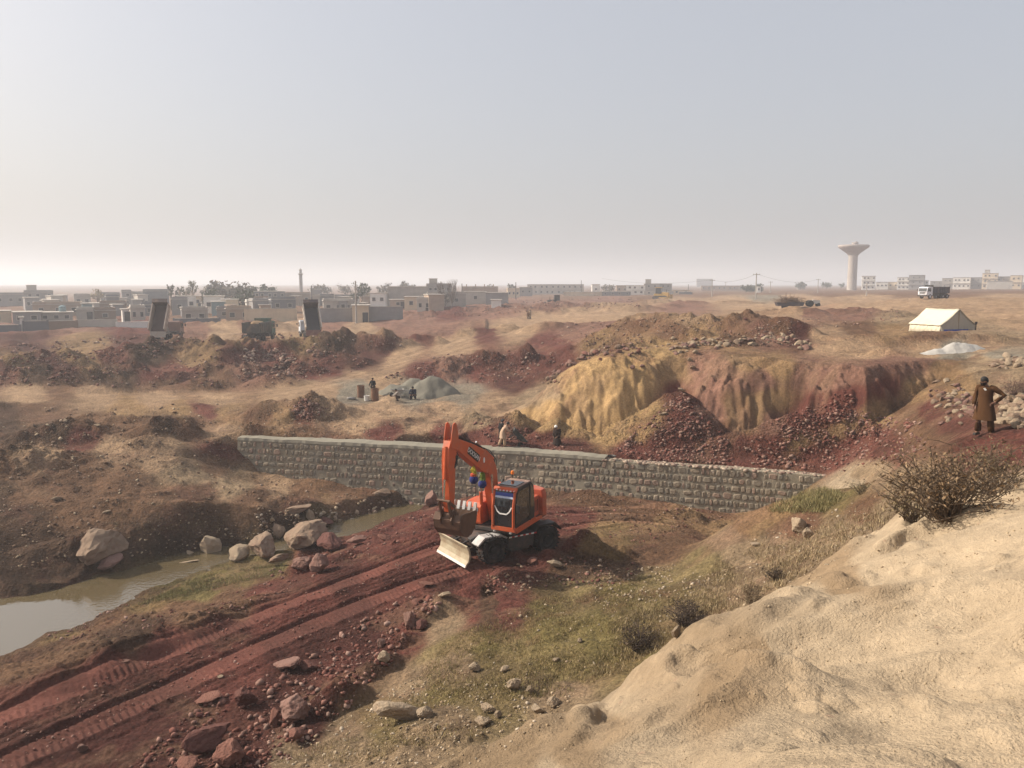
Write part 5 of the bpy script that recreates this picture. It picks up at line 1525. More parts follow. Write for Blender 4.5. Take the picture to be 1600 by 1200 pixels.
def wheelbarrow(loc, rz, label, tip=0.0, col=(0.03, 0.034, 0.036), group=None):
    """wheel at the origin, handles towards -x; tip lifts the handles"""
    root = empty('wheelbarrow', loc, label=label, cat='wheelbarrow', group=group, rot=(0, tip, rz))
    st = mat('barrow_steel_%.2f' % col[0], col, 0.6, var=0.3, dirt=(0.22, 0.2, 0.17), dirt_amt=0.3)
    t = MB()
    z0, z1 = 0.36, 0.68
    b = [(-0.95, -0.22), (-0.22, -0.16), (-0.22, 0.16), (-0.95, 0.22)]; tp = [(-1.12, -0.36), (0.12, -0.31), (0.12, 0.31), (-1.12, 0.36)]
    vs = [(x, y, z0) for x, y in b] + [(x, y, z1) for x, y in tp] + [(x * 0.97 - 0.015, y * 0.95, z1) for x, y in tp] + [(x * 0.97 - 0.015, y * 0.93, z0 + 0.02) for x, y in b]
    fs = [(3, 2, 1, 0)] + [(k, (k + 1) % 4, 4 + (k + 1) % 4, 4 + k) for k in range(4)] + [(4 + k, 4 + (k + 1) % 4, 8 + (k + 1) % 4, 8 + k) for k in range(4)] + [(8 + k, 8 + (k + 1) % 4, 12 + (k + 1) % 4, 12 + k) for k in range(4)] + [(12, 13, 14, 15)]
    t.add(vs, fs).build('tray', st, root)
    f = MB()
    for s in (-1, 1):
        f.tube([(0.02, s * 0.09, 0.19), (-0.45, s * 0.19, 0.34), (-1.25, s * 0.30, 0.52), (-1.6, s * 0.31, 0.60)], 0.02, 6)
        f.tube([(-0.85, s * 0.23, 0.38), (-0.95, s * 0.27, 0.02)], 0.016, 6)
    f.build('frame', st, root)
    w = MB(); w.lathe([(0.13, -0.04), (0.19, -0.035), (0.2, 0), (0.19, 0.035), (0.13, 0.04), (0.05, 0.03), (0.0, 0.03)], 16, axis='y'); w.lathe([(0.13, -0.04), (0.05, -0.03), (0, -0.03)], 16, axis='y')
    w.build('wheel', mat('barrow_tyre', (0.02, 0.02, 0.02), 0.8), root, (0, 0, 0.2))
    return root
q = wall_top(803, 1.2)
wheelbarrow(q, math.radians(6), 'dark steel wheelbarrow tipped up on the wall beside the beige-clad worker', tip=0.85)
# mortar pan on the bare stones
def pan(loc, label, col, r=0.24):
    root = empty('mortar_pan', loc, label=label, cat='mortar pan')
    MB().lathe([(0.0, 0.0), (r * 0.55, 0.0), (r * 0.85, 0.06), (r, 0.13), (r * 1.04, 0.135), (r * 0.93, 0.125), (r * 0.75, 0.05), (0.0, 0.03)], 18).build('bowl', mat('pan_%.2f' % col[0], col, 0.6, dirt=(0.25, 0.22, 0.18), dirt_amt=0.3), root)
q = wall_top(957, 0.18)
pan(q + Vector((0, 0, -0.02)), 'black mortar pan lying at the end of the cement cap', (0.015, 0.015, 0.017))

# ------------------------------------------------------------------ mixing place by the sand heap
def heap(name, px, py, w, d, h, m, label, cat, seed, peaks, rz=0.0, n=56):
    c0 = hit(px, py)
    root_loc = Vector((c0.x, c0.y + d * 0.5, 0))
    vs, fs = [], []
    base = {}
    for i in range(n):
        for j in range(n):
            x = (i / (n - 1) - 0.5) * w; y = (j / (n - 1) - 0.5) * d
            hh = 0
            for (ax, ay, ah, ar) in peaks:
                q_ = math.hypot((x / w - ax) / ar * 2, (y / d - ay) / ar * 2)
                q_ *= 1 + 0.16 * mnoise.noise(Vector((x * 0.7, y * 0.7, seed)))
                hh = max(hh, ah * max(0, math.sqrt(1.08) - math.sqrt(q_ * q_ + 0.08)))
            hh *= h
            hh += (0.07 * mnoise.noise(Vector((x * 1.6, y * 1.6, seed + 3))) + 0.035 * mnoise.noise(Vector((x * 5, y * 5, seed)))) * min(1, hh * 3)
            X_, Y_ = root_loc.x + x, root_loc.y + y
            vs.append((x, y, ground(X_, Y_) + hh - 0.06 - (0.1 if hh < 0.01 else 0)))
    for i in range(n - 1):
        for j in range(n - 1):
            fs.append((i * n + j, (i + 1) * n + j, (i + 1) * n + j + 1, i * n + j + 1))
    o = MB().add(vs, fs).build(name, m, None, root_loc, smooth=True)
    tag(o, label, cat)
    return o
sandm = mat('grey_sand', (0.170, 0.158, 0.128), 0.95, var=0.2, scale=0.9, bump=0.03, bscale=7, spec=0.08)
heap('sand_heap', 652, 624, 8.2, 5.2, 2.35, sandm, 'grey green heap of sand beside the rusty drums', 'sand heap', 4, [(0.10, 0.05, 1.0, 0.75), (-0.06, 0.12, 0.95, 0.55), (-0.22, -0.02, 0.55, 0.6)])
heap('gravel_heap', 1508, 553, 4.6, 2.6, 0.85, mat('pale_gravel', (0.37, 0.35, 0.32), 0.95, var=0.25, scale=3, bump=0.04, bscale=9), 'low heap of pale gravel on the plateau above the man', 'gravel heap', 9, [(0.02, 0, 1.0, 0.7), (0.2, 0.02, 0.7, 0.6), (-0.25, 0, 0.55, 0.6)])
rustm = mat('rusty_drum', (0.125, 0.058, 0.032), 0.85, var=0.3, scale=5, dirt=(0.20, 0.10, 0.055), dirt_amt=0.5)
def drum(px, py, label):
    q = hit(px, py)
    root = empty('oil_drum', q, label=label, cat='drum', group='rusty drums by the sand heap')
    r = 0.30
    MB().lathe([(0, 0), (r, 0), (r, 0.3), (r * 1.04, 0.32), (r, 0.34), (r, 0.62), (r * 1.04, 0.64), (r, 0.66), (r, 0.95), (r * 1.03, 0.97), (r * 0.97, 0.97), (r * 0.95, 0.6), (0, 0.58)], 20).build('drum_shell', rustm, root)
    MB().lathe([(r * 1.03, 0.945), (r * 1.07, 0.96), (r * 1.03, 0.985), (r * 0.98, 0.975)], 20).build('rim', rustm, root)
    root.scale = (1.12, 1.12, 1.14)
drum(564, 621, 'rusty brown drum standing alone, leftmost by the sand heap')
drum(586, 626, 'rusty brown drum with the black-shirted worker behind it')
q = hit(573, 626)
br = empty('bucket', q, label='small white plastic bucket between the two rusty drums', cat='bucket')
MB().lathe([(0, 0), (0.14, 0), (0.17, 0.33), (0.18, 0.34), (0.16, 0.33), (0.13, 0.03), (0, 0.03)], 16).build('pail', mat('white_plastic', (0.66, 0.64, 0.60), 0.5), br)
MB().tube([(0.17 * math.cos(a), 0, 0.33 + 0.14 * math.sin(a)) for a in np.linspace(0, math.pi, 9)], 0.008, 5).build('handle', mat('wire', (0.1, 0.1, 0.1), 0.5), br)
br.scale = (1.5, 1.5, 1.35)
q = hit(583, 619)
person(q, math.radians(160), 'worker in a black shirt standing behind the right-hand rusty drum', top=(0.012, 0.012, 0.013), bottom=(0.10, 0.08, 0.06), hem=0.85,
       pose={'elr': (0.30, 0.06, 1.14), 'wrr': (0.20, 0.26, 1.0), 'ell': (-0.30, 0.06, 1.14), 'wrl': (-0.2, 0.26, 1.0)})
squat = {'pelvis': (0, -0.18, 0.30), 'waist': (0, -0.10, 0.46), 'chest': (0, 0.02, 0.66), 'neck': (0, 0.10, 0.82), 'head': (0, 0.16, 0.94), 'look': (0, 0.9, -0.3), 'shr': (0.19, 0.05, 0.75), 'shl': (-0.19, 0.05, 0.75),
         'elr': (0.25, 0.26, 0.55), 'wrr': (0.14, 0.44, 0.45), 'ell': (-0.25, 0.26, 0.55), 'wrl': (-0.14, 0.44, 0.45), 'hpr': (0.10, -0.14, 0.28), 'hpl': (-0.10, -0.14, 0.28), 'knr': (0.18, 0.26, 0.48), 'knl': (-0.18, 0.26, 0.48),
         'anr': (0.16, 0.02, 0.09), 'anl': (-0.16, 0.02, 0.09)}
q = hit(646, 624)
person(q, math.radians(170), 'worker in dark blue clothes squatting in front of the sand heap', pose=squat, top=(0.020, 0.024, 0.040), hem=0.28, scale=1.15)
q = hit(622, 626)
person(q, math.radians(100), 'worker in brown clothes with a pale shirt squatting left of the blue-clad worker', pose=squat, top=(0.30, 0.26, 0.22), bottom=(0.05, 0.03, 0.02), hem=0.30, scale=1.0)
q = hit(612, 620)
wheelbarrow(q, math.radians(200), 'pale dusty wheelbarrow beside the squatting workers at the sand heap', col=(0.36, 0.34, 0.31))
q = hit(549, 624)
sk = MB(); V_, F_ = rock_arrays(77, 2, (0.45, 0.28, 0.14), 3); sk.add([tuple(v) for v in V_], [tuple(f) for f in F_])
tag(sk.build('cement_sack', mat('grey_sack', (0.25, 0.23, 0.21), 0.9), None, q + Vector((0, 0, 0.09)), smooth=True), 'grey cement sack lying left of the rusty drums', 'sack')

# two people far off on the pale road
for px, py, t, lab, k in ((825.5, 502, (0.22, 0.14, 0.09), 'small figure in brown, left one of the two walking on the far pale road', 0), (829, 502.5, (0.34, 0.25, 0.17), 'taller figure in beige, right one of the two walking on the far pale road', 1)):
    x, y, _ = pol(px, 150 + k, 0)
    person((x, y, ground(x, y)), 0.4 + k * 0.5, lab, top=t, bottom=(0.05, 0.04, 0.03), hem=0.5, scale=0.9 + 0.12 * k,
           pose={'knr': (0.1, 0.16, 0.5), 'anr': (0.1, 0.22, 0.09), 'knl': (-0.1, -0.02, 0.48), 'anl': (-0.1, -0.24, 0.12)})

# ================================================================== ridge tent
def tent():
    px, r = 1484, 80.0
    x, y, _ = pol(px, r, 0)
    rz = math.radians(107)           # local +x = ridge direction, away to the left
    canvas = mat('cream_canvas', (0.62, 0.56, 0.43), 0.9, var=0.07, scale=1.2, bump=0.02, bscale=2.5, dirt=(0.42, 0.33, 0.22), dirt_amt=0.12, spec=0.08)
    canvas_shade = mat('shaded_canvas', (0.40, 0.35, 0.28), 0.9, var=0.08, scale=1.2, bump=0.03, bscale=3, spec=0.08)  # same canvas darkened: the gable's shade is painted into its colour
    blue = mat('blue_sheet', (0.025, 0.06, 0.33), 0.6)
    root = empty('ridge_tent', (x, y, ground(x, y) - 0.03), rz, 'cream canvas ridge tent with a blue strip along its gable foot', 'tent')
    root.scale = (0.86, 0.86, 0.94)
    Lh, Wh, H, E = 2.0, 2.1, 2.15, 0.72
    n = 12
    for s in (-1, 1):
        vs, fs = [], []
        for i in range(n + 1):
            for j in range(9):
                u = -Lh - 0.12 + (2 * Lh + 0.24) * i / n; t = j / 8
                yv = s * (Wh + 0.14) * t; sag = -0.09 * math.sin(math.pi * t) - 0.05 * math.sin(math.pi * i / n) * (1 - t) + 0.015 * math.sin(i * 2.1 + j)
                vs.append((u, yv, H + (E - H) * t * (1.03) + sag))
        for i in range(n):
            for j in range(8):
                q = (i * 9 + j, (i + 1) * 9 + j, (i + 1) * 9 + j + 1, i * 9 + j + 1)
                fs.append(q if s > 0 else q[::-1])
        o = MB().add(vs, fs).build('roof_sheet', canvas, root, smooth=True)
        so = o.modifiers.new('thick', 'SOLIDIFY'); so.thickness = 0.02
        vs, fs = [], []
        for i in range(25):
            u = -Lh + 2 * Lh * i / 24; w = 0.035 * math.sin(i * 1.9)
            vs += [(u, s * Wh, E + 0.05), (u, s * (Wh + 0.02 + w), E * 0.5), (u, s * (Wh + 0.08 + w * 1.4), -0.05)]
        for i in range(24):
            for j in range(2):
                q = (i * 3 + j, (i + 1) * 3 + j, (i + 1) * 3 + j + 1, i * 3 + j + 1); fs.append(q if s > 0 else q[::-1])
        o = MB().add(vs, fs).build('side_wall', canvas, root, smooth=True); so = o.modifiers.new('thick', 'SOLIDIFY'); so.thickness = 0.015
        vs, fs = [], []
        m_ = 24
        for i in range(m_ + 1):
            yv = -Wh + 2 * Wh * i / m_; top = H - 0.06 - (H - E) * abs(yv) / Wh
            for j in range(6):
                t = j / 5; w = 0.06 * math.sin(i * 1.35 + s) * t + 0.03 * math.sin(i * 2.9) * t
                vs.append((s * (Lh + 0.02 + 0.10 * t) + w, yv, top * (1 - t) - 0.05 * t))
        for i in range(m_):
            for j in range(5):
                q = (i * 6 + j, (i + 1) * 6 + j, (i + 1) * 6 + j + 1, i * 6 + j + 1); fs.append(q[::-1] if s > 0 else q)
        o = MB().add(vs, fs).build('gable_wall', canvas_shade, root, smooth=True); so = o.modifiers.new('thick', 'SOLIDIFY'); so.thickness = 0.015
        MB().box((s * (Lh + 0.17), 0.35, 0.13), (0.05, 3.0, 0.34)).build('ground_strip', blue, root)
        MB().tube([(s * (Lh + 0.06), 0, -0.1), (s * (Lh + 0.06), 0, H + 0.06)], 0.035, 8).build('tent_pole', mat('bamboo_pole', (0.25, 0.17, 0.09), 0.8), root)
    for k, s in ((0, -1), (1, 1)):
        for i in range(4):
            u = -Lh + 2 * Lh * i / 3
            g = MB(); g.tube([(u, s * (Wh + 0.14), E - 0.03), (u * 1.05, s * (Wh + 1.1), 0.0)], 0.012, 4); g.build('guy_rope', mat('rope', (0.35, 0.3, 0.2), 0.9), root)
tent()
# small pole and bundle right of the tent
x, y, _ = pol(1538, 79, 0)
t_ = empty('stake', (x, y, ground(x, y)), label='short dark stake standing right of the tent', cat='stake')
MB().tube([(0, 0, -0.1), (0.02, 0, 0.7)], [0.06, 0.05], 6).build('post', mat('dark_wood', (0.05, 0.035, 0.025), 0.9), t_)
MB().box((0.02, 0, 0.68), (0.16, 0.12, 0.22)).build('cloth_bundle', mat('dark_cloth', (0.04, 0.03, 0.03), 0.9), t_)

# ================================================================== trucks and plant
def dump_truck(px, r, heading, label, cab_c, bed_c, inner_c, raise_a=0.0, gate_c=None, side_c=None, head_c=None, load=False, scale=1.0):
    x, y, _ = pol(px, r, 0)
    root = empty('dump_truck', (x, y, ground(x, y)), heading, label, 'dump truck', 'dump trucks on the site')
    root.scale = (scale,) * 3
    M = lambda n, c, **k: mat('%s_%.2f_%.2f_%.2f' % (n, *c), c, 0.55, var=0.15, scale=1.5, dirt=(0.28, 0.18, 0.12), dirt_amt=0.3, **k)
    dark = mat('truck_chassis', (0.03, 0.028, 0.027), 0.7, dirt=(0.2, 0.13, 0.09), dirt_amt=0.3)
    rub = mat('truck_tyre', (0.022, 0.021, 0.021), 0.85, dirt=(0.16, 0.1, 0.07), dirt_amt=0.35)
    glass = mat('truck_glass', (0.02, 0.025, 0.03), 0.08, spec=0.7)
    c = MB(); c.box((0, 0.42, 0.95), (7.4, 0.14, 0.28)); c.box((0, -0.42, 0.95), (7.4, 0.14, 0.28)); c.box((0, 0, 0.95), (7.0, 0.72, 0.12)); c.box((-3.6, 0, 0.75), (0.12, 2.3, 0.2)); c.box((1.0, 0.95, 0.85), (1.2, 0.4, 0.5)); c.box((1.0, -0.95, 0.85), (1.2, 0.4, 0.5))
    c.build('chassis', dark, root)
    for ax in (2.7, -1.5, -2.75):
        for s in (-1, 1):
            w = 0.32 if ax > 0 else 0.58
            wh = MB(); R = 0.52
            wh.lathe([(R * 0.58, -w / 2), (R * 0.9, -w / 2), (R, -w * 0.3), (R, w * 0.3), (R * 0.9, w / 2), (R * 0.58, w / 2)], 20, axis='y')
            wo_ = wh.build('wheel', rub, root, (ax, s * (1.2 - w / 2), R))
            rm = MB(); rm.lathe([(R * 0.6, 0.1 * s), (R * 0.3, 0.04 * s), (R * 0.25, 0.14 * s), (0, 0.15 * s)], 14, axis='y'); rm.lathe([(R * 0.6, 0.1 * -s), (0, 0.08 * -s)], 14, axis='y')
            rm.build('rim', M('rim', cab_c), wo_)
    cb = MB()
    cb.prism([(1.95, 0.75), (3.75, 0.75), (3.78, 1.55), (3.62, 2.35), (3.35, 2.62), (2.1, 2.66), (1.95, 2.5)], -1.18, 1.18)
    cabo = cb.build('cab', M('cab_paint', cab_c), root, bevel=0.04)
    MB().add([(3.795, -1.05, 1.6), (3.795, 1.05, 1.6), (3.635, 1.05, 2.36), (3.635, -1.05, 2.36)], [(0, 1, 2, 3)]).build('windscreen', glass, cabo)
    for s in (-1, 1):
        MB().prism([(2.5, 1.6), (3.6, 1.6), (3.46, 2.3), (2.5, 2.35)], s * 1.18 - 0.006, s * 1.18 + 0.006).build('side_window', glass, cabo)
        MB().box((3.79, s * 0.85, 1.05), (0.05, 0.35, 0.2)).build('headlight', mat('lamp_glass', (0.7, 0.7, 0.68), 0.2), cabo)
        mi = MB(); mi.tube([(3.6, s * 1.18, 2.1), (3.75, s * 1.42, 2.1)], 0.02, 5); mi.box((3.75, s * 1.42, 1.95), (0.06, 0.18, 0.4)); mi.build('mirror', dark, cabo)
    MB().box((3.82, 0, 0.7), (0.16, 2.36, 0.32)).build('bumper', dark, cabo)
    MB().box((3.80, 0, 1.3), (0.04, 1.5, 0.3)).build('grille', dark, cabo)
    # tipper body hinged at the tail
    hinge = Vector((-3.4, 0, 1.2))
    bp = empty('tipper_body', hinge, parent=root, rot=(0, -raise_a, 0))
    if raise_a > 0.3:
        bp.scale = (0.84, 1, 0.8)
    outer = M('bed_paint', side_c or bed_c); inn = mat('bed_inner_%.3f' % inner_c[0], inner_c, 0.7, var=0.3, scale=1.5)
    fl = MB(); fl.box((2.6, 0, 0.08), (5.2, 2.2, 0.14)); fl.build('bed_floor', inn, bp)
    un = MB(); un.box((2.6, 0.5, -0.08), (5.0, 0.16, 0.18)); un.box((2.6, -0.5, -0.08), (5.0, 0.16, 0.18)); un.build('bed_frame', dark, bp)
    for s in (-1, 1):
        sd_ = MB(); sd_.box((2.6, s * 1.16, 0.72), (5.2, 0.1, 1.3))
        for k in range(6):
            sd_.box((0.25 + k * 0.94, s * 1.24, 0.68), (0.12, 0.08, 1.2))
        sd_.box((2.6, s * 1.17, 1.40), (5.24, 0.16, 0.12))
        sd_.build('side_board', outer, bp)
    hb = MB(); hb.box((5.24, 0, 0.95), (0.1, 2.3, 1.75)); hb.box((5.55, 0, 1.83), (0.7, 2.3, 0.08)); hb.build('headboard', M('head_paint', head_c or bed_c), bp)
    tg = MB(); tg.box((0, 0, -0.55), (0.09, 2.3, 1.1))
    for k in (-0.8, 0, 0.8):
        tg.box((-0.07, k, -0.55), (0.07, 0.1, 1.0))
    gate = tg.build('tailgate', M('gate_paint', gate_c or bed_c), bp, (0.0, 0, 1.30 if raise_a < 0.3 else 0.35), (0, raise_a + (0.12 if raise_a > 0.3 else 0), 0))
    if raise_a > 0.3:
        A = Vector((0.6, 0, 1.0)); B = hinge + Matrix.Rotation(-raise_a, 3, 'Y') @ Vector((3.6, 0, -0.1))
        MB().tube([A, A.lerp(B, 0.5), B], [0.11, 0.09, 0.06], 10).build('lifting_ram', mat('ram_steel', (0.4, 0.4, 0.4), 0.3, metal=0.6), root)
    if load:
        lo = empty('soil_load', (x, y, ground(x, y)), heading, 'brown soil heaped in the green truck body', 'soil heap')
        V, Fc = rock_arrays(31, 3, (2.3, 1.0, 0.75), 2)
        V[:, 0] += -0.8; V[:, 2] += 2.2
        MB().add([tuple(v) for v in V], [tuple(f) for f in Fc]).build('soil', mat('loose_brown_soil', (0.20, 0.125, 0.06), 0.95, var=0.3, scale=2, bump=0.05, bscale=5), lo, smooth=True)
    return root
dump_truck(251, 125, math.radians(92), 'dump truck seen from behind with its brown body tipped steeply upright', (0.2, 0.12, 0.1), (0.055, 0.034, 0.032), (0.055, 0.027, 0.023), math.radians(60), side_c=(0.36, 0.29, 0.24), gate_c=(0.36, 0.31, 0.26), scale=0.92)
dump_truck(397, 122, math.radians(90), 'green dump truck seen from behind, level body heaped with brown soil', (0.03, 0.10, 0.07), (0.05, 0.055, 0.048), (0.06, 0.05, 0.04), 0.0, gate_c=(0.060, 0.062, 0.055), head_c=(0.018, 0.085, 0.055), load=True, scale=1.05)
dump_truck(478, 121, math.radians(113), 'white cabbed dump truck tipping its dark body beside the haul road', (0.62, 0.64, 0.68), (0.07, 0.05, 0.05), (0.045, 0.042, 0.045), math.radians(52), side_c=(0.50, 0.43, 0.36), gate_c=(0.19, 0.085, 0.07), scale=0.92)
dump_truck(1469, 178, math.radians(203), 'loaded dump truck with white cab and dark blue body driving beyond the tent', (0.62, 0.64, 0.70), (0.035, 0.036, 0.055), (0.10, 0.06, 0.05), 0.0, head_c=(0.025, 0.04, 0.045), scale=0.86)

def bulldozer(px, r, heading, label, col, scale=1.0, group='earth movers far out on the plain'):
    x, y, _ = pol(px, r, 0)
    root = empty('bulldozer', (x, y, ground(x, y) - 0.05), heading, label, 'bulldozer', group); root.scale = (scale,) * 3
    P_ = mat('plant_%.2f_%.2f' % col[:2], col, 0.6, var=0.2, dirt=(0.25, 0.16, 0.1), dirt_amt=0.3); dk = mat('plant_dark', (0.03, 0.028, 0.026), 0.8, dirt=(0.2, 0.13, 0.09), dirt_amt=0.3)
    for s in (-1, 1):
        MB().prism([(-1.5, 0.0), (1.3, 0.0), (1.75, 0.35), (1.6, 0.85), (1.2, 1.0), (-1.4, 1.0), (-1.85, 0.7), (-1.85, 0.3)], s * 0.95 - 0.25, s * 0.95 + 0.25).build('track', dk, root, bevel=0.03)
    MB().prism([(-1.6, 0.7), (1.9, 0.7), (1.95, 1.75), (0.4, 1.85), (0.2, 1.5), (-1.6, 1.5)], -0.62, 0.62).build('engine_body', P_, root, bevel=0.04)
    cabo = MB().prism([(-1.2, 1.5), (0.25, 1.5), (0.15, 2.9), (-1.1, 2.9)], -0.7, 0.7).build('cab', mat('plant_glass', (0.04, 0.045, 0.05), 0.15), root)
    MB().box((-0.5, 0, 2.95), (1.6, 1.6, 0.12)).build('cab_roof', P_, cabo)
    bl = MB(); bl.prism([(2.6, 0.05), (2.45, 0.5), (2.5, 1.0), (2.66, 1.3), (2.58, 1.32), (2.4, 1.0), (2.35, 0.5), (2.5, 0.05)], -1.7, 1.7); bl.build('blade', P_, root)
    for s in (-1, 1):
        MB().tube([(-0.2, s * 1.28, 0.55), (2.4, s * 1.28, 0.45)], 0.09, 8).build('push_arm', P_, root)
    MB().tube([(1.3, 0.2, 1.75), (1.3, 0.2, 2.5)], 0.06, 8).build('exhaust', dk, root)
bulldozer(1036, 300, math.radians(-25), 'yellow bulldozer far off in front of the pale buildings', (0.50, 0.30, 0.06), 1.5)
bulldozer(868, 232, math.radians(185), 'dark bulldozer working among the far red heaps', (0.06, 0.05, 0.05), 1.15)
def brush_trailer():
    x, y, _ = pol(1240, 168, 0)
    root = empty('farm_trailer', (x, y, ground(x, y)), math.radians(-5), 'dark low trailer under a brushwood load far out on the plain', 'trailer')
    dk = mat('trailer_steel', (0.05, 0.04, 0.045), 0.8)
    MB().prism([(-2.4, 0.6), (2.4, 0.6), (2.7, 1.3), (-2.7, 1.3)], -1.0, 1.0).build('trailer_bed', dk, root)
    for s in (-1, 1):
        for ax in (-0.9, 0.5):
            MB().lathe([(0.0, -0.13), (0.4, -0.13), (0.45, 0), (0.4, 0.13), (0.0, 0.13)], 14, axis='y').build('wheel', mat('trailer_tyre', (0.02, 0.02, 0.02), 0.9), root, (ax, s * 0.85, 0.45))
    tr_ = empty('tractor', (x + 4.3, y - 0.2, ground(x + 4.3, y)), math.radians(-5), 'small pale tractor hitched in front of the brushwood trailer', 'tractor')
    wt = mat('tractor_paint', (0.5, 0.48, 0.44), 0.6)
    MB().prism([(-0.4, 0.6), (1.5, 0.6), (1.5, 1.25), (0.2, 1.35), (-0.2, 1.0), (-0.4, 1.0)], -0.35, 0.35).build('engine_body', wt, tr_)
    MB().box((-0.4, 0, 1.2), (0.5, 0.5, 0.15)).build('seat', dk, tr_)
    for s in (-1, 1):
        MB().lathe([(0.0, -0.18), (0.55, -0.18), (0.65, 0), (0.55, 0.18), (0.0, 0.18)], 16, axis='y').build('wheel', mat('trailer_tyre', (0.02, 0.02, 0.02), 0.9), tr_, (-0.4, s * 0.7, 0.65))
        MB().lathe([(0.0, -0.1), (0.33, -0.1), (0.38, 0), (0.33, 0.1), (0.0, 0.1)], 14, axis='y').build('wheel', mat('trailer_tyre', (0.02, 0.02, 0.02), 0.9), tr_, (1.2, s * 0.55, 0.38))
    ld = MB(); rr_ = random.Random(5)
    for k in range(420):
        a = Vector((rr_.gauss(0, 1.2), rr_.gauss(0, 0.6), 1.3 + abs(rr_.gauss(0, 0.45)))); d_ = Vector((rr_.gauss(0, 1), rr_.gauss(0, 1), rr_.gauss(0.3, 0.6))).normalized() * rr_.uniform(0.5, 1.3)
        ld.tube([a - d_ * 0.5, a + d_ * 0.5], 0.03, 3, False)
    o = ld.build('brushwood', mat('dry_brushwood', (0.14, 0.085, 0.05), 0.95), None, (x, y, ground(x, y)), (0, 0, math.radians(-5)))
    tag(o, 'heap of dry brown brushwood piled on the dark low trailer', 'brushwood')
brush_trailer()

# ================================================================== village, towers, poles
WALLC = {'g': (0.36, 0.325, 0.29), 'b': (0.27, 0.20, 0.155), 'd': (0.165, 0.165, 0.175), 'l': (0.46, 0.42, 0.37), 'w': (0.72, 0.69, 0.64), 'c': (0.58, 0.47, 0.34), 'm': (0.38, 0.295, 0.23), 't': (0.20, 0.27, 0.29), 'r': (0.33, 0.15, 0.10), 's': (0.27, 0.255, 0.25)}
DARKW = mat('dark_opening', (0.030, 0.030, 0.033), 0.4)
FRAME = mat('window_surround', (0.45, 0.41, 0.36), 0.9)
def wall_mat(k):
    return mat('plaster_' + k, WALLC[k], 0.95, var=0.22, scale=0.5, bump=0.01, bscale=4, dirt=tuple(c * 0.55 for c in WALLC[k]), dirt_amt=0.35, spec=0.1)
def px_x(px, r):
    a = math.atan2((px - 800) / F, 1.005)
    return r * math.sin(a), r * math.cos(a)
def z_at_py(py, r):
    e = math.atan((py - 600) / F) + PITCH
    return CZ - r * math.tan(e)

def building(px0, px1, py_top, r, k, label, depth=6.0, windows=0, floors=1, door=False, parapet=True, tilt=0.0, roof_k=None, group=None, extras=None):
    x0, y0 = px_x(px0, r); x1, y1 = px_x(px1, r)
    w = math.hypot(x1 - x0, y1 - y0)
    cx, cy = (x0 + x1) / 2, (y0 + y1) / 2
    g = min(ground(x0, y0), ground(x1, y1), ground(cx, cy)) - 0.3
    h = max(z_at_py(py_top, r) - g, 1.5)
    rz = math.atan2(y1 - y0, x1 - x0) + tilt
    root = empty('house' if depth > 1 else 'compound_wall', (cx, cy, g), rz, label, 'house' if depth > 1 else 'wall', group or ('village houses' if depth > 1 else 'compound walls'))
    m = wall_mat(k)
    b = MB()
    if depth <= 1:
        b.box((0, 0.1, h / 2), (w, 0.25, h)); b.build('wall', m, root)
        c = MB(); c.box((0, 0.1, h + 0.05), (w + 0.04, 0.36, 0.1)); c.build('wall_cap', wall_mat('l' if k != 'w' else 'w'), root)
        n = max(1, int(w / 3.5))
        for i in range(n + 1):
            MB().box((-w / 2 + i * w / n, -0.05, h / 2 + 0.06), (0.34, 0.36, h + 0.12)).build('pier', m, root)
    else:
        b.box((0, depth / 2, h / 2), (w, depth, h)); b.build('wall', m, root)
        rs = MB(); rs.box((0, depth / 2, h + 0.06), (w + 0.5, depth + 0.5, 0.14)); ro = rs.build('roof', wall_mat(roof_k or 'l'), root)
        if parapet and r < 400 and (int(px0) % 3 != 0):
            q = MB(); t = 0.22; ph = 0.5
            q.box((0, 0.0, h + 0.13 + ph / 2), (w, t, ph)); q.box((0, depth, h + 0.13 + ph / 2), (w, t, ph))
            q.box((-w / 2 + t / 2, depth / 2, h + 0.13 + ph / 2), (t, depth - t, ph)); q.box((w / 2 - t / 2, depth / 2, h + 0.13 + ph / 2), (t, depth - t, ph))
            q.build('parapet', m, root)
        fh = (h - 0.4) / floors
        for f in range(floors):
            for i in range(windows):
                wx = -w / 2 + (i + 0.5 + 0.12 * math.sin(i * 3 + f)) * w / windows
                ww, wh = min(0.95, w / windows * 0.4), min(1.0, fh * 0.34)
                zc = 0.4 + f * fh + fh * 0.55
                fr = MB(); fr.box((0, -0.06, 0), (ww + 0.22, 0.12, wh + 0.22)); fo = fr.build('window', FRAME, root, (wx, 0, zc))
                MB().box((0, -0.135, 0), (ww, 0.03, wh)).build('pane', DARKW, fo)
            if f > 0:
                MB().box((0, -0.25, 0.4 + f * fh), (w + 0.1, 0.6, 0.14)).build('ledge', wall_mat('l'), root)
        if door:
            MB().box((w * 0.28, -0.05, 1.3), (1.1, 0.12, 2.1)).build('door', DARKW, root)
    if extras:
        extras(root, w, h, depth)
    return root

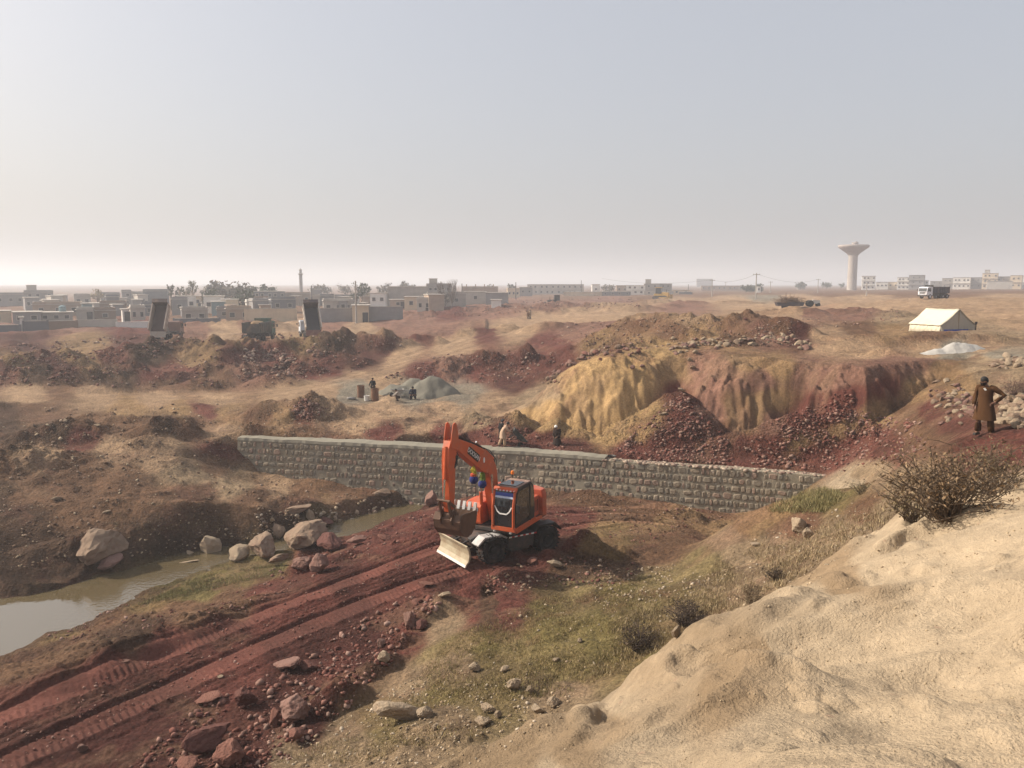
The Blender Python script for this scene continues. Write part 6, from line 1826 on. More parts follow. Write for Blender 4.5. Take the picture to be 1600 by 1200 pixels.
def tank(root, w, h, d):
    o = MB().lathe([(0, 0), (0.7, 0), (0.7, 1.1), (0.2, 1.35), (0, 1.35)], 14).build('water_tank', wall_mat('t'), root, (w * 0.2, d * 0.5, h + 0.13))
def stair_room(root, w, h, d):
    MB().box((-w * 0.22, d * 0.55, h + 1.2), (min(3.0, w * 0.4), 3.0, 2.3)).build('stair_room', wall_mat('g'), root)
    MB().box((-w * 0.22, d * 0.55, h + 2.42), (min(3.4, w * 0.4 + .4), 3.4, 0.14)).build('stair_roof', wall_mat('l'), root)
def columns(root, w, h, d):
    n = max(3, int(w / 3.2))
    for i in range(n):
        MB().box((-w / 2 + (i + 0.5) * w / n, 1.0, h + 0.8), (0.4, 0.4, 1.4)).build('roof_column', wall_mat('m'), root)

V = [
    # px0, px1, top, r, colour, label, depth, windows, floors, kwargs
    (-45, 28, 499, 160, 'd', 'dark bluish compound wall at the far left edge of the village', 0.4, 0, 1, {}),
    (28.5, 33, 489, 160, 'w', 'slim white gate pier between the dark compound walls on the left', 2.0, 0, 1, {'parapet': False}),
    (34, 72, 494, 160, 'd', 'blue grey compound wall right of the white gate pier', 0.4, 0, 1, {}),
    (72, 118, 494.5, 161, 'b', 'brown mud compound wall between the blue grey and the pale grey walls', 0.4, 0, 1, {}),
    (118, 180, 494, 162, 'l', 'pale grey compound wall with a small dark hole, left of the white wall', 0.4, 0, 1, {}),
    (180, 231, 498, 160, 'w', 'bright white compound wall just left of the tipped brown truck', 0.4, 0, 1, {}),
    (270, 342, 494, 163, 'd', 'dark low yard wall right of the tipped brown truck', 0.4, 0, 1, {}),
    (283, 324, 482, 176, 'g', 'low grey house with white stripes behind the dark yard wall', 7, 2, 1, {'door': True}),
    (338, 362, 481, 190, 's', 'grey roofed long shed behind the green truck, left bay', 6, 1, 1, {}),
    (352, 392, 481, 180, 'm', 'tan walled yard house behind the green truck', 6, 2, 1, {}),
    (382, 462, 481, 172, 'c', 'long tan yard wall behind the green and the white trucks', 0.4, 0, 1, {}),
    (490, 549, 481, 170, 's', 'grey yard wall between the tipping white truck and the concrete pole', 0.4, 0, 1, {}),
    (550, 576, 477, 168, 'c', 'small cream gatehouse with a dark door beside the concrete pole', 5, 0, 1, {'door': True, 'parapet': False}),
    (576, 628, 479, 170, 's', 'dark grey yard wall right of the cream gatehouse', 0.4, 0, 1, {}),
    # second row
    (-30, 16, 480, 190, 'c', 'small cream house at the left edge above the dark compound wall', 6, 1, 1, {}),
    (18, 62, 482, 186, 's', 'dusky low house right of the cream house at the left edge', 7, 2, 1, {}),
    (60, 112, 483, 192, 'g', 'grey flat house above the brown mud wall', 7, 3, 1, {'extras': tank}),
    (50, 128, 472, 228, 'm', 'long mud brown house with pale plinth in the second row on the left', 8, 3, 1, {}),
    (118, 145, 480, 198, 'l', 'small pale house with a dark doorway above the pale grey wall', 5, 0, 1, {'door': True}),
    (128, 144, 471, 215, 't', 'teal blue sheet metal shed with a white post in the village', 4, 0, 1, {'parapet': False}),
    (146, 180, 481, 200, 'b', 'brown mud house behind the pale grey compound wall', 6, 1, 1, {}),
    (190, 200, 480, 176, 'w', 'white plastered hut above the left end of the white wall', 4, 0, 1, {'parapet': False, 'door': True}),
    (203, 226, 478, 186, 'l', 'pale plastered house with two dark niches above the white wall', 5, 2, 1, {}),
    (220, 246, 474, 214, 'd', 'dark house half hidden by the tipped brown truck body', 8, 1, 1, {}),
    (155, 196, 471, 236, 'b', 'brown house with a pale band in the middle rows of the village', 8, 2, 1, {}),
    (166, 186, 462, 270, 'd', 'dark block beside a pale yellow tree in the village', 8, 1, 1, {}),
    (-40, 40, 458, 330, 's', 'hazy long block on the skyline at the left edge', 14, 5, 1, {}),
    (38, 84, 455, 320, 's', 'hazy two step block on the skyline left of the pale tree', 14, 3, 2, {'extras': stair_room}),
    (84, 106, 459, 330, 's', 'low hazy block right of the two step skyline block', 12, 2, 1, {}),
    (116, 142, 460, 300, 'l', 'pale hazy house left of the pale yellow tree', 10, 2, 1, {}),
    (158, 188, 458, 330, 's', 'hazy long house right of the pale yellow tree', 10, 2, 1, {}),
    (191, 206, 454.5, 320, 's', 'narrow tall hazy house in the left skyline', 8, 1, 2, {}),
    (205, 226, 457, 330, 'l', 'pale low house in the left skyline beside the narrow tall one', 8, 2, 1, {}),
    (224, 263, 454, 310, 'd', 'wide blue grey warehouse in the skyline above the tipped brown truck', 12, 0, 1, {}),
    (268, 292, 466, 225, 's', 'grey house right of the tipped truck body, below the slim trees', 7, 1, 1, {}),
    (276, 306, 461, 250, 'w', 'white house with roof pillars below the tall slim tree', 7, 2, 1, {'extras': columns}),
    (318, 350, 462, 235, 'w', 'white gabled looking house behind the round trees', 7, 2, 1, {}),
    (345, 372, 467, 225, 'c', 'cream house with a pale band behind the round trees', 7, 2, 1, {}),
    (330, 352, 470, 215, 't', 'blue grey house with a sloping shade in front of the white one', 6, 1, 1, {'parapet': False}),
    (396, 446, 455, 290, 'd', 'long dark two storey block in the skyline left of the minaret', 10, 5, 2, {}),
    (385, 424, 471, 215, 'w', 'low white roofed house in front of the long dark block', 7, 2, 1, {}),
    (424, 462, 467, 225, 'd', 'dark blue grey house with a pale roof edge left of the white truck', 8, 2, 1, {}),
    (446, 486, 459, 300, 'm', 'tan hazy house under the minaret', 10, 3, 1, {}),
    (486, 503, 452, 330, 's', 'small grey skyline house just right of the minaret', 8, 2, 1, {}),
    (487, 500, 463, 260, 'l', 'pale little house between the minaret and the concrete pole', 6, 1, 1, {}),
    (500, 522, 462, 262, 's', 'blue grey house left of the concrete pole', 7, 1, 1, {}),
    (505, 552, 470, 220, 'l', 'low pale roofed house just left of the concrete pole', 7, 3, 1, {}),
    (523, 548, 463, 280, 's', 'grey house behind the concrete pole', 8, 2, 1, {}),
    (572, 606, 461, 270, 'c', 'cream house with a dark door under the round dark tree', 7, 1, 1, {'door': True}),
    (606, 669, 448, 262, 'g', 'big windowless grey block standing right of the round dark tree', 12, 0, 1, {'parapet': False}),
    (667, 706, 445.5, 300, 's', 'grey two storey house right of the big windowless block', 10, 4, 2, {'extras': stair_room}),
    (684, 694, 452, 285, 'w', 'tiny white house in front of the grey two storey house', 5, 1, 1, {}),
    (668, 728, 459, 255, 'g', 'low grey yard house below the bare trees', 7, 2, 1, {}),
    (726, 760, 456, 268, 'l', 'pale yard house left of the blue grey walled yard', 7, 1, 1, {}),
    (722, 778, 450, 330, 'm', 'long house with roof columns behind the blue grey walled yard', 10, 5, 1, {'extras': columns}),
    (759, 793, 457.5, 262, 's', 'blue grey walled yard house at the end of the village', 8, 0, 1, {'parapet': False}),
    (793, 812, 452, 380, 'c', 'small cream house with dark openings past the village end', 8, 3, 1, {}),
    (812, 832, 449, 400, 's', 'small grey house with an antenna past the village end', 8, 2, 1, {}),
    (824, 912, 444.5, 480, 'l', 'long pale two storey hall on the middle skyline', 14, 10, 2, {}),
    (925, 937, 444.5, 430, 'w', 'white cube of a house alone on the middle skyline', 8, 1, 1, {}),
    (880, 942, 456, 390, 'c', 'long low cream wall in front of the long hall', 5, 0, 1, {'parapet': False}),
    (940, 985, 455.5, 385, 'd', 'dark long shed joining the low cream wall', 8, 4, 1, {'parapet': False}),
    (963, 980, 446, 450, 'm', 'tan house left of the big white house on the middle skyline', 8, 2, 1, {}),
    (978, 1007, 446, 420, 'w', 'big white two storey house above the yellow bulldozer', 10, 3, 2, {}),
    (1006, 1030, 443.5, 440, 'g', 'grey tall house joined to the right of the big white house', 10, 2, 2, {'extras': stair_room}),
    (1030, 1049, 443.5, 440, 's', 'blue grey block at the right end of the white house row', 10, 2, 2, {}),
    (1006, 1052, 455, 410, 'l', 'low pale annex behind the yellow bulldozer', 7, 3, 1, {'parapet': False}),
    (1050, 1078, 453, 420, 'c', 'low cream house right of the yellow bulldozer', 7, 2, 1, {'parapet': False}),
    (1061, 1081, 456, 400, 'd', 'dark shed at the foot of the low cream house', 6, 0, 1, {'parapet': False}),
    (1088, 1112, 436, 1300, 's', 'faint tall block lost in the haze right of the middle skyline', 30, 3, 4, {}),
    (1095, 1160, 446.5, 640, 'm', 'long faint house row in the haze behind the wire poles', 12, 8, 1, {}),
    (1182, 1188, 447.5, 460, 'w', 'tiny white hut beside the crossarm pole', 5, 1, 1, {'parapet': False}),
    (1245, 1257, 444, 700, 'l', 'faint pale house left of the water tower', 10, 1, 1, {}),
    (1345, 1366, 432.5, 620, 'w', 'white three storey house just right of the water tower', 12, 3, 3, {}),
    (1367, 1386, 441, 640, 'w', 'low white house right of the three storey white house', 10, 3, 1, {}),
    (1386, 1402, 441, 650, 'c', 'low cream house in the right skyline row', 10, 2, 1, {}),
    (1400, 1420, 434.5, 640, 'w', 'white stepped house with balconies in the right skyline', 12, 3, 3, {}),
    (1418, 1442, 431.5, 630, 's', 'big blue grey block above the loaded dump truck', 14, 2, 3, {}),
    (1442, 1449, 439, 640, 'w', 'narrow white house right of the big blue grey block', 8, 1, 2, {}),
    (1452, 1472, 440, 680, 's', 'hazy grey house above the tent, left one', 10, 2, 2, {}),
    (1470, 1487, 436, 670, 'g', 'hazy tan grey house above the tent, right one', 10, 2, 2, {}),
    (1487, 1514, 435, 650, 'w', 'long white house with balconies right of the tent', 12, 4, 2, {}),
    (1512, 1532, 435, 660, 's', 'blue grey house between the long white and the cream houses', 12, 2, 2, {}),
    (1532, 1556, 429.5, 640, 'c', 'tall cream house with a roof room in the right skyline', 12, 3, 3, {'extras': stair_room}),
    (1554, 1578, 434, 645, 's', 'blue grey wide house right of the tall cream one', 12, 3, 2, {}),
    (1540, 1580, 440, 620, 'l', 'low house with white arcade columns near the right edge', 8, 0, 1, {'extras': columns}),
    (1576, 1594, 432.5, 640, 'c', 'cream house second from the right edge of the skyline', 12, 2, 2, {}),
    (1593, 1640, 433, 660, 'w', 'pale house cut by the right edge of the picture', 12, 4, 2, {}),
]
for (a, b_, top, r, k, lab, dep, wi, fl, kw) in V:
    building(a, b_, top, r, k, lab, dep, wi, fl, tilt=0.0 if dep < 1 else 0.05 * math.sin(a), **kw)

rv = random.Random(77)
for i in range(46):
    px = rv.uniform(-30, 770); r = rv.choice((205, 222, 244, 262, 285, 305)) + rv.uniform(-4, 4)
    if 225 < px < 275: continue
    x_, y_ = px_x(px, r); g_ = ground(x_, y_)
    hgt = rv.uniform(2.2, 4.2)
    top = 600 + F * math.tan(math.atan2(CZ - g_ - hgt, r) - PITCH)
    building(px, px + rv.uniform(9, 26), top, r, rv.choice('gbdlmsswlcm'), 'small low house packed into the dense rows of the village', rv.uniform(4, 8), rv.choice((0, 1, 1, 2)), 1, door=rv.random() < 0.3, parapet=rv.random() < 0.4, tilt=rv.uniform(-0.25, 0.25), group='low houses packed in the village')

def water_tower():
    x, y = px_x(1329.5, 560)
    g = ground(x, y) - 0.5
    z = lambda py: z_at_py(py, 560) - g
    root = empty('water_tower', (x, y, g), label='tall concrete water tower with a flaring mushroom bowl', cat='water tower')
    con = mat('tower_concrete', (0.38, 0.335, 0.30), 0.9, var=0.12, scale=0.15, bump=0.03, bscale=1.5, dirt=(0.26, 0.22, 0.2), dirt_amt=0.3)
    dkc = mat('tower_bowl', (0.30, 0.235, 0.215), 0.9, var=0.15, scale=0.15, dirt=(0.2, 0.16, 0.15), dirt_amt=0.4)
    MB().lathe([(3.2, 0), (2.9, 1.0), (2.75, z(405)), (3.0, z(402.5))], 28).build('shaft', con, root, smooth=True)
    MB().lathe([(3.0, z(402.5)), (4.2, z(399.5)), (8.9, z(391.5)), (9.2, z(390.5)), (9.2, z(388.0)), (8.9, z(387.6)), (0, z(386.8))], 36).build('bowl', dkc, root, smooth=False)
    rim = MB().lathe([(9.22, z(390.2)), (9.4, z(389.8)), (9.4, z(388.6)), (9.22, z(388.2))], 36).build('rim', con, root)
    MB().lathe([(1.9, z(387)), (1.9, z(384.6)), (2.2, z(384.4)), (2.0, z(383.8)), (0, z(383.2))], 16).build('cupola', con, root, (0.8, 0, 0))
    MB().lathe([(0.5, z(383.6)), (0.5, z(382.4)), (0, z(382.2))], 10).build('vent', dkc, root, (1.6, 0, 0))
water_tower()

def minaret():
    x, y = px_x(471, 430); g = ground(x, y) - 0.5
    z = lambda py: z_at_py(py, 430) - g
    root = empty('minaret', (x, y, g), label='slim grey minaret rising over the village', cat='minaret')
    m = wall_mat('s'); m2 = wall_mat('g')
    MB().lathe([(0.95, 0), (0.85, z(430))], 12).build('shaft', m, root)
    MB().lathe([(0.85, z(430)), (1.35, z(429)), (1.35, z(428)), (0.8, z(427.8))], 12).build('balcony', m2, root)
    MB().lathe([(0.7, z(427.8)), (0.65, z(423.5)), (0.8, z(423))], 12).build('lantern', m, root)
    MB().lathe([(0.8, z(423)), (0.75, z(422.3)), (0.4, z(421.2)), (0.08, z(420.4)), (0.04, z(419)), (0, z(418.8))], 12).build('dome', m2, root)
minaret()

def pole(px, r, py_top, label, arm=True, k='concrete', wires=None, thick=1.0):
    x, y = px_x(px, r); g = ground(x, y) - 0.3
    h = z_at_py(py_top, r) - g
    c = {'concrete': (0.32, 0.29, 0.26), 'dark': (0.09, 0.08, 0.075)}[k]
    m = mat('pole_' + k, c, 0.9, var=0.15)
    root = empty('utility_pole', (x, y, g), label=label, cat='utility pole', group='utility poles')
    MB().tube([(0, 0, 0), (0, 0, h)], [0.22 * thick, 0.13 * thick], 8).build('mast', m, root)
    if arm:
        a = MB(); a.box((0, 0, h - 0.35), (2.2 * thick, 0.14, 0.14)); ao = a.build('crossarm', m, root)
        for s in (-0.95, 0, 0.95):
            MB().lathe([(0.05, 0), (0.09, 0.05), (0.05, 0.1), (0.08, 0.15), (0.03, 0.22), (0, 0.22)], 8, (s * thick, 0, h - 0.28 if s else h)).build('insulator', mat('porcelain', (0.4, 0.35, 0.3), 0.3), ao if s else root)
    return Vector((x, y, g + h - 0.1))
p0 = pole(556, 162, 439, 'concrete utility pole standing in front of the grey yard wall', False)
MB_ = None
p1 = pole(1180.5, 260, 428, 'crossarm pole standing out on the plain left of the brushwood trailer')
p2 = pole(1112, 330, 437, 'crossarm pole left of the tallest crossarm pole on the plain')
p3 = pole(1203, 430, 440, 'small pole just right of the tallest crossarm pole')
p4 = pole(1277, 420, 436.5, 'pole left of the water tower')
p5 = pole(1353, 300, 443, 'thin pole on the plain just right of the water tower foot', False)
p6 = pole(1133, 600, 441, 'faint far pole between the two plain poles')
p7 = pole(806, 330, 441, 'dark thin pole past the end of the village', False, 'dark')
p8 = pole(722, 300, 443, 'dark thin pole beside the bare trees', False, 'dark')
p9 = pole(908, 430, 438, 'thin pole at the right end of the long hall', False, 'dark')
pole(487.5, 250, 446, 'thin pole behind the white cabbed truck', False, 'dark')
pole(1075, 500, 444, 'faint thin pole over the low cream house', False, 'dark')
def wire(a, b_, sag, label):
    pts = [a.lerp(b_, t) - Vector((0, 0, sag * 4 * t * (1 - t))) for t in np.linspace(0, 1, 17)]
    o = MB().tube(pts, 0.028, 4).build('power_line', mat('wire_dark', (0.05, 0.05, 0.05), 0.6)); tag(o, label, 'power line', 'power lines over the plain')
wire(p2, p1, 1.5, 'power line between the two crossarm poles on the plain')
wire(p1, p4, 2.0, 'power line from the tallest crossarm pole towards the water tower')
wire(Vector(px_x(940, 380) + (p2.z + 1,)), p2, 1.8, 'power line coming from the pale houses to the left plain pole')

# ------------------------------------------------------------------ trees: tapered trunk, limbs, leaf clumps
def tree(px, r, py_top, w_px, label, kind='round', col=(0.055, 0.06, 0.035), dens=1.0, seed=0, group='trees in and around the village'):
    x, y = px_x(px, r); g = ground(x, y) - 0.2
    h = z_at_py(py_top, r) - g; w = w_px * r / F
    rnd = random.Random(seed * 7 + int(px))
    root = empty('tree', (x, y, g), rnd.uniform(0, 6), label, 'tree', group)
    bark = mat('bark', (0.10, 0.075, 0.055), 0.95)
    tr_ = MB(); tips = []
    th = h * (0.45 if kind != 'slim' else 0.85)
    tr_.tube([(0, 0, 0), (0.05 * w, 0.02 * w, th * 0.5), (0.02 * w, 0, th)], [0.035 * h + 0.05, 0.025 * h + 0.03, 0.012 * h + 0.02], 7)
    nb = 9 if kind != 'bare' else 16
    for i in range(nb):
        a = rnd.uniform(0, 6.28); z0 = th * rnd.uniform(0.45, 1.0)
        L_ = w * 0.5 * rnd.uniform(0.5, 0.95)
        zt = min(z0 + (h - z0) * rnd.uniform(0.35, 0.95), h * 0.97)
        e = Vector((math.cos(a) * L_, math.sin(a) * L_, zt))
        s = Vector((0.03 * w, 0, z0)); md = s.lerp(e, 0.5) + Vector((0, 0, -0.05 * h))
        tr_.tube([s, md, e], [0.012 * h + 0.02, 0.008 * h + 0.015, 0.02], 5, False); tips += [md.lerp(e, 0.6), e]
        if kind in ('bare', 'hazy'):
            for _ in range(7):
                e2 = e + Vector((rnd.gauss(0, 0.14 * w), rnd.gauss(0, 0.14 * w), rnd.uniform(-0.02, 0.25) * h)); e2.z = min(e2.z, h)
                tr_.tube([md.lerp(e, rnd.uniform(0.3, 1)), e2], [0.035, 0.012], 3, False)
    tr_.build('trunk', bark, root)
    if kind == 'bare':
        return root
    N_ = int((520 if kind != 'hazy' else 420) * dens)
    cl = []
    for t in tips: cl.append((t, rnd.uniform(0.12, 0.24) * w))
    for _ in range(12):
        a = rnd.uniform(0, 6.28); q = rnd.random() ** 0.5 * 0.42 * w
        zz = h * rnd.uniform(0.42 if kind != 'slim' else 0.2, 0.93)
        k_ = math.sin(math.pi * min(1, max(0, (zz / h - 0.25) / 0.8))) + 0.15
        cl.append((Vector((math.cos(a) * q * k_, math.sin(a) * q * k_, zz)), rnd.uniform(0.10, 0.20) * w))
    Vv, Ff, Cc = [], [], []
    s_leaf = max(0.16, 0.055 * w)
    for i in range(N_):
        c, rr_ = cl[rnd.randrange(len(cl))]
        d = Vector((rnd.gauss(0, 1), rnd.gauss(0, 1), rnd.gauss(0, 0.8))).normalized() * rr_ * rnd.random() ** 0.4
        p = c + d
        n_ = (d.normalized() + Vector((rnd.gauss(0, .6), rnd.gauss(0, .6), rnd.gauss(0, .6)))).normalized()
        u = n_.orthogonal().normalized(); v = n_.cross(u)
        s = s_leaf * rnd.uniform(0.6, 1.4); b0 = len(Vv)
        Vv += [tuple(p - u * s), tuple(p - v * s * 0.6), tuple(p + u * s), tuple(p + v * s * 0.6)]
        Ff.append((b0, b0 + 1, b0 + 2, b0 + 3))
        t = rnd.uniform(0.65, 1.4)
        Cc += [(col[0] * t, col[1] * t, col[2] * t)] * 4
    o = bpy.data.objects.new('crown', arr_mesh('crown', Vv, Ff, M_LEAF, Cc)); COL.objects.link(o); o.parent = root
    return root
GR = (0.050, 0.062, 0.035); OL = (0.10, 0.095, 0.05); PA = (0.30, 0.24, 0.15); HZ = (0.16, 0.14, 0.115)  # HZ: leaf colour paled, with distance haze painted in
for i, q in enumerate([
    (152, 300, 450, 17, 'pale yellowish tree standing over the left part of the village', 'round', PA),
    (268, 262, 444, 10, 'slim dark tree left of the tallest slim tree', 'slim', GR),
    (281, 262, 448, 11, 'low slim tree between the two tall slim ones', 'slim', GR),
    (302, 270, 437, 16, 'tallest slim tree over the white house with roof pillars', 'slim', OL),
    (292, 268, 447, 12, 'thin olive tree at the foot of the tallest slim tree', 'round', OL),
    (326, 245, 451, 26, 'dark round tree right of the tallest slim tree', 'round', GR),
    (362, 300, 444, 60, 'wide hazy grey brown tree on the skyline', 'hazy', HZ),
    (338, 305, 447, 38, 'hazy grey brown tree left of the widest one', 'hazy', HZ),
    (381, 232, 453, 30, 'dark leafy tree behind the green truck', 'round', GR),
    (396, 300, 447, 24, 'rounded dark tree left of the long dark block', 'round', GR),
    (420, 340, 448, 40, 'low flat topped tree line behind the long dark block', 'round', GR),
    (75, 300, 466, 10, 'small dark tree before the left skyline blocks', 'round', GR),
    (92, 290, 466, 9, 'small dark tree at the foot of the low hazy block', 'round', GR),
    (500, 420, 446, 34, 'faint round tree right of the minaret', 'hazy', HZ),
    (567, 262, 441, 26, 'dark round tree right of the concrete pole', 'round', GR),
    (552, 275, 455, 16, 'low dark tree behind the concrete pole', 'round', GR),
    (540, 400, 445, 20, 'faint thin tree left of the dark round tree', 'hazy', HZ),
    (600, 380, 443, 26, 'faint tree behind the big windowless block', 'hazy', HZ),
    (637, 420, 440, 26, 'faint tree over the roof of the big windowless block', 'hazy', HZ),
    (690, 250, 440, 16, 'bare tree left one beside the low grey yard house', 'bare', HZ),
    (707, 248, 436, 22, 'tallest bare tree in front of the grey two storey house', 'bare', HZ),
    (696, 252, 458, 18, 'brown thorny bush under the bare trees', 'hazy', HZ),
    (765, 340, 444, 13, 'small round tree over the roof of the columned house', 'round', GR),
    (800, 420, 444, 14, 'dark tree past the village end', 'round', GR),
    (1165, 480, 446, 14, 'dark round tree left of the tallest crossarm pole', 'round', GR),
    (1184, 520, 443, 10, 'small dark tree behind the tiny white hut', 'round', GR),
    (1250, 700, 442, 17, 'faint dark tree beside the faint pale house', 'round', GR),
    (1290, 690, 442, 15, 'faint dark tree left of the water tower', 'round', GR),
    (1313, 720, 443, 9, 'small faint tree at the foot of the water tower', 'round', GR),
    (1180, 500, 448, 30, 'low dark scrub tree behind the tallest crossarm pole', 'round', GR),
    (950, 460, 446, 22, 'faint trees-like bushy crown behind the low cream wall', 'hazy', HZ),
    (1462, 700, 441, 10, 'small faint tree between the hazy grey houses above the tent', 'round', GR)]):
    px, r, top, w, lab, kind, c = q
    lab = lab.replace('trees-like bushy crown', 'bushy tree')
    tree(px, r, top, w, lab, kind, c, seed=i)

# ================================================================== boulders
BOULD = [[rock_shape(900 + k, 4 if k < 4 else 3, sq, 12) for k, sq in enumerate(((1, 0.9, 0.85), (1.1, 0.8, 0.7), (0.9, 1, 1.0), (1.2, 0.85, 0.55), (1, 0.9, 0.6), (1.1, 0.8, 0.8), (0.8, 0.9, 1.15), (1.25, 0.9, 0.7)))]][0]
def rock_mat(name, c, d, da=0.35):
    return mat(name, c, 0.92, var=0.28, scale=3.0, bump=0.05, bscale=7, dirt=d, dirt_amt=da, spec=0.12)
RM = {'g': rock_mat('tan_rock', (0.225, 0.162, 0.115), (0.14, 0.07, 0.05)), 'p': rock_mat('pale_rock', (0.31, 0.24, 0.168), (0.24, 0.165, 0.11)), 'r': rock_mat('red_rock', (0.185, 0.090, 0.068), (0.12, 0.045, 0.034)), 'm': rock_mat('mauve_rock', (0.205, 0.122, 0.098), (0.14, 0.06, 0.045)), 'k': rock_mat('dark_red_rock', (0.120, 0.055, 0.045), (0.08, 0.033, 0.027))}
BM = {}
def bould_mesh(k, mk):
    if (k, mk) not in BM:
        me = bpy.data.meshes.new('boulder'); BOULD[k].to_mesh(me); me.materials.append(RM[mk])
        me.polygons.foreach_set('use_smooth', np.zeros(len(me.polygons), bool))
        BM[(k, mk)] = me
    return BM[(k, mk)]
def boulder(px, py, w_px, h_px, k, mk, label, seed=0, group=None, name='boulder', sink=0.17):
    c = hit(px, py)
    d = math.sqrt(c.x ** 2 + c.y ** 2 + (CZ - c.z) ** 2)
    w = w_px * d / F * 0.5; h = h_px * d / F * 0.5 * 0.95
    rnd = random.Random(seed + int(px * 3 + py))
    y = c.y + w * 0.55; x = c.x * (y / c.y)
    o = inst(name, bould_mesh(k, mk), (x, y, c.z + h * (1 - 2 * sink) - 0.0), (rnd.uniform(-.25, .25), rnd.uniform(-.25, .25), rnd.uniform(0, 6.28)), (w, w, h))
    tag(o, label, 'boulder' if name == 'boulder' else 'stone', group)
    return o
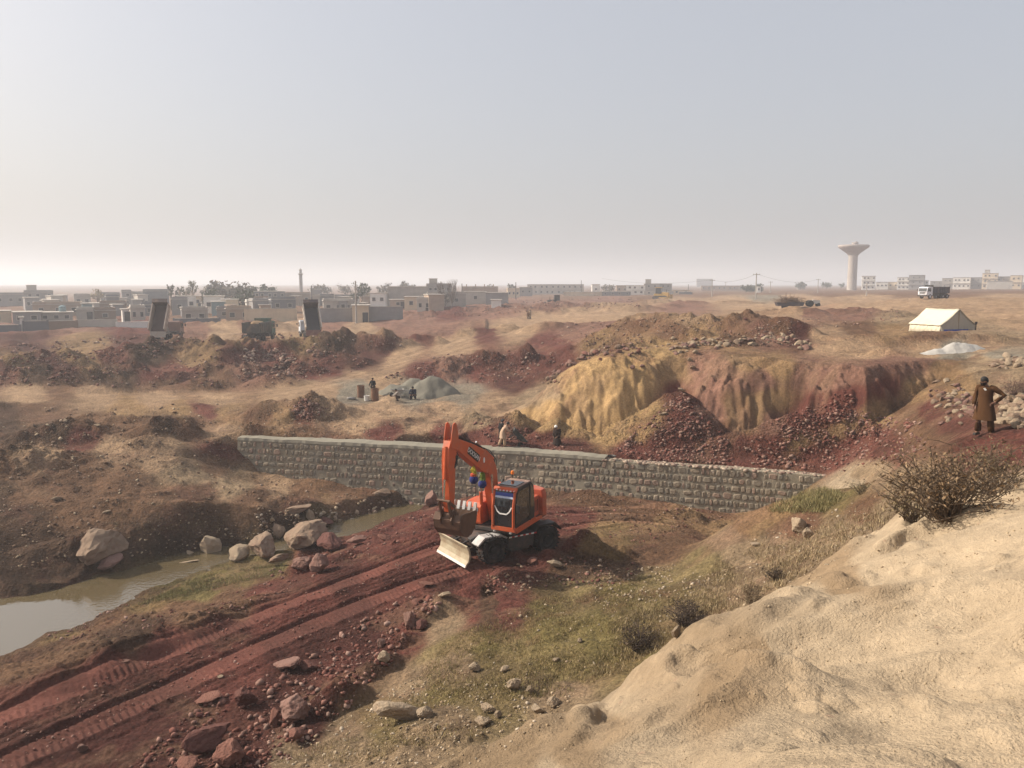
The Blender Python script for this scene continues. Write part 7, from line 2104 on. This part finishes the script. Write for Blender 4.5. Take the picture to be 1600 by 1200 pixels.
for q in [
    (152, 893, 88, 74, 0, 'g', 'biggest tan boulder at the water edge under the dark stream bank'),
    (168, 894, 49, 37, 5, 'm', 'reddish block broken off at the foot of the biggest boulder'),
    (327, 869, 46, 37, 6, 'p', 'pale pointed boulder standing in the stream'),
    (290, 887, 34, 12, 3, 'p', 'flat pale stone lying in the stream water'),
    (298, 870, 22, 10, 4, 'p', 'little pale stone behind the pointed boulder in the stream'),
    (411, 872, 61, 46, 1, 'g', 'tan rounded boulder in the middle of the stream rocks'),
    (376, 875, 37, 27, 5, 'p', 'pale boulder left of the tan rounded one'),
    (466, 809, 54, 27, 4, 'g', 'flat tan boulder on the far bank above the stream rocks'),
    (483, 815, 20, 24, 6, 'p', 'narrow pale stone leaning beside the flat tan boulder'),
    (480, 860, 81, 51, 2, 'g', 'large reddish tan boulder right of the middle stream rocks'),
    (515, 862, 56, 32, 1, 'k', 'dark boulder leaning on the large reddish tan one'),
    (505, 826, 44, 27, 4, 'k', 'dark flat boulder at the upper water edge'),
    (437, 842, 27, 29, 6, 'g', 'narrow tan boulder behind the stream rocks'),
    (436, 885, 49, 24, 4, 'g', 'low tan boulder at the grass tip by the stream'),
    (472, 893, 37, 29, 2, 'm', 'reddish boulder under the large reddish tan one'),
    (498, 897, 41, 39, 0, 'm', 'mauve rounded boulder lowest of the stream rocks'),
    (557, 853, 29, 24, 5, 'm', 'mauve boulder at the red bank beside the upper stream'),
    (598, 778, 34, 20, 4, 'g', 'tan boulder close to the wall foot above the stream'),
    (648, 790, 27, 22, 2, 'm', 'mauve boulder right of the upper stream'),
    (676, 792, 32, 29, 6, 'm', 'mauve pointed boulder left of the excavator arm'),
    (600, 845, 20, 14, 5, 'r', 'red boulder on the spoil above the track'),
    (639, 985, 28, 36, 6, 'm', 'upright mauve boulder at the track edge'),
    (660, 985, 22, 22, 5, 'k', 'dark red stone beside the upright mauve boulder'),
    (461, 1131, 60, 48, 0, 'm', 'big squarish reddish boulder on the track shoulder'),
    (428, 1138, 20, 34, 6, 'r', 'thin red stone left of the big squarish boulder'),
    (465, 1158, 28, 26, 5, 'r', 'red stone below the big squarish boulder'),
    (382, 1106, 38, 36, 2, 'k', 'dark bluish red boulder in the shoulder rubble'),
    (322, 1103, 36, 16, 3, 'r', 'flat red stone left of the dark bluish boulder'),
    (446, 1050, 44, 24, 3, 'm', 'flat reddish slab with a pale end on the shoulder'),
    (482, 1050, 28, 20, 1, 'k', 'dark red stone right of the flat slab'),
    (324, 1180, 66, 48, 1, 'k', 'large dark red boulder near the lower edge'),
    (362, 1198, 46, 40, 2, 'r', 'red boulder at the bottom right of the large dark one'),
    (292, 1208, 34, 26, 5, 'r', 'red stone cut by the lower edge of the view'),
    (128, 1176, 16, 14, 2, 'm', 'small mauve stone on the lower track'),
    (618, 1134, 64, 44, 7, 'p', 'long angular pale boulder on the grass beside the shoulder'),
    (662, 1124, 30, 22, 0, 'p', 'rounded pale stone right of the long angular boulder'),
    (601, 1034, 26, 20, 0, 'p', 'pale stone at the grass edge above the shoulder'),
    (596, 1012, 16, 16, 6, 'm', 'mauve stone just above the pale grass edge stone'),
    (740, 1051, 22, 19, 0, 'p', 'round pale stone alone in the grass'),
    (802, 1080, 27, 24, 2, 'p', 'pale lumpy stone in the middle of the grass'),
    (828, 1082, 15, 13, 0, 'p', 'small pale stone right of the lumpy one'),
    (789, 1050, 15, 13, 5, 'p', 'small greyish stone half sunk in the grass'),
    (868, 1036, 12, 10, 2, 'p', 'little pale stone on the upper grass'),
    (764, 1116, 24, 20, 1, 'p', 'pale stone on top of the lower stone cluster'),
    (754, 1137, 28, 18, 2, 'p', 'pale wide stone at the bottom of the lower stone cluster'),
    (779, 1122, 14, 14, 0, 'p', 'small pale stone right in the lower stone cluster'),
    (866, 1106, 24, 20, 0, 'p', 'pale stone beside the pale bank, upper of two'),
    (840, 1116, 22, 16, 1, 'p', 'pale stone beside the pale bank, lower of two'),
    (680, 1142, 14, 12, 2, 'p', 'small pale stone under the rounded pale one'),
    (694, 935, 18, 15, 5, 'p', 'pale block where the grass meets the track'),
    (866, 888, 22, 20, 5, 'p', 'tan block in the shade beside the excavator'),
    (832, 882, 20, 12, 3, 'r', 'red flat stone behind the excavator front wheel'),
    (668, 917, 24, 9, 3, 'r', 'flat red stone on the edge of the track'),
    (650, 945, 16, 10, 5, 'r', 'red stone between the track and the grass tip'),
    (1245, 836, 34, 34, 6, 'p', 'pinkish pointed rock on the grassy spur'),
    (1262, 842, 22, 24, 2, 'p', 'pinkish rock right of the pointed one on the spur'),
    (1180, 856, 18, 12, 3, 'p', 'small pale block under the yellow scarp'),
    (1083, 960, 14, 12, 2, 'p', 'pale stone among the dry shrubs'),
    (1057, 1000, 20, 26, 6, 'p', 'pale pinkish stone by the lower dry shrub'),
    (906, 1005, 10, 10, 0, 'p', 'tiny pale stone on the open grass'),
    (870, 1034, 9, 8, 2, 'p', 'tiny pale pebble near the upper grass stone'),
    (988, 578, 10, 12, 2, 'm', 'mauve stone stuck in the top of the yellow cliff, left one'),
    (1004, 574, 10, 9, 5, 'm', 'mauve stone stuck in the top of the yellow cliff, right one'),
    (1065, 612, 16, 9, 3, 'p', 'pale flat stone at the head of the red talus'),
    (1034, 650, 14, 9, 3, 'p', 'pale stone on the left flank of the red talus'),
    (1077, 565, 10, 9, 2, 'p', 'pale stone on the cliff top notch'),
    (1082, 577, 12, 9, 5, 'p', 'pale stone sliding under the cliff top notch'),
    (951, 512, 12, 9, 0, 'm', 'single pinkish boulder on the heaps behind the cliff'),
    (1165, 500, 9, 6, 2, 'k', 'dark lump on the crest of the heaps behind the cliff'),
    (152, 667, 12, 7, 4, 'p', 'pale stone beside the left dirt road'),
    (90, 783, 18, 9, 4, 'p', 'pale flat stone on the left bank, nearer one'),
    (167, 803, 14, 7, 4, 'p', 'pale flat stone on the left bank, above the biggest boulder'),
    (345, 1060, 10, 5, 3, 'p', 'little pale flat stone between the wheel tracks'),
    (197, 1036, 12, 5, 3, 'm', 'little flat stone on the upper track edge')]:
    boulder(*q[:7], group=None)

# ------------------------------------------------------------------ rubble one can pick out stone by stone
SMALL = [rock_arrays(700 + k, 2, sq, 7) for k, sq in enumerate(((1, 0.8, 0.6), (1.2, 0.8, 0.5), (1, 0.9, 0.8), (0.9, 0.7, 0.6), (1.3, 0.9, 0.45), (1, 1, 0.7)))]
LOW = [rock_arrays(760 + k, 1, sq, 6) for k, sq in enumerate(((1, 0.8, 0.7), (1.2, 0.8, 0.55), (1, 0.9, 0.8), (0.9, 0.7, 0.6), (1.3, 0.9, 0.5), (1, 1, 0.7)))]
SMM = {}
def small_mesh(k, mk):
    if (k, mk) not in SMM:
        me = bpy.data.meshes.new('stone'); V_, F_ = SMALL[k]; me.from_pydata(V_.tolist(), [], F_.tolist()); me.materials.append(RM[mk]); SMM[(k, mk)] = me
    return SMM[(k, mk)]
def loose(pts, label, group, mks='p', seed=0):
    rnd = random.Random(seed)
    for px, py, s_px in pts:
        c = hit(px, py); d = math.hypot(c.x, c.y)
        s = s_px * d / F * 0.5
        o = inst('stone', small_mesh(rnd.randrange(6), rnd.choice(mks)), (c.x, c.y, c.z + s * 0.25), (rnd.uniform(-.5, .5), rnd.uniform(-.5, .5), rnd.uniform(0, 6.28)), (s, s, s))
        tag(o, label, 'stone', group)
def band(line, n, spread, smin, smax, seed, bias=1.0):
    rnd = random.Random(seed); out = []
    L_ = [math.hypot(b[0] - a[0], b[1] - a[1]) for a, b in zip(line[:-1], line[1:])]
    T_ = sum(L_)
    for _ in range(n):
        q = rnd.uniform(0, T_); k = 0
        while k < len(L_) - 1 and q > L_[k]: q -= L_[k]; k += 1
        a, b = line[k], line[k + 1]; t = q / L_[k]
        out.append((a[0] + (b[0] - a[0]) * t + rnd.gauss(0, 3), a[1] + (b[1] - a[1]) * t + rnd.gauss(0, spread), smin + (smax - smin) * rnd.random() ** 2))
    return out
loose(band([(1045, 543), (1110, 538), (1180, 530), (1230, 534), (1268, 540)], 120, 4.5, 6, 14, 1), 'pale pinkish stone in the rubble row along the right cliff top', 'stones along the right cliff top', 'ppmg', 1)
loose(band([(858, 592), (885, 572), (915, 556), (950, 549), (1000, 545)], 60, 4, 6, 14, 2), 'brownish stone in the rubble row down the left cliff edge', 'stones down the left cliff edge', 'mgmr', 2)
loose([(random.Random(k).uniform(1560, 1606), random.Random(k + 500).triangular(612, 672, 640), random.Random(k + 900).uniform(9, 22)) for k in range(75)], 'pale stone in the heap right of the bearded man', 'stones heaped right of the man', 'ppg', 3)
loose([(random.Random(k + 40).gauss(1494, 20), random.Random(k + 540).gauss(628, 16), random.Random(k + 940).uniform(6, 13)) for k in range(70)], 'pinkish stone strewn on the slope left of the bearded man', 'stones strewn left of the man', 'pmg', 4)
loose([(random.Random(k + 60).uniform(1550, 1604), random.Random(k + 560).gauss(568, 5), random.Random(k + 960).uniform(6, 14)) for k in range(26)], 'pale stone on the rim above and right of the bearded man', 'stones on the rim above the man', 'pg', 5)

# ------------------------------------------------------------------ rubble past counting, joined
def scatter(name, regions, seed, label=None, cap=60000):
    """regions: (polygon in image points, count, min px, max px, colours); every stone rests on the ground"""
    rnd = np.random.default_rng(seed)
    Vs, Fs, Cs = [], [], []; nv = 0
    for poly, n, smin, smax, cols, relz in regions:
        P_ = np.array(poly, float); lo, hi = P_.min(0), P_.max(0)
        got = 0; tries = 0
        while got < n and tries < n * 6:
            tries += 1
            px, py = rnd.uniform(lo[0], hi[0]), rnd.uniform(lo[1], hi[1])
            ins = False; j = len(P_) - 1
            for i in range(len(P_)):
                if (P_[i, 1] > py) != (P_[j, 1] > py) and px < (P_[j, 0] - P_[i, 0]) * (py - P_[i, 1]) / (P_[j, 1] - P_[i, 1]) + P_[i, 0]:
                    ins = not ins
                j = i
            if not ins: continue
            if mnoise.noise(Vector((px / 38.0, py / 20.0, seed))) < rnd.uniform(-0.5, 0.25): continue
            c = hit(px, py); d = math.hypot(c.x, c.y)
            s = (smin + (smax - smin) * rnd.random() ** 3.2) * d / F * 0.5
            V_, F_ = LOW[rnd.integers(6)]
            M_ = np.array(Euler((rnd.uniform(-.6, .6), rnd.uniform(-.6, .6), rnd.uniform(0, 6.3))).to_matrix())
            Vs.append((V_ * s * np.array([1, rnd.uniform(.7, 1.1), rnd.uniform(.6, 1.1)])) @ M_.T + np.array((c.x, c.y, c.z + s * 0.22)))
            Fs.append(F_ + nv); nv += len(V_)
            col = np.array(cols[rnd.integers(len(cols))]) * rnd.uniform(0.75, 1.25)
            Cs.append(np.tile(col, (len(V_), 1))); got += 1
    o = bpy.data.objects.new(name, arr_mesh(name, np.concatenate(Vs), np.concatenate(Fs), M_TINT, np.concatenate(Cs)))
    COL.objects.link(o); tag(o, label, None, None, 'stuff')
    return o
RED = [(0.16, 0.066, 0.05), (0.12, 0.048, 0.038), (0.20, 0.10, 0.078), (0.24, 0.14, 0.11)]
PINK = [(0.26, 0.17, 0.135), (0.22, 0.13, 0.10), (0.16, 0.08, 0.06), (0.32, 0.235, 0.18)]
BRN = [(0.18, 0.115, 0.075), (0.12, 0.07, 0.047), (0.24, 0.165, 0.11), (0.30, 0.22, 0.16)]
PAL = [(0.36, 0.28, 0.19), (0.30, 0.225, 0.15), (0.25, 0.18, 0.11), (0.40, 0.33, 0.25)]
scatter('red_rubble', [
    ([(1065, 608), (960, 705), (1000, 718), (1150, 728), (1140, 690)], 1300, 2, 9, RED + PINK[:2], 0),
    ([(1150, 700), (1180, 728), (1340, 738), (1450, 700), (1440, 660), (1340, 640), (1240, 660)], 1300, 2, 10, RED + PINK[:2], 0),
    ([(1200, 660), (1330, 605), (1340, 640), (1230, 690)], 350, 2, 8, RED, 0),
    ([(740, 660), (820, 670), (920, 705), (780, 705)], 380, 2, 8, RED, 0),
    ([(380, 1200), (430, 1060), (540, 985), (640, 930), (700, 930), (650, 985), (590, 1060), (520, 1130), (440, 1200)], 1100, 2, 15, RED + [PINK[0]], 0),
    ([(200, 1200), (320, 1090), (430, 1050), (430, 1200)], 700, 2, 16, RED, 0),
    ([(0, 1130), (300, 1000), (690, 840), (740, 880), (300, 1090), (0, 1200)], 900, 1.5, 7, RED + [PINK[0]], 0),
    ([(60, 990), (270, 950), (330, 985), (480, 905), (640, 845), (690, 790), (640, 800), (440, 880), (300, 960), (140, 1010)], 1000, 2, 9, RED + [PINK[0], PINK[1]], 0),
    ([(75, 965), (180, 935), (200, 945), (110, 985)], 240, 2, 8, RED + PINK, 0),
    ([(760, 890), (900, 870), (1010, 880), (980, 915), (760, 930)], 500, 2, 10, RED + BRN, 0)], 1)
scatter('dumped_rubble', [
    ([(0, 540), (200, 525), (500, 520), (640, 525), (600, 570), (440, 605), (0, 605)], 1700, 1.5, 7, PINK + RED, 0),
    ([(370, 545), (520, 550), (480, 585), (380, 590)], 450, 2, 10, PINK, 0),
    ([(600, 590), (700, 550), (870, 550), (880, 600), (700, 598)], 700, 1.5, 7, RED + PINK, 0),
    ([(445, 635), (475, 622), (520, 640), (480, 660)], 150, 3, 9, RED + PINK, 0),
    ([(840, 540), (900, 505), (1050, 495), (1240, 510), (1260, 540), (1000, 545)], 900, 1.5, 6, PINK + BRN, 0),
    ([(640, 500), (800, 470), (1000, 465), (1000, 480), (800, 490)], 500, 1, 5, PINK + RED, 0),
    ([(1200, 500), (1400, 480), (1420, 500), (1220, 520)], 160, 1.5, 5, PINK, 0)], 2)
scatter('bank_stones', [
    ([(0, 640), (340, 630), (360, 740), (620, 770), (640, 800), (400, 850), (0, 890)], 1500, 1.5, 7, BRN + [PAL[0]], 0),
    ([(400, 800), (640, 775), (640, 810), (520, 835), (400, 870)], 300, 2, 12, BRN + PAL, 0),
    ([(860, 775), (1150, 790), (1120, 815), (1000, 850), (880, 840)], 500, 1.5, 7, BRN + RED, 0),
    ([(370, 690), (370, 640), (700, 640), (700, 695)], 500, 1.5, 5, BRN + PAL, 0)], 3)
scatter('pale_pebbles', [
    ([(420, 1200), (560, 1100), (640, 1060), (900, 1080), (860, 1150), (720, 1200)], 1500, 1.5, 9, PAL, 0),
    ([(650, 1060), (760, 960), (1020, 900), (1150, 900), (1020, 1010), (900, 1080)], 420, 1.5, 7, PAL, 0),
    ([(900, 900), (1080, 880), (1120, 920), (950, 960)], 330, 2, 8, PAL, 0),
    ([(1060, 930), (1150, 850), (1350, 780), (1400, 820), (1200, 960)], 420, 1.5, 7, PAL, 0),
    ([(850, 1160), (1100, 1000), (1400, 840), (1600, 760), (1600, 1200), (800, 1200)], 1300, 1.0, 5, [(0.32, 0.25, 0.165), (0.27, 0.2, 0.13), (0.4, 0.31, 0.2)], 0)], 4)

# ------------------------------------------------------------------ grass, dry shrubs
def blades(name, regions, seed):
    rnd = np.random.default_rng(seed); Vs, Fs, Cs = [], [], []; nv = 0
    for poly, n, hmin, hmax, cols in regions:
        P_ = np.array(poly, float); lo, hi = P_.min(0), P_.max(0); got = 0; tries = 0
        while got < n and tries < n * 8:
            tries += 1
            px, py = rnd.uniform(lo[0], hi[0]), rnd.uniform(lo[1], hi[1]); ins = False; j = len(P_) - 1
            for i in range(len(P_)):
                if (P_[i, 1] > py) != (P_[j, 1] > py) and px < (P_[j, 0] - P_[i, 0]) * (py - P_[i, 1]) / (P_[j, 1] - P_[i, 1]) + P_[i, 0]: ins = not ins
                j = i
            if not ins or mnoise.noise(Vector((px / 60.0, py / 34.0, seed))) + 0.5 * mnoise.noise(Vector((px / 20.0, py / 12.0, seed))) < rnd.uniform(-0.6, 0.2): continue
            c = hit(px, py)
            if math.hypot(c.x, c.y) < 15: continue
            for _ in range(5):
                a = rnd.uniform(0, 6.28); h = rnd.uniform(hmin, hmax); w = 0.012 + 0.05 * h
                bx, by = c.x + rnd.normal(0, 0.05 + hmax * 0.3), c.y + rnd.normal(0, 0.05 + hmax * 0.3)
                bz = c.z - 0.02
                lx, ly = math.cos(a) * h * 0.5, math.sin(a) * h * 0.5
                Vs += [(bx - ly / h * w, by + lx / h * w, bz), (bx + ly / h * w, by - lx / h * w, bz), (bx + lx, by + ly, bz + h)]
                Fs.append((nv, nv + 1, nv + 2)); nv += 3
                q = np.array(cols[rnd.integers(len(cols))]) * rnd.uniform(0.75, 1.25); Cs += [q] * 3
            got += 1
    o = bpy.data.objects.new(name, arr_mesh(name, Vs, Fs, M_LEAF, np.array(Cs))); COL.objects.link(o); tag(o, None, None, None, 'stuff')
GRC = [(0.24, 0.185, 0.080), (0.20, 0.160, 0.065), (0.29, 0.22, 0.105), (0.17, 0.145, 0.055)]
DRY = [(0.30, 0.225, 0.125), (0.25, 0.18, 0.10), (0.36, 0.28, 0.16), (0.20, 0.15, 0.08)]
blades('grass', [
    ([(600, 1140), (700, 1000), (860, 930), (1040, 895), (1140, 930), (1000, 1030), (880, 1090), (700, 1100)], 8000, 0.035, 0.09, GRC),
    ([(250, 930), (330, 895), (450, 880), (440, 895), (300, 930), (200, 950)], 1500, 0.05, 0.14, [(0.14, 0.14, 0.05), (0.18, 0.165, 0.065), (0.22, 0.18, 0.08)]),
    ([(1205, 800), (1230, 772), (1290, 762), (1320, 775), (1290, 800)], 1400, 0.08, 0.2, [(0.20, 0.18, 0.075), (0.26, 0.21, 0.10)]),
    ([(1060, 960), (1120, 880), (1250, 830), (1400, 780), (1400, 830), (1250, 900), (1150, 980)], 2600, 0.04, 0.13, DRY),
    ([(930, 1060), (960, 970), (1080, 930), (1180, 950), (1130, 1000), (1020, 1040)], 1500, 0.04, 0.13, DRY),
    ([(440, 1190), (600, 1120), (760, 1140), (700, 1200)], 900, 0.03, 0.08, GRC + DRY),
    ([(150, 780), (380, 790), (340, 830), (180, 830)], 500, 0.06, 0.14, [(0.12, 0.085, 0.045), (0.16, 0.12, 0.06)])], 5)

def shrub(px, py, w_px, h_px, label, seed, n=60, leaf=0, twig=(0.105, 0.074, 0.050), leafc=(0.16, 0.125, 0.065), group=None, leaf_s=0.03):
    c = hit(px, py, 14.0 if px < 1230 else 0.6); d = math.hypot(c.x, c.y)
    w = w_px * d / F; h = h_px * d / F
    rnd = random.Random(seed)
    root = empty('dry_shrub', c, 0, label, 'shrub', group)
    st = MB(); tips = []
    for i in range(n):
        a = rnd.uniform(0, 6.28); q = rnd.random() ** 0.6
        b = Vector((rnd.gauss(0, 0.06) * w, rnd.gauss(0, 0.06) * w, -0.05))
        e = Vector((math.cos(a) * q * w * 0.52, math.sin(a) * q * w * 0.52, h * (0.45 + 0.55 * rnd.random()) * math.sqrt(max(0.05, 1 - 0.75 * q * q))))
        m = b.lerp(e, 0.5) + Vector((rnd.gauss(0, 0.05) * w, rnd.gauss(0, 0.05) * w, 0.06 * h))
        r0 = 0.006 + 0.004 * h
        st.tube([b, m, e], [r0, r0 * 0.7, r0 * 0.35], 4, False)
        tips += [m, m.lerp(e, 0.5), e]
        for _ in range(5):
            s = m.lerp(e, rnd.random()); e2 = s + Vector((rnd.gauss(0, 0.10) * w, rnd.gauss(0, 0.10) * w, rnd.uniform(-0.02, 0.20) * h))
            st.tube([s, s.lerp(e2, 0.5) + Vector((0, 0, 0.02 * h)), e2], [r0 * 0.5, r0 * 0.4, r0 * 0.2], 3, False); tips += [e2, s.lerp(e2, 0.5)]
    st.build('stems', mat('dry_twigs_%.3f' % twig[0], twig, 0.95, var=0.3, scale=6), root)
    if leaf:
        Vv, Ff, Cc = [], [], []
        for i in range(leaf):
            t = tips[rnd.randrange(len(tips))] + Vector((rnd.gauss(0, 0.03) * w, rnd.gauss(0, 0.03) * w, rnd.gauss(0, 0.03) * h))
            nn = Vector((rnd.gauss(0, 1), rnd.gauss(0, 1), rnd.gauss(0, 1))).normalized(); u = nn.orthogonal().normalized(); v = nn.cross(u)
            s = leaf_s * rnd.uniform(0.6, 1.5); b0 = len(Vv)
            Vv += [tuple(t - u * s), tuple(t - v * s * 0.45), tuple(t + u * s), tuple(t + v * s * 0.45)]; Ff.append((b0, b0 + 1, b0 + 2, b0 + 3))
            k = rnd.uniform(0.55, 1.45); Cc += [(leafc[0] * k, leafc[1] * k, leafc[2] * k)] * 4
        o = bpy.data.objects.new('leaves', arr_mesh('leaves', Vv, Ff, M_LEAF, Cc)); COL.objects.link(o); o.parent = root; o['kind'] = 'stuff'
shrub(1480, 806, 185, 108, 'big dry brown shrub below the bearded man', 1, 95, 1700, leafc=(0.20, 0.135, 0.078), leaf_s=0.024)
shrub(1425, 818, 80, 62, 'low dry shrub at the left foot of the big one', 2, 44, 500, leafc=(0.19, 0.145, 0.08), leaf_s=0.024)
shrub(1550, 770, 110, 80, 'dry shrub running up the bank right of the big one', 3, 44, 600, leafc=(0.16, 0.12, 0.068), leaf_s=0.025)
shrub(1070, 978, 74, 46, 'dark dry shrub on the grass, upper one', 4, 70, 350, twig=(0.055, 0.038, 0.030), leafc=(0.09, 0.065, 0.045), leaf_s=0.03)
shrub(1000, 1015, 74, 48, 'dark dry shrub on the grass, lower one beside the pale bank', 5, 70, 350, twig=(0.055, 0.038, 0.030), leafc=(0.09, 0.065, 0.045), leaf_s=0.03)
shrub(1175, 945, 60, 34, 'thin straw coloured shrub above the dark ones', 6, 50, 200, twig=(0.16, 0.115, 0.07), leafc=(0.2, 0.15, 0.09))
shrub(1210, 905, 44, 22, 'small dark shrub high on the dry slope', 7, 40, 150, twig=(0.07, 0.05, 0.036), leafc=(0.11, 0.08, 0.05))
shrub(1588, 620, 46, 32, 'reddish leafless shrub behind the bearded man', 9, 50, 100, twig=(0.12, 0.075, 0.06), leafc=(0.16, 0.1, 0.08))
shrub(1345, 770, 44, 20, 'little grey shrub on the spur ridge', 10, 36, 160, twig=(0.13, 0.10, 0.06), leafc=(0.18, 0.15, 0.08))
